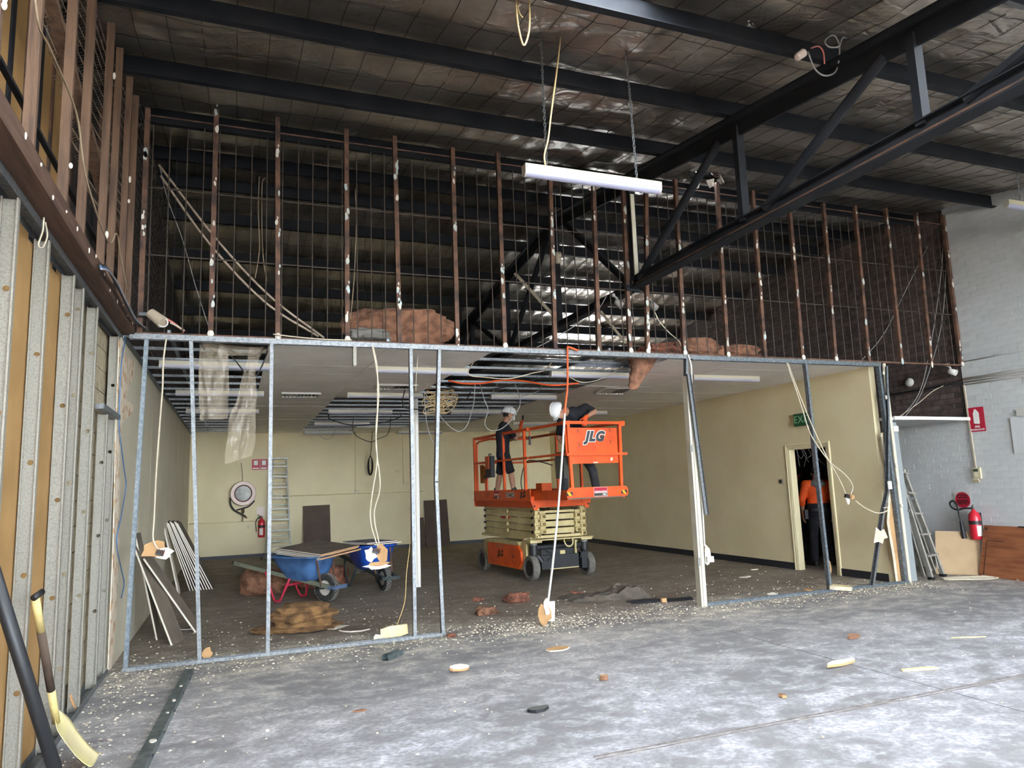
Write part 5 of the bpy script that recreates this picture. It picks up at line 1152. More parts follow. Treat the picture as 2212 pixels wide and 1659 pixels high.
lump('insulation_heap', 'reddish insulation heap between the two wheelbarrows', (1.45, 13.0, 0.13), (0.44, 0.3, 0.20), 8, insr, flat=0.0)
lump('insulation_batt', 'large batt of pink brown insulation standing above the ceiling behind the grille', at(862, 705, Y=9.0) + V((0, 0, -0.05)), (0.72, 0.35, 0.26), 11, insu, rz=-0.1, flat=3.262, amp=0.22)
lump('foil_scrap', 'crumpled grey sheet lying left of the large insulation batt', at(795, 728, Y=8.6), (0.26, 0.2, 0.09), 13, M('grey crumpled sheet', (122, 118, 110), 0.6), 'sheet', flat=3.262)
lump('insulation_batt', 'low pink insulation batt on the ceiling edge, right of the truss end', at(1585, 762, Y=8.3), (0.42, 0.22, 0.10), 15, insu, flat=3.262)
lump('insulation_batt', 'lumpy pale pink insulation batt behind the grille beside the white conduit', at(1500, 752, Y=8.3), (0.34, 0.25, 0.13), 17, insu, flat=3.262)
lump('insulation_batt', 'thin brown insulation batt behind the grille above the hanging insulation', at(1425, 758, Y=8.5), (0.30, 0.25, 0.09), 19, insr, flat=3.262)
for i, (px, py, r, lb) in enumerate(((1118, 1300, .17, 'largest tuft of pink insulation on the floor left of the hanging rod'), (1050, 1327, .13, 'flat tuft of pale insulation on the floor near the crumbs'), (1033, 1299, .07, 'smallest upright tuft of insulation right of the bent stud'), (1245, 1289, .10, 'reddish tuft of insulation beside the grey felt'), (975, 1376, .05, 'small brown scrap of insulation just past the end of the floor track'))):
    c = at(px, py, Z=0.0); lump('insulation_tuft', lb, c + V((0, 0, r * .3)), (r, r * .7, r * .42), 30 + i, insr if i != 1 else insu, flat=0.0, amp=0.4)
s = MB()      # insulation hanging out of the ceiling
hp_ = [(1392, 766, .22), (1388, 775, .20), (1388, 790, .17), (1380, 806, .13), (1374, 820, .10), (1371, 832, .085), (1368, 842, .05)]
vs = []; n = 22
for i, (x, y, r) in enumerate([(a, b, c) for p, q in zip(hp_, hp_[1:]) for a, b, c in [tuple(p[k] + (q[k] - p[k]) * t for k in range(3)) for t in (0, .25, .5, .75)]] + [hp_[-1]]):
    c = at(x, y, Y=8.3)
    for j in range(n):
        a = 2 * pi * j / n; d = V((cos(a), 0.55 * sin(a), 0)); vs.append(c + d * r * (1 + 0.35 * nz((cos(a), sin(a), i * .25), 1.6, 41) + .16 * nz((cos(a) * 3, sin(a) * 3, i * .4), 2, 7)))
m_ = len(vs) // n; s.add(vs, [(i * n + j, i * n + (j + 1) % n, (i + 1) * n + (j + 1) % n, (i + 1) * n + j) for i in range(m_ - 1) for j in range(n)] + [tuple(range((m_ - 1) * n, m_ * n))])
tag(s.build('hanging_insulation', insu, smooth=True), 'clump of pink brown insulation hanging down through the open ceiling', 'insulation')

# ---------------------------------------------------------------- plastic film
def sheet(s, L_, R_, amp, seed, nu=26, nv=60):
    L_, R_ = curve_pts(L_, 12), curve_pts(R_, 12)
    def fn(u, v):
        i = v * (len(L_) - 1); a = int(min(i, len(L_) - 2)); f = i - a; j = v * (len(R_) - 1); b = int(min(j, len(R_) - 2)); g = j - b
        p = L_[a].lerp(L_[a + 1], f).lerp(R_[b].lerp(R_[b + 1], g), u)
        return p + V((0.012 * nz((u * 5, v * 7, 1), 1, seed), amp * (nz((u * 3.4, v * 2.2, 0), 1, seed) + 0.4 * nz((u * 9, v * 8, 0), 1, seed) + .18 * sin(u * 17 + 3 * nz((u, v * 4, 0), 2, seed))), 0))
    s.grid(fn, nu, nv)
ps = thing('plastic_sheet', 'torn clear plastic film hanging from the ceiling gap at left', 'plastic film', at(490, 745, Y=8.2))
Q = lambda *a: [at(x, y, Y=8.15) for x, y in a]
s = MB(); sheet(s, Q((432, 738), (430, 790), (429, 850), (431, 908)), Q((493, 750), (494, 800), (494, 850), (492, 905)), 0.05, 3); s.build('film_strip', film, ps, smooth=True)
s = MB(); sheet(s, Q((540, 752), (526, 800), (512, 860), (495, 905), (489, 960), (486, 1003)), Q((572, 748), (552, 800), (554, 850), (553, 900), (552, 950), (543, 985)), 0.06, 9); s.build('film_strip', film, ps, smooth=True)
s = MB(); sheet(s, Q((440, 738), (500, 746), (560, 752), (578, 756)), Q((440, 748), (490, 768), (545, 766), (576, 762)), 0.05, 5, 10, 40); s.build('film_top', film, ps, smooth=True)

# ---------------------------------------------------------------- hanging cables with torn plaster
YC = 7.80
def hung(label, cables, rad, mat, frags, box, cat='cable'):
    t = thing('hanging_cable', label, cat, at(*cables[0][0], Y=YC))
    for c in cables:
        s = MB(); s.tube(curve_pts([at(x, y, Y=YC) for x, y in c], 6), rad, 6); s.build('cable', mat, t, smooth=True)
    for (x, y, r, sq, m, nm, sd, k) in frags:
        s = MB(); torn(s, at(x, y, Y=YC), r, sd, V(k), 0.012, sq); s.build(nm, m, t)
    if box:
        s = MB(); c = at(*box, Y=YC - 0.02); s.box(c, (0.07, 0.04, 0.05), Matrix.Rotation(0.3, 3, 'Y')); b = s.build('socket_back', blackm, t)
        s = MB(); 
        for i in range(3): s.tube(curve_pts([c + V((-.02 + .02 * i, -.02, 0)), c + V((-.02 + .025 * i, -.05, .02 - .02 * i)), c + V((0.0 + .02 * i, -.03, .03))], 4), 0.004, 5)
        s.build('wire_ends', M('copper brown wire', (120, 70, 50), 0.5), b)
    return t
hung('cream cable hanging at left with a torn square of board and black socket', [((359, 732), (353, 780), (351, 840), (344, 930), (337, 1030), (333, 1120), (331, 1165), (344, 1190))], 0.009, cablew,
     [(335, 1187, .115, (1.1, .8), papr, 'board_scrap', 3, (0.2, -1, .3)), (355, 1196, .075, (1.1, .7), dabw, 'plaster_rim', 5, (0.1, -1, .2))], (346, 1194))
hung('pair of cream cables with torn white plaster hanging before the bright blue wheelbarrow', [((804, 748), (812, 790), (818, 850), (812, 930), (814, 1000), (802, 1080), (801, 1130), (816, 1182)), ((806, 748), (815, 800), (815, 900), (812, 960), (821, 1050), (808, 1110), (820, 1180))], 0.008, cablew,
     [(800, 1198, .085, (.8, 1), dabw, 'plaster_scrap', 8, (0.1, -1, 0)), (826, 1193, .10, (.7, 1.1), papr, 'board_scrap', 12, (-.2, -1, 0)), (815, 1222, .13, (1.1, .28), dabw, 'plaster_scrap', 15, (0, -1, .3)), (818, 1219, .11, (1.0, .25), papr, 'board_scrap', 19, (0, -1, .5))], (812, 1190))
hung('two cream cables looping from the plate past the doorway to a torn socket', [((1699, 783), (1715, 830), (1735, 890), (1752, 940), (1790, 995), (1825, 1025), (1842, 1050), (1836, 1072)), ((1702, 784), (1722, 840), (1748, 905), (1775, 965), (1793, 1000), (1815, 1040), (1828, 1070)), ((1848, 1082), (1870, 1098), (1895, 1108), (1915, 1104), (1917, 1097), (1908, 1097))], 0.008, cablew,
     [(1830, 1080, .075, (.8, 1), dabw, 'plaster_scrap', 21, (.4, -1, 0)), (1840, 1074, .05, (1, .8), papr, 'board_scrap', 23, (0, -1, .2))], (1830, 1072))
t = thing('hanging_rod', 'orange conduit and white pipe hanging to a torn wall plate on the floor', 'conduit', at(1185, 1345, Y=YC))
s = MB(); s.tube(curve_pts([at(x, y, Y=YC) for x, y in ((1248, 757), (1228, 750), (1226, 760), (1226, 830), (1221, 880), (1220, 896))], 6), 0.013, 8); s.build('orange_conduit', cableo, t, smooth=True)
s = MB(); s.tube(curve_pts([at(x, y, Y=YC) for x, y in ((1220, 893), (1217, 940), (1209, 1060), (1196, 1200), (1184, 1300))], 6), 0.014, 8); s.build('white_pipe', white, t, smooth=True)
s = MB(); c = at(1190, 1320, Y=YC); s.box(c, (0.09, 0.02, 0.22), Matrix.Rotation(0.06, 3, 'Y')); s.build('wall_plate', white, t)
s = MB(); torn(s, at(1176, 1328, Y=YC - .03), .13, 33, V((-0.6, -1, 0)), 0.012, (.6, 1)); s.build('board_scrap', papr, t); s = MB(); torn(s, at(1182, 1310, Y=YC - .05), .09, 35, V((-0.3, -1, .1)), 0.012, (.5, 1)); s.build('plaster_scrap', dabw, t)

# door jamb post with hinges, dangling channel, conduit and socket
t = thing('door_jamb_post', 'white grooved door jamb post with hinges standing alone in the opening', 'door jamb', at(1518, 1310, Z=0))
p, q = at(1518, 1310, Y=YP), at(1484, 815, Y=YP); ax = (q - p).normalized(); u = V((1, 0, 0)) - ax * ax.x; u.normalize(); k = ax.cross(u); k = k if k.y < 0 else -k
s = MB(); s.ext([(-.045, -.05), (-.045, .045), (-.02, .05), (-.018, .035), (-.012, .035), (-.01, .05), (.02, .05), (.03, .05), (.045, .04), (.045, -.05)], p, q, u, k, True); s.build('jamb', whitem, t)
for f in (0.19, 0.68):
    c = p.lerp(q, f) - u * 0.042 + k * 0.048; s = MB(); s.bar(c - ax * .05, c + ax * .05, 0.03, 0.012, k); s.cyl(c - ax * .055 - u * .014, c + ax * .055 - u * .014, 0.008, n=8); s.build('hinge', alu, t)
t = thing('dangling_channel', 'bent steel channel dangling beside the white door jamb post', 'steel channel', at(1485, 815, Y=YP - .05))
cc_ = [at(x, y, Y=YP - .075) for x, y in ((1486, 808), (1494, 870), (1508, 980), (1525, 1112))]
s = MB()
for a, b in zip(cc_, cc_[1:]):
    ax = (b - a).normalized(); u = (V((1, 0, 0)) - ax * ax.x).normalized(); k = ax.cross(u); k = k if k.y < 0 else -k; s.chan(a, b, u, k, 0.058, 0.03, 0.002)
s.build('channel', galv, t)
t = thing('conduit_drop', 'white conduit dropping to a surface socket beside the jamb post', 'conduit', at(1488, 768, Y=YP - .06))
s = MB(); s.tube(curve_pts([at(x, y, Y=YP - .05) for x, y in ((1486, 766), (1493, 790), (1494, 830), (1496, 880), (1504, 960), (1516, 1080), (1522, 1180))], 5), 0.011, 8); s.build('conduit', white, t, smooth=True)
s = MB(); c = at(1533, 1208, Y=YP - .05); s.box(c, (0.1, 0.045, 0.07)); o = s.build('socket', white, t)
s = MB(); torn(s, at(1529, 1200, Y=YP - .02), .12, 44, V((0, -1, 0)), 0.01, (.5, 1.2)); s.build('plaster_scrap', dabw, t); s = MB(); s.b2(at(1516, 1215, Y=YP - .03) - V((.012, .006, .1)), at(1516, 1215, Y=YP - .03) + V((.012, .006, .14))); s.build('board_edge', papr, t)
# free standing white mullion inside the office
t = thing('mullion_post', 'white grooved aluminium post standing floor to ceiling inside the office', 'post', (2.84, 11.87, 0))
s = MB(); s.ext([(-.05, -.05), (.05, -.05), (.05, .05), (.012, .05), (.012, .035), (-.012, .035), (-.012, .05), (-.05, .05)], (2.84, 11.87, 0), (2.845, 11.87, 3.19), (1, 0, 0), (0, -1, 0), True); s.build('profile', white, t)
s = MB(); s.bar((2.84, 11.81, 0.1), (2.845, 11.81, 3.1), 0.02, 0.006, (0, 1, 0)); s.build('cover_strip', whitem, t)
# loose wires
def wire(label, pts, r, mat, Y=None, X=None, name='wire', n=6, tie=''):
    q = [at(p[0], p[1], Y=(p[2] if len(p) > 2 else Y)) if X is None else at(p[0], p[1], X=X) for p in pts]
    if 'a' in tie: q.insert(0, V((q[0].x, min(TY, key=lambda a: abs(a - q[0].y)), CZ + .03)))
    if 'b' in tie: q.append(V((q[-1].x, min(TY, key=lambda a: abs(a - q[-1].y)), CZ + .03)))
    s = MB(); s.tube(curve_pts(q, n), r, 5); return tag(s.build(name, mat, smooth=True), label, 'wire')
wire('blue cable hanging down the left cream lining behind the torn plaster', ((271, 728), (262, 790), (258, 880), (258, 930), (268, 1010), (272, 1050), (263, 1110), (252, 1170), (262, 1230), (268, 1260), (262, 1292)), 0.006, cableb, X=XL + 0.03, name='blue_cable')
wire('thin pale wire hanging from the plate above the white mullion post', ((905, 745), (900, 800), (898, 845)), 0.004, cablew, Y=8.3)
wire('thin yellow wire hanging beside the stud to the floor', ((889, 1120), (885, 1180), (878, 1240), (874, 1300), (858, 1349)), 0.005, M('yellowish wire', (196, 166, 110), 0.6), Y=7.93)
wire('loop of grey cable hanging deep from the ceiling left of the worker in shorts', ((946, 885), (965, 915), (990, 932), (1008, 920), (1020, 885), (1024, 865)), 0.007, cableg, Y=10.6, tie='ab')
wire('loop of grey cable hanging in front of the worker in shorts', ((1046, 863), (1054, 885), (1047, 915), (1060, 930), (1085, 925), (1110, 900), (1124, 868)), 0.007, cableg, Y=10.3, tie='ab')
wire('single grey cable drooping from the ceiling right of the mullion post', ((916, 845), (918, 880), (924, 925), (936, 960)), 0.006, cableg, Y=10.4, tie='a')
wire('black cable looping under the ceiling lights above the hanging coil', ((762, 930), (775, 945), (802, 955), (812, 950), (835, 940), (842, 925)), 0.008, cablek, Y=15.8, tie='ab')
wire('black cable sagging through the torn plastic film', ((440, 742), (480, 752), (505, 775), (530, 805), (552, 812), (566, 790), (578, 760)), 0.008, cablek, Y=8.35, tie='ab')
wire('black cable lying along the ceiling edge above the plastic film', ((430, 738), (470, 742), (510, 762), (545, 768), (580, 752)), 0.012, cablek, Y=8.5)
wire('orange conduit snaking through the open ceiling above the lift', ((968, 822, 9.9), (1000, 828, 9.8), (1040, 828, 9.9), (1080, 822, 10.0), (1130, 823, 9.8), (1190, 832, 9.5), (1250, 828, 9.4)), 0.013, cableo, name='orange_conduit')
wire('cream cable sagging across the open ceiling near the partition', ((1012, 808), (1050, 815), (1100, 818), (1150, 806), (1175, 800)), 0.007, cablew, Y=8.9, tie='ab')
wire('pale cable slanting down behind the grille near its middle', ((1310, 640), (1290, 670), (1240, 705), (1190, 735), (1160, 750)), 0.006, cableg, Y=8.3)
wire('pale cable hanging below the spotlight by the truss end', ((1411, 668), (1425, 695), (1445, 718), (1465, 735), (1472, 748)), 0.007, cablew, Y=8.05)
wire('thin wire curving down behind the left end of the grille', ((345, 360), (362, 430), (395, 520), (420, 610), (450, 705)), 0.004, cableg, Y=8.3)
wire('left of two tan wires dangling behind the grille', ((560, 382), (558, 450), (560, 540), (551, 602)), 0.006, M('tan wire', (150, 130, 104), 0.6), Y=8.8)
wire('right of two tan wires dangling behind the grille', ((572, 385), (566, 400), (566, 500), (570, 570), (577, 608)), 0.006, M('tan wire', ()), Y=8.8)
wire('tan wire hanging behind the grille by the third post', ((767, 408), (770, 470), (766, 580), (760, 660), (756, 690)), 0.006, M('tan wire', ()), Y=8.6)
wire('tan wire draped down the timber studs at upper left', ((75, -5), (85, 60), (110, 110), (165, 245), (185, 380), (225, 505), (240, 525), (252, 505), (262, 560), (275, 630)), 0.006, M('tan wire', ()), X=-0.93)
wire('cream cable looped on the steel stud under the timber beam', ((95, 470), (92, 500), (83, 528), (92, 535), (102, 510), (98, 480)), 0.005, cablew, X=-1.03)
wire('cream cable lying along the top plate at left', ((590, 722), (640, 728), (700, 733), (760, 735)), 0.007, cablew, Y=7.82)
for i, (d, m, lb) in enumerate(((0, cablek, 'thick black cable, lowest of the bundle sliding off the timber beam'), (1, M('dark grey cable', (60, 62, 68), 0.5), 'dark grey cable, middle of the bundle sliding off the timber beam'), (2, cableb, 'blue cable, thinnest in the bundle sliding off the timber beam'), (3, M('silver grey cable', (150, 152, 156), 0.5), 'silver grey cable, topmost of the bundle sliding off the timber beam'))):
    wire(lb, ((215 + d, 572 + 3 * d), (232 + d, 580 + 2 * d), (250 + d * 1.5, 612), (272 + d, 655), (292 + d * 1.5, 692), (312 + 3 * d, 713)), 0.011 if i < 2 else 0.007, m, X=-0.915 + 0.012 * i, name='bundled_cable')
wire('red conduit slanting behind the left end of the top plate', ((345, 682), (370, 695), (398, 716)), 0.014, M('faded red lead', ()), Y=8.1)
wire('white conduit slanting below the red one at the left end of the plate', ((368, 697), (385, 706), (398, 714)), 0.010, cablew, Y=8.0)
wire('black cable drooping between battens above the mullion post', ((870, 876), (900, 884), (940, 880), (985, 868), (1010, 860)), 0.010, cablek, Y=11.4, tie='ab')
wire('thick black cable sagging across the open ceiling left of the mullion post', ((712, 905), (760, 918), (820, 914), (862, 902)), 0.012, cablek, Y=15.2, tie='ab')
wire('black cable bundle crossing the open ceiling behind the orange conduit', ((962, 832), (1000, 842), (1045, 842), (1090, 836)), 0.014, cablek, Y=10.6, tie='ab')
wire('grey cable curving under the open ceiling above the worker filming', ((1065, 850), (1085, 862), (1120, 858), (1160, 846)), 0.006, cableg, Y=10.8, tie='ab')
wire('cream cable sagging between battens right of the orange conduit drop', ((1232, 815), (1260, 826), (1300, 818), (1345, 792)), 0.006, cablew, Y=9.0, tie='ab')
wire('thin grey wire looped under the light by the hanging coil', ((690, 930), (695, 945), (712, 948), (722, 935)), 0.006, cableg, Y=17.2, tie='ab')
s = MB(); rr = random.Random(5)
for i in range(10):
    pts = [V((3.05 + rr.uniform(-.28, .28), 11.0 + rr.uniform(-.1, .1), 2.98 + rr.uniform(-.2, .2))) for k in range(7)]; s.tube(curve_pts(pts, 6), 0.005, 4)
tag(s.build('wire_tangle', M('tan cable', ()), smooth=True), 'tangle of thin tan wires hanging under the ceiling right of the mullion post', 'wires')
t = thing('hanging_coil', 'black cable coil hanging high before the back wall', 'cable coil', at(800, 985, Y=19.6))
s = MB(); s.tube(curve_pts([at(x, y, Y=19.6) for x, y in ((805, 925), (803, 952), (802, 970), (800, 985))], 3), 0.008, 5); s.build('drop', cablek, t)
for i in range(4): s = MB(); s.tube([at(800 + (3 + i) * cos(a), 1004 + 20 * sin(a) + i, Y=19.6) for a in [2 * pi * j / 14 for j in range(14)]], 0.008, 5, closed=True); s.build('loop', cablek, t)
# spotlights, sensor, tube
def spot(label, p, d, m):
    t = thing('spotlight', label, 'spotlight', p); p = V(p); d = V(d).normalized()
    s = MB(); s.lathe(p - d * 0.05, d, [(0.03, 0), (0.045, 0.02), (0.05, 0.12), (0.042, 0.12)], 14); s.build('lamp_head', m, t, smooth=True)
    s = MB(); s.tube(curve_pts([p - d * .05, p + V((-.02, 0, .06)), p + V((-.05, 0.02, .1))], 4), 0.015, 6); s.ball(p + V((-.06, .02, .11)), .028, 8); s.build('arm', m, t, smooth=True)
dg_ = M('dusty grey fitting', (140, 136, 130), 0.7)
spot('dusty grey spotlight hanging left of the truss end, aimed down', at(1336, 655, Y=8.0), (.5, -.3, -.6), dg_)
spot('dusty grey spotlight right of the truss end post with cable below', at(1410, 660, Y=8.0), (.4, -.4, -.7), dg_)
sp = spot('white security spotlight with looped cable high on the brown brick', at(2056, 803, X=10.75), (.2, -.8, -.4), white)
s = MB(); s.lathe(at(1966, 826, X=XR - .005), (-1, 0, 0), [(0.075, 0), (0.075, 0.03), (0.05, 0.05), (0.02, 0.055)], 18); tag(s.build('round_sensor', white, smooth=True), 'round white sensor on the bare brown brick above the lobby', 'sensor')
t = thing('beige_tube_box', 'beige cylindrical fitting on a pipe at the left end of the top plate', 'fitting', at(340, 686, Y=7.8))
a, b = at(325, 676, Y=7.8), at(352, 697, Y=7.75); s = MB(); s.cyl(a, b, 0.05, 0.062, 16); s.build('casing', M('beige casing', (176, 160, 138), 0.6), t); s = MB(); s.tube([at(300, 678, Y=7.8), at(326, 679, Y=7.8)], 0.02, 8); s.build('pipe', galv, t); s = MB(); s.tube([b + V((.045 * cos(x), -.012, .045 * sin(x))) for x in [2 * pi * j / 12 for j in range(12)]], 0.008, 6, closed=True); s.build('ring', white, t)
t = thing('cup_detector', 'cream cup shaped detector hanging in the roof void behind the grille', 'detector', at(1205, 555, Y=9.5)); c = at(1205, 555, Y=9.5); s = MB(); s.lathe(c + V((0, 0, .06)), (0, 0, -1), [(0.06, 0), (0.06, 0.05), (0.05, 0.1), (0.05, .15), (.03, .16)], 14); s.build('body', cablew, t, smooth=True); s = MB(); s.cyl(c + V((0, 0, .06)), c + V((0, 0, 1.1)), .006, n=6); s.build('hanger', cableg, t)
for i, (pts, lb) in enumerate(((((2040, 470, 7.95), (2032, 600, 8.0), (2008, 760, 8.2), (1985, 850, 8.3), (1945, 903, 8.2)), 'first of two pale wires falling from the roof corner to the lobby lid'), (((2045, 475, 7.95), (2042, 620, 8.0), (2028, 730, 8.2), (1990, 850, 8.4), (1955, 900, 8.3)), 'second of two pale wires falling from the roof corner to the lobby lid'), (((2058, 800, 8.2), (2050, 825, 8.2), (2015, 845, 8.3), (1985, 870, 8.3), (1940, 902, 8.1)), 'white cable running from the security spotlight down to the lobby lid'), (((2035, 470, 8.0), (1960, 620, 8.6), (1910, 720, 8.9), (1860, 780, 9.0)), 'thin cable slanting left from the roof corner behind the grille'))):
    wire(lb, pts, 0.006, cableg if i != 2 else cablew)
# ================================================================== BACK WALL THINGS
YW = YB - 0.02
t = thing('hose_reel', 'fire hose reel with pale disc and drooping black hose on the back wall', 'hose reel', (0.22, YB - 0.15, 1.64)); c = V((0.22, YB - 0.05, 1.64))
s = MB(); s.lathe(c, (0, -1, 0), [(0.30, 0.0), (0.315, 0.02), (0.315, 0.20), (0.30, 0.225), (0.20, 0.22), (0.19, 0.20), (0.19, 0.1)], 32, cap=False); s.build('reel_disc', hosew, t, smooth=False).data.set_sharp_from_angle(angle=0.6)
s = MB(); s.lathe(c + V((0, -0.19, 0)), (0, -1, 0), [(0.205, 0.0), (0.205, 0.012), (0.0, 0.03)], 24); s.build('centre_plate', alu, t)
s = MB(); s.tube([c + V((0.205 * cos(a), -0.215, 0.205 * sin(a))) for a in [2 * pi * j / 24 for j in range(24)]], 0.016, 6, closed=True); s.build('dark_ring', M('maroon ring', (96, 52, 52), 0.5), t)
s = MB(); s.tube(curve_pts([c + V(p) for p in ((-.31, -.1, -.1), (-.30, -.1, -.25), (-.22, -.1, -.40), (-.08, -.1, -.50), (0.06, -.1, -.58))], 6), 0.02, 8); s.tube(curve_pts([c + V(p) for p in ((.28, -.1, -.2), (.15, -.12, -.33), (.0, -.12, -.38), (-.15, -.1, -.42))], 5), 0.018, 8); s.build('hose', cablek, t, smooth=True)
s = MB(); s.cyl(c + V((.03, -.1, -.57)), c + V((.1, -.1, -.63)), 0.03, 0.018, 10); s.build('nozzle', M('maroon ring', ()), t)
s = MB(); s.ball(c + V((0, -.1, -.45)), (.04, .03, .07), 8); s.cyl(c + V((0, -.05, -.5)), c + V((0, -.05, -.72)), .012, n=6); s.build('valve', M('brass valve', (110, 96, 70), 0.4, 0.6), t)
wire('thin black cord hanging above the hose reel', ((521, 1000), (523, 1020), (524, 1040)), 0.007, cablek, Y=19.7)
t = thing('wall_sign', 'pair of red and white fire signs on the back wall beside the ladder', 'sign', (0.62, YW, 2.38))
for x, m in ((0.52, signr), (0.72, M('faded red sign', (176, 60, 84), 0.5))):
    s = MB(); s.box((x, YB - 0.012, 2.38), (0.19, 0.008, 0.27)); g = s.build('plate', m, t); s = MB(); s.box((x, YB - 0.0175, 2.42), (0.10, 0.003, 0.12)); s.build('white_symbol', lettw, g); s = MB(); s.box((x, YB - .0175, 2.28), (0.15, .003, .03)); s.build('caption_strip', lettw, g)
def extinguisher(label, loc, r, h, horn):
    t = thing('fire_extinguisher', label, 'extinguisher', loc); o = V(loc)
    s = MB(); s.lathe(o, (0, 0, 1), [(r * .9, 0), (r, 0.02), (r, h * .72), (r * .85, h * .85), (r * .35, h * .95), (r * .3, h)], 22); s.build('cylinder', redh, t, smooth=True)
    s = MB(); s.lathe(o, (0, 0, 1), [(r * 1.005, h * .5), (r * 1.005, h * .62)], 22, cap=False); s.build('black_band', blackm, t, smooth=True)
    s = MB(); a0 = -2.3; s.add([o + V((r * 1.012 * cos(a0 + a * .16), r * 1.012 * sin(a0 + a * .16), z)) for z in (h * .12, h * .46) for a in range(8)], [(i, i + 1, 9 + i, 8 + i) for i in range(7)]); s.build('label', M('label paper', (216, 208, 200), 0.7), t, smooth=True)
    s = MB(); s.cyl(o + V((0, 0, h)), o + V((0, 0, h * 1.08)), r * .3, n=10); s.bar(o + V((-.02, 0, h * 1.08)), o + V((-.10, -.08, h * 1.16)), .02, .012); s.bar(o + V((-.02, 0, h * 1.06)), o + V((-.09, -.08, h * 1.02)), .02, .012); s.build('valve_handle', alu, t)
    if horn:
        s = MB(); s.tube(curve_pts([o + V(p) for p in ((0, -.02, h * 1.02), (-.05, .10, h * 1.03), (-.06, .22, h * .98), (-.07, .30, h * 1.05), (-.07, .33, h * 1.2), (-.07, .27, h * 1.28), (-.07, .21, h * 1.12), (-.07, .19, h * .8), (-.07, .17, h * .55))], 6), 0.014, 8); s.build('hose', cablek, t, smooth=True)
        s = MB(); s.cyl(o + V((-.07, .175, h * .6)), o + V((-.07, .15, h * .02)), 0.025, 0.04, 12); s.build('horn', blackm, t)
    else:
        s = MB(); s.tube(curve_pts([o + V(p) for p in ((0, 0, h), (-.08, -.02, h * .98), (-.14, -.02, h * .8), (-.13, -.02, h * .3))], 6), 0.012, 6); s.build('hose', cablek, t, smooth=True)
    s = MB(); s.box(o + V((r + .012 if horn else 0, 0 if horn else r + .012, h * .55)), (.02, .08, .3) if horn else (.08, .02, .3)); s.build('wall_bracket', blackm, t)
extinguisher('red fire extinguisher hanging on the back wall behind a stud', (0.68, YB - 0.12, 0.5), 0.085, 0.5, False)
s = MB(); s.box((0.66, YB - 0.01, 1.16), (0.2, 0.01, 0.24)); tag(s.build('white_notice', M('pale notice', (232, 216, 206), 0.6)), 'pale notice plate on the back wall above the extinguisher', 'notice')
# step ladder open against the back wall
t = thing('step_ladder', 'tall aluminium step ladder standing by the back wall behind the studs', 'ladder', (1.08, 19.4, 0))
for sx, x0, x1 in ((-1, 0.93, 0.84), (1, 1.26, 1.36)):
    s = MB(); s.bar((x1, 19.2, 0), (x0, 19.62, 2.5), 0.03, 0.07, (0, 1, 0)); s.build('stile', alu, t)
    s = MB(); s.bar((x1 + sx * .06, 19.93, 0), (x0 + sx * .01, 19.66, 2.4), 0.025, 0.05, (0, 1, 0)); s.build('back_stile', alu, t)
for k in range(9):
    f = (k + 0.55) / 9.3; y = 19.2 + .42 * f; z = 2.5 * f; a, b = 0.84 + .09 * f, 1.36 - .10 * f
    s = MB(); s.b2((a, y - .05, z - .015), (b, y + .04, z + .015)); s.build('tread', alu, t)
    s = MB(); y2 = 19.93 - .27 * f; s.b2((a - .04, y2 - .01, z + .08), (b + .04, y2 + .01, z + .10)); s.build('rear_rung', alu, t)
s = MB(); s.b2((0.9, 19.55, 2.49), (1.3, 19.70, 2.53)); s.build('top_cap', alu, t)
def flatboard(label, x0, x1, z1, y0, y1, th=0.02, m=brownb, cat='board'):
    s = MB(); s.prism([(x0, y0, 0), (x1, y0, 0), (x1 - .01, y1, z1), (x0 + .0, y1, z1 - .01)], th, (0, 1, 0)); return tag(s.build('dark_board', m), label, cat)
flatboard('dark brown board standing against the back wall right of the step ladder', 1.72, 2.42, 1.26, 19.75, 19.93)
flatboard('dark brown board leaning on the back wall behind the bent stud', 5.0, 5.68, 1.27, 19.70, 19.93)
flatboard('short narrow brown board beside the dark board behind the bent stud', 4.82, 4.99, 0.8, 19.72, 19.93)
for (px, py, w, h, lb) in ((771, 1062, .16, .10, 'double power point on the back wall pipe behind the twin cables'), (876, 1044, .14, .10, 'power point high on the back wall left of the mullion post'), (861, 1018, .15, .09, 'blank plate on the back wall, highest of the outlets'), (970, 1144, .12, .12, 'low power point on the back wall right of the dark board'), (536, 1138, .06, .10, 'tiny brown plate on the back wall below the hose reel')):
    s = MB(); c = at(px, py, Y=YB - .015); s.box(c, (w, .02, h)); s.box(c + V((-w * .22, -.012, 0)), (.03, .006, .03)); s.box(c + V((w * .22, -.012, 0)), (.03, .006, .03)); tag(s.build('power_point', M('cream outlet', (206, 194, 160), 0.5)), lb, 'power point')
for a, b, lb in (((-1.05, 0.92), (0.7, 0.92), 'cream painted pipe along the back wall left of the ladder'), ((1.2, 1.53), (5.0, 1.53), 'cream painted pipe along the back wall right of the ladder')):
    s = MB(); s.cyl((a[0], YB - .02, a[1]), (b[0], YB - .02, b[1]), 0.016, n=8); tag(s.build('wall_pipe', MATS['cream painted block'], smooth=True), lb, 'pipe')
for x, z0, lb in ((2.30, 1.58, 'cream vertical conduit above the double power point'), (4.38, 1.8, 'cream vertical conduit left of the mullion post')):
    s = MB(); s.cyl((x + .8 if x < 3 else x + .06, YB - .02, z0), (x + .8 if x < 3 else x + .06, YB - .02, 3.2), 0.014, n=6); tag(s.build('wall_conduit', MATS['cream painted block'], smooth=True), lb, 'conduit')
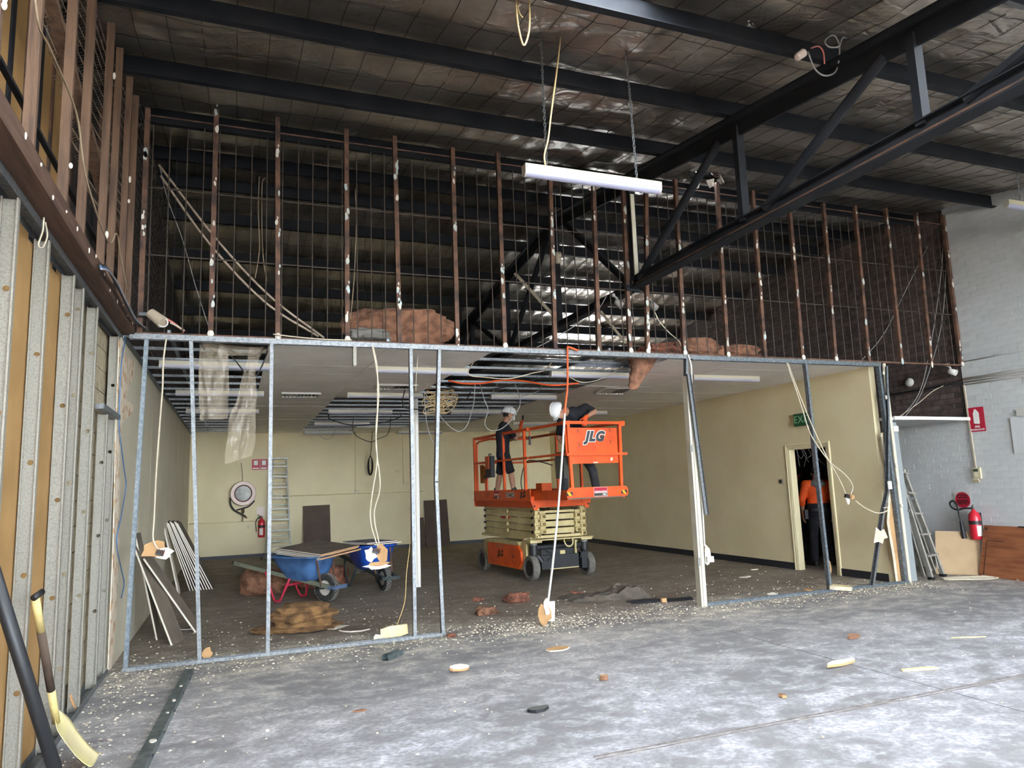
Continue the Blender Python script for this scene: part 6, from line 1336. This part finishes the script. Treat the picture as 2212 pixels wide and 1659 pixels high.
# right lining: exit sign and switch
t = thing('exit_sign', 'green exit sign above the doorway in the right lining', 'sign', at(1733, 905, X=XI - .03)); c = at(1735, 906, X=XI - .03)
s = MB(); s.box(c, (0.05, 0.40, 0.21)); s.build('case', signg, t); text('EXIT', t, c + V((-.027, 0, 0)), (0, -1, 0), (0, 0, 1), 0.175, lettg, 0.001, 0, 0.0, 'exit_lettering', local=False, space=1.1)
t = thing('light_switch', 'small grey switch plate beside the door frame', 'switch', at(1687, 1040, X=XI - .01)); c = at(1687, 1040, X=XI - .01); s = MB(); s.box(c, (.02, .085, .085)); s.build('plate', M('switch metal', (150, 146, 134), .4, .4), t); s = MB(); s.box(c + V((-.012, 0, 0)), (.01, .05, .04)); s.build('rocker', blackm, t)

# ================================================================== RIGHT CORNER
t = thing('grey_jamb', 'grey painted door jamb standing at the mouth of the lobby', 'door jamb', (9.32, 8.0, 0))
s = MB(); s.bar((9.33, 8.0, 0), (9.27, 8.0, 2.34), 0.12, 0.10, (0, 1, 0)); s.build('jamb', greyp, t); s = MB(); s.bar((9.41, 7.99, 0), (9.35, 7.99, 2.3), 0.02, 0.06, (0, 1, 0)); s.build('stop', greyp, t)
s = MB(); s.ball((9.37, 7.93, 1.02), .018, 8); s.build('latch_knob', alu, t); s = MB(); s.box((9.28, 7.94, 2.24), (.1, .05, .08)); s.build('closer_block', white, t)
t = thing('leaning_ladder', 'old aluminium step ladder folded and leaning on the grey jamb', 'ladder', (9.9, 8.05, 0))
bl, br = at(2012, 1251, Z=0.01), at(2037, 1244, Z=0.01); tl, tr_ = at(1936, 1010, Y=8.2), at(1950, 1015, Y=8.3)
for a, b, w in ((bl, tl, .07), (br, tr_, .07)): s = MB(); s.bar(a, b, 0.03, w, (0, 1, 0)); s.build('stile', M('dusty aluminium', (168, 165, 154), 0.5, 0.3, (146, 143, 134), 8), t)
for k in range(5):
    f = 0.2 + k * 0.19; a, b = bl.lerp(tl, f), br.lerp(tr_, f); s = MB(); s.bar(a, b, 0.12, 0.025); s.build('tread', M('dusty aluminium', (168, 165, 154), 0.5, 0.3, (146, 143, 134), 8), t)
    if k == 0:
        for q, r_q in ((a, bl), (b, br)): s = MB(); s.bar(q, r_q.lerp(a if q is b else b, .25) + V((0, 0, .03)), .012, .02); s.build('brace', M('dusty aluminium', (168, 165, 154), 0.5, 0.3, (146, 143, 134), 8), t)
for a in (bl, br): s = MB(); s.box(a + V((0, 0, .01)), (.06, .08, .04)); s.build('foot', blackm, t)
for off, (a, b) in enumerate(((bl, tl), (br, tr_))):
    s = MB(); s.bar(a + V((.12, .22, 0)), b + V((.03, .10, -.05)), .022, .045, (0, 1, 0)); s.build('rear_leg', M('dusty aluminium', (168, 165, 154), 0.5, 0.3, (146, 143, 134), 8), t)
c = at(1960, 1077, Y=8.1); s = MB(); s.bar(c, c + V((.1, -.05, .0)), .03, .03); s.build('spreader', blackm, t)
mb_ = [at(2022, 1240, Z=0.005), at(2118, 1243, Z=0.005)]; mt = [at(2020, 1147, Y=8.42), at(2116, 1149, Y=7.92)]
board('mdf_board', 'plain tan board leaning on the white brick wall below the extinguisher', 'board', [mb_[0], mb_[1], mt[1], mt[0]], 0.018, [mdf, edgew, edgew], None, (0.85, 0.5, 0.1))
t = thing('veneer_sheet', 'red brown timber grained panel with corner border leaning right of the tan board', 'panel', at(2160, 1250, Z=0))
w0, w1 = V((10.50, 7.80, 0.0)), V((10.33, 6.2, 0.0)); h0, h1 = V((10.74, 7.80, 0.74)), V((10.60, 6.2, 0.74)); kk = (w1 - w0).cross(h0 - w0).normalized(); kk = kk if kk.x < 0 else -kk
s = MB(); s.prism([w0, w1, h1, h0], -0.025, kk); s.build('panel', wood, t)
gl = lambda a, b: w0.lerp(w1, a).lerp(h0.lerp(h1, a), b) + kk * 0.0025
for a, b in ((gl(.05, .04), gl(.05, .70)), (gl(.05, .70), gl(1, .70))): s = MB(); s.bar(a, b, .012, .004, kk); s.build('groove', M('dark groove', (84, 50, 36), .7), t)
s = MB(); s.cyl(gl(.03, .93), gl(.03, .93) + kk * .003, .028, n=14); s.build('hinge_cup', M('dark groove', ()), t)
s = MB(); s.bar(gl(.35, 1.0), gl(.55, 1.0), .03, .015); s.build('edge_fitting', blackm, t)
t = thing('cable_coil', 'loose coil of white cable lying on the floor before the tan board', 'cable coil', at(2090, 1248, Z=0))
for k in range(3):
    c = at(2085 + 6 * k, 1247 + 1.2 * k, Z=0.012 + .02 * k); s = MB(); s.tube([c + V((.34 * cos(a) + .03 * sin(3 * a + k), (.10 + .02 * k) * sin(a) - .12 * cos(a), 0)) for a in [2 * pi * j / 26 for j in range(26)]], .007, 6, closed=True); s.build('loop', cablew, t, smooth=True)
s = MB(); s.tube(curve_pts([at(x, y, Z=.012) for x, y in ((2120, 1243), (2150, 1246), (2185, 1248), (2200, 1254))], 5), .009, 6); s.build('tail', cablew, t, smooth=True)
extinguisher('red carbon dioxide extinguisher with black horn hanging on the white brick wall', (10.72, 7.92, 0.52), 0.085, 0.46, True)
t = thing('co2_sign', 'round red CO2 sign on a white plate above the extinguisher', 'sign', at(2079, 1080, X=XR - .02)); c = at(2080, 1080, X=XR - .02)
s = MB(); s.box(c, (.004, .27, .27)); s.build('white_plate', white, t); s = MB(); s.cyl(c - V((.002, 0, 0)), c - V((.005, 0, 0)), .125, n=28); s.build('red_disc', signr, t)
text('CO2', t, c + V((-.006, 0, .055)), (0, -1, 0), (0, 0, 1), .085, lettk, .0008, 0, .003, 'sign_lettering', False); text('EXTINGUISHER\nFOR ELECTRICAL\nFIRES ONLY', t, c + V((-.006, 0, -.035)), (0, -1, 0), (0, 0, 1), .028, lettk, .0006, 0, .001, 'sign_lettering', False)
t = thing('extinguisher_sign', 'red fire extinguisher sign with white bottle symbol on the white brick wall', 'sign', at(2110, 906, X=XR - .02)); c = at(2110, 906, X=XR - .02)
s = MB(); s.box(c, (.005, .25, .38)); s.build('red_plate', signr, t)
s = MB(); s.prism([c + V((-.003, y, z)) for y, z in ((.05, -.06), (-.03, -.075), (-.045, -.06), (-.045, .1), (-.02, .135), (.0, .16), (.03, .16), (.03, .14), (.05, .1))], .002, (-1, 0, 0)); s.build('bottle_symbol', lettw, t)
text('FIRE', t, c + V((-.005, 0, -.115)), (0, -1, 0), (0, 0, 1), .045, lettw, .0006, 0, .001, 'sign_lettering', False); text('EXTINGUISHER', t, c + V((-.005, 0, -.16)), (0, -1, 0), (0, 0, 1), .033, lettw, .0006, 0, .001, 'sign_lettering', False)
t = thing('alarm_keypad', 'cream alarm keypad with open flap on the white brick wall', 'keypad', at(2111, 1022, X=XR - .02)); c = at(2111, 1022, X=XR - .02)
s = MB(); s.box(c, (.03, .12, .17)); s.build('case', M('aged cream plastic', (214, 204, 168), .5), t); s = MB(); s.box(c + V((-.017, .01, .045)), (.004, .075, .04)); s.build('screen', M('keypad screen', (66, 78, 70), .2), t)
for r in range(4):
    for q in range(3): s = MB(); s.box(c + V((-.017, .035 - q * .025, .005 - r * .02)), (.004, .017, .012)); s.build('key', M('key', (236, 228, 200), .5), t)
s = MB(); s.box(c + V((-.04, 0.01, -.115)), (.06, .11, .012), Matrix.Rotation(.9, 3, 'Y')); s.build('flap', M('aged cream plastic', ()), t)
a, b = at(2082, 832, X=XR - .02), at(2108, 1012, X=XR - .02); s = MB(); s.bar(a, V((a.x, b.y + .0, b.z)), .025, .018, (1, 0, 0)); tag(s.build('cable_duct', cablew), 'cream vertical duct running down the paint edge to the keypad', 'conduit')
s = MB(); s.box(at(2226, 938, X=XR - .01), (.02, .52, .52)); tag(s.build('blank_panel', M('pale grey panel', (212, 214, 212), .5)), 'blank pale grey square panel on the brick wall at the right edge', 'panel')
s = MB(); s.box(at(2212, 890, X=XR - .02), (.03, .2, .1)); tag(s.build('small_box', white), 'small white box on the brick wall above the blank panel', 'box')
for (px, py) in ((2101, 892), (2098, 868)):
    pass

# ================================================================== FOREGROUND
t = thing('shovel', 'worn yellow shovel with dark grip leaning on the steel studs, blade on the floor', 'shovel', at(150, 1600, Z=0))
h0, h1 = at(122, 1560, X=-0.98), at(76, 1290, X=-1.0)
top = h1; neck = h0; ax = (top - neck).normalized()
s = MB(); s.cyl(neck, neck.lerp(top, .28), .021, .022, 12); s.build('socket', shovy, t, smooth=True); s = MB(); s.cyl(neck.lerp(top, .28), neck.lerp(top, .75), .0225, n=12); s.build('grip', shovg, t, smooth=True); s = MB(); s.cyl(neck.lerp(top, .75), top, .021, n=12); s.build('shaft', shovy, t, smooth=True)
s = MB(); s.cyl(top - V((0, .03, 0)), top + V((.02, .05, .02)), .018, n=10); s.build('handle_end', blackm, t, smooth=True)
tip = at(205, 1648, Z=0.012); fw = (tip - neck); fw.z = 0; L_ = fw.length; fw.normalize(); sd_ = V((fw.y, -fw.x, 0))
def bl_(u, v):
    w = 0.125 * min(1, 0.35 + v * 4) * (1 - .06 * v); x = (u - .5) * 2
    z = neck.z * (1 - v) ** 1.4 + 0.012 + 0.045 * abs(x) ** 2.5 * (1 - .5 * v) ; return neck + fw * (v * L_ * 1.0) + sd_ * (x * w) + V((0, 0, z - neck.z))
s = MB(); s.grid(bl_, 14, 16); o = s.build('blade', M('yellow steel blade', (214, 204, 132), .5, 0, (196, 182, 140), 5, 5), t, smooth=True); m = o.modifiers.new('t', 'SOLIDIFY'); m.thickness = .004
t = thing('black_pole', 'thick black pole slanting across the lower left corner', 'pole', at(118, 1659, Y=4.25)); a, b = at(122, 1672, Y=4.15), at(-3, 1272, Y=3.85); d = (b - a).normalized()
e = a - d * (a.z / d.z); tt = (-1.02 - e.x) / d.x; s = MB(); s.cyl(e, e + d * tt, .030, n=16); s.build('shaft', blackm, t, smooth=True); s = MB(); s.cyl(e, e + d * .05, .033, n=16); s.build('ferrule', cablek, t)
t = thing('steel_channel', 'long dark steel channel with slots lying on the floor at lower left', 'steel channel', at(350, 1550, Z=0)); a, b = at(408, 1457, Z=.0), at(302, 1668, Z=.0); b = a + (b - a) * 1.05
ax = (b - a).normalized(); u = V((ax.y, -ax.x, 0)); s = MB(); s.chan(a + V((0, 0, .05)), b + V((0, 0, .05)), u, (0, 0, -1), .075, .05, .003); s.build('channel', M('dark zinc', (92, 104, 104), .45, .6, (122, 130, 128), 14), t)
for f in (.12, .3, .5, .7, .88):
    for sg in (-1,): s = MB(); c = a.lerp(b, f) + u * sg * .0378 + V((0, 0, .028)); s.box(c, (.014, .03, .008), Matrix.Rotation(math.atan2(-ax.x, ax.y), 3, 'Z')); s.build('slot', blackm, t)
for f, r in ((.25, .02), (.42, .03), (.55, .018), (.8, .035)): s = MB(); torn(s, a.lerp(b, f) + V((.01, 0, .051)), r, int(f * 100), V((0, 0, 1)), .006, (1, .6)); s.build('plaster_scrap', dabw, t)
t = thing('channel_offcut', 'short offcut of dark steel channel on the floor in front of the bottom track', 'steel channel', at(846, 1424, Z=0)); a, b = at(832, 1428, Z=0), at(866, 1414, Z=0); ax = (b - a).normalized(); u = V((ax.y, -ax.x, 0)); s = MB(); s.chan(a + V((0, 0, .004)), b + V((0, 0, .004)), u, (0, 0, 1), .07, .05, .003); s.build('channel', M('dark zinc', ()), t)
# grey felt heap
s = MB(); c = at(1310, 1292, Z=0)
def felt_(u, v):
    x = (u - .5) * 1.15; y = (v - .5) * .5; h = .05 + .10 * max(0, nz((x * 3, y * 4, 2), 1, 3)) + .16 * math.exp(-((x - .28) / .16) ** 2) * (.6 + .5 * nz((x * 9, y * 6, 1), 1, 8)) + .03 * nz((x * 14, y * 11, 0), 1, 2)
    e = min(1, 9 * min(u, 1 - u, v, 1 - v) + .0); return c + V((x + .06 * nz((y * 5, 1, 2)), y - .30 * x + .06 * nz((x * 5, 3, 1)), max(.004, h * e)))
s.grid(felt_, 60, 34); o = s.build('grey_felt', felt, smooth=False); smooth_angle(o, 35); tag(o, 'crumpled grey felt heaped on the floor right of the hanging rod', 'felt')
s = MB(); c = at(1425, 1300, Z=0)
def blk_(u, v): x = (u - .5) * .85; y = (v - .5) * .16; return c + V((x, y - .2 * x, .012 + .05 * max(0, sin(v * 3.1)) * (0.6 + .4 * nz((x * 3, 1, 1)))))
s.grid(blk_, 24, 8); tag(s.build('black_rubber_strip', blk, smooth=True), 'black vinyl skirting strip lying left of the white jamb post', 'strip')
# separate pieces of rubble
def piece(name, label, px, py, r, seed, mats, sq=(1, 1), th=.013, tilt=(0, 0), z=0.004, cat='plaster fragment', rz=0.0):
    rr = random.Random(seed); n = 10; c = at(px, py, Z=0); pts = []
    E_ = Euler((tilt[0], tilt[1], rz)).to_matrix()
    for i in range(n):
        a = 2 * pi * i / n; q = r * rr.uniform(.7, 1.12); pts.append(E_ @ V((cos(a) * q * sq[0], sin(a) * q * sq[1], 0)))
    lo = min(p.z for p in pts); pts = [p + c + V((0, 0, z - lo)) for p in pts]; s = MB(); k = E_ @ V((0, 0, 1))
    s.cur = 0; s.add([p for p in pts] + [p + k * th for p in pts], [tuple(range(n - 1, -1, -1)), tuple(range(n, 2 * n))]); s.mi(1).add([p for p in pts] + [p + k * th for p in pts], [(i, (i + 1) % n, n + (i + 1) % n, n + i) for i in range(n)])
    return tag(s.build(name, mats), label, cat)
tan2 = M('tan scrap', (196, 150, 104), .85); brn = M('brown scrap', (134, 96, 72), .85)
t = thing('cream_plaster_chunk', 'broken slab of cream plaster propped behind the bottom track', 'plaster fragment', at(850, 1375, Z=0))
q = [at(*p, Y=8.0) for p in ((823, 1382), (822, 1364), (842, 1357), (880, 1352), (882, 1372), (860, 1380), (840, 1384))]; zz = min(p.z for p in q); s = MB(); s.prism([p - V((0, 0, zz)) for p in q], .02, (0, 1, .2)); s.build('slab', creamp, t)
s = MB(); torn(s, at(818, 1384, Y=7.98) + V((0, 0, .02)), .07, 61, V((.2, -1, .6)), .015, (1, .7)); s.build('crumbled_edge', plas, t)
piece('plaster_strip', 'long white broken plaster strip on the open floor at right', 1822, 1436, .16, 71, [dabw, tan2], (1.35, .32), .02, (.08, .03), rz=.25)
piece('plaster_strip', 'narrow cream plaster strip lying right of the long white one', 1985, 1448, .13, 72, [creamp, creamp], (1.4, .22), .014, rz=-.25)
piece('curled_paper', 'curled plaster scrap with white edge and tan back near the floor centre', 993, 1450, .10, 73, [dabw, tan2], (1.2, .5), .02, (.35, .1), rz=.3)
piece('plaster_fragment', 'tan plaster flake with white rim on the floor below the hanging rod', 1205, 1405, .10, 74, [papr, dabw], (1.2, .7), .012, (.12, 0))
piece('timber_offcut', 'small tan wooden offcut alone on the open floor', 1305, 1469, .035, 75, [tan2, brn], (1, .8), .035, cat='offcut')
piece('mesh_scrap', 'dark grey triangular scrap on the floor near the bottom centre', 1162, 1536, .10, 76, [M('dark scrap', (92, 92, 88), .9), blackm], (1, .5), .02, cat='scrap')
piece('brown_scrap', 'brown curved scrap on the right floor above the long white strip', 1843, 1380, .07, 77, [brn, brn], (1.2, .5), .025, (.3, 0), cat='scrap')
piece('brown_scrap', 'tiny reddish brown scrap on the floor below the steel channel offcut', 776, 1538, .045, 78, [brn, brn], (1.2, .4), .01, cat='scrap')
piece('brown_scrap', 'small brown scrap on the floor left of the guide rail joint', 1690, 1507, .035, 79, [brn, tan2], (.6, 1), .02, cat='scrap')
piece('board_triangle', 'grey brown triangular board fragment lying left of the cream slab', 765, 1362, .17, 80, [tileb, edgew], (1.1, .8), .015, (.05, 0), cat='board')
piece('plaster_fragment', 'white jagged fragment beside the ochre insulation bundle', 728, 1358, .13, 81, [dabw, plas], (1.2, .45), .013, (.1, 0))
piece('plaster_heap', 'crumbled cream plaster lump at the foot of the stud by the doorway', 1818, 1277, .17, 82, [creamp, plas], (1.2, .6), .05, (.1, .1))
piece('plaster_strip', 'thin white strip lying by the grey felt', 1252, 1296, .14, 83, [dabw, dabw], (1.5, .12), .012, rz=-.3)
piece('plaster_fragment', 'pale oval flake on the office floor near the right skirting', 1610, 1247, .10, 84, [edgew, edgew], (1.3, .6), .01, rz=.3)
piece('plaster_fragment', 'small pale flake on the office floor closest to the right skirting', 1629, 1231, .07, 85, [edgew, edgew], (1.2, .7), .01)
piece('tan_wedge', 'tan board wedge at the foot of the second stud from the left', 446, 1424, .07, 86, [papr, tan2], (.8, .9), .015, (.9, .2))
piece('tan_disc', 'tan rounded board piece propped against the left studs by the shovel', 157, 1535, .14, 87, [papr, tan2], (.7, 1), .013, (1.1, .7), rz=1.2)
piece('paper_shred', 'pale torn paper shred against the left studs above the shovel blade', 66, 1575, .13, 88, [M('torn paper', (222, 204, 178), .9), plas], (.5, 1), .006, (1.2, .6), rz=1.2, cat='paper')
piece('plaster_fragment', 'white pointed fragment on the floor before the right bottom track', 1669, 1288, .07, 89, [dabw, dabw], (1.1, .6), .02, (.3, 0))
piece('tan_flake', 'tan flake lying before the right bottom track beside a white pointed one', 1747, 1276, .07, 90, [papr, tan2], (1.1, .6), .012, (.1, 0), cat='plaster fragment')
piece('tan_block', 'small tan piece on the black vinyl strip left of the jamb', 1435, 1301, .045, 91, [tan2, tan2], (1, .8), .05, cat='offcut')
piece('oval_board', 'tan oval plaster piece clinging to the foot of the stud by the doorway', 1792, 1244, .10, 92, [papr, dabw], (.45, 1.2), .015, (1.45, 0), z=0.03)
piece('grey_tile_flake', 'grey flat flake on the floor under the leaning planks', 408, 1360, .09, 93, [tileb, edgew], (1.3, .5), .01, (.2, 0))
piece('cream_strip', 'short cream strip on the far right floor near the brick wall', 2092, 1378, .13, 94, [creamp, creamp], (1.4, .12), .008, rz=-.4)
piece('white_crumb', 'round white crumb alone on the lower left floor', 577, 1581, .013, 95, [dabw, dabw], (1, 1), .014)
# countless crumbs
s = MB(); rr = random.Random(11)
def crumb(x, y, r):
    a0 = rr.random() * 6; pts = [V((x + r * rr.uniform(.6, 1.2) * cos(a0 + i * 1.57), y + r * rr.uniform(.5, 1.0) * sin(a0 + i * 1.57), 0.001)) for i in range(4)]
    h = r * rr.uniform(.25, .7); tp_ = [p.lerp(V((x, y, 0)), .3) + V((0, 0, h)) for p in pts]; s.add(pts + tp_, [(0, 1, 5, 4), (1, 2, 6, 5), (2, 3, 7, 6), (3, 0, 4, 7), (4, 5, 6, 7)])
for i in range(12000):
    q = rr.random(); r = 0.0035 + 0.014 * rr.random() ** 5
    if q < .46: x, y = rr.uniform(-1.0, 9.3), YP - .12 + rr.gauss(0, .28)
    elif q < .64: x, y = rr.uniform(-1.0, 9.2), YP + abs(rr.gauss(0, 1.3))
    elif q < .72: x, y = XL + abs(rr.gauss(0, .35)), rr.uniform(4.4, 8)
    elif q < .80: x, y = rr.gauss(3.4, .5), YP + rr.gauss(-.05, .2)
    elif q < .86: x, y = rr.gauss(8.6, .6), YP + rr.gauss(-.1, .2)
    elif q < .90: x, y = rr.uniform(-1, 8.8), rr.uniform(9, 15); r *= .7
    else: x, y = rr.uniform(-1, 10.5), rr.uniform(3.2, 7.8); r *= .8
    if x < XL + .02 or y < 3: continue
    if x > 8.9 and y > YP + .1: continue
    crumb(x, y, r)
o = s.build('plaster_crumbs', [plas], origin=(4, 7, 0)); tag(o, 'countless cream plaster crumbs scattered over the floor along the partition', 'rubble'); stuff(o)
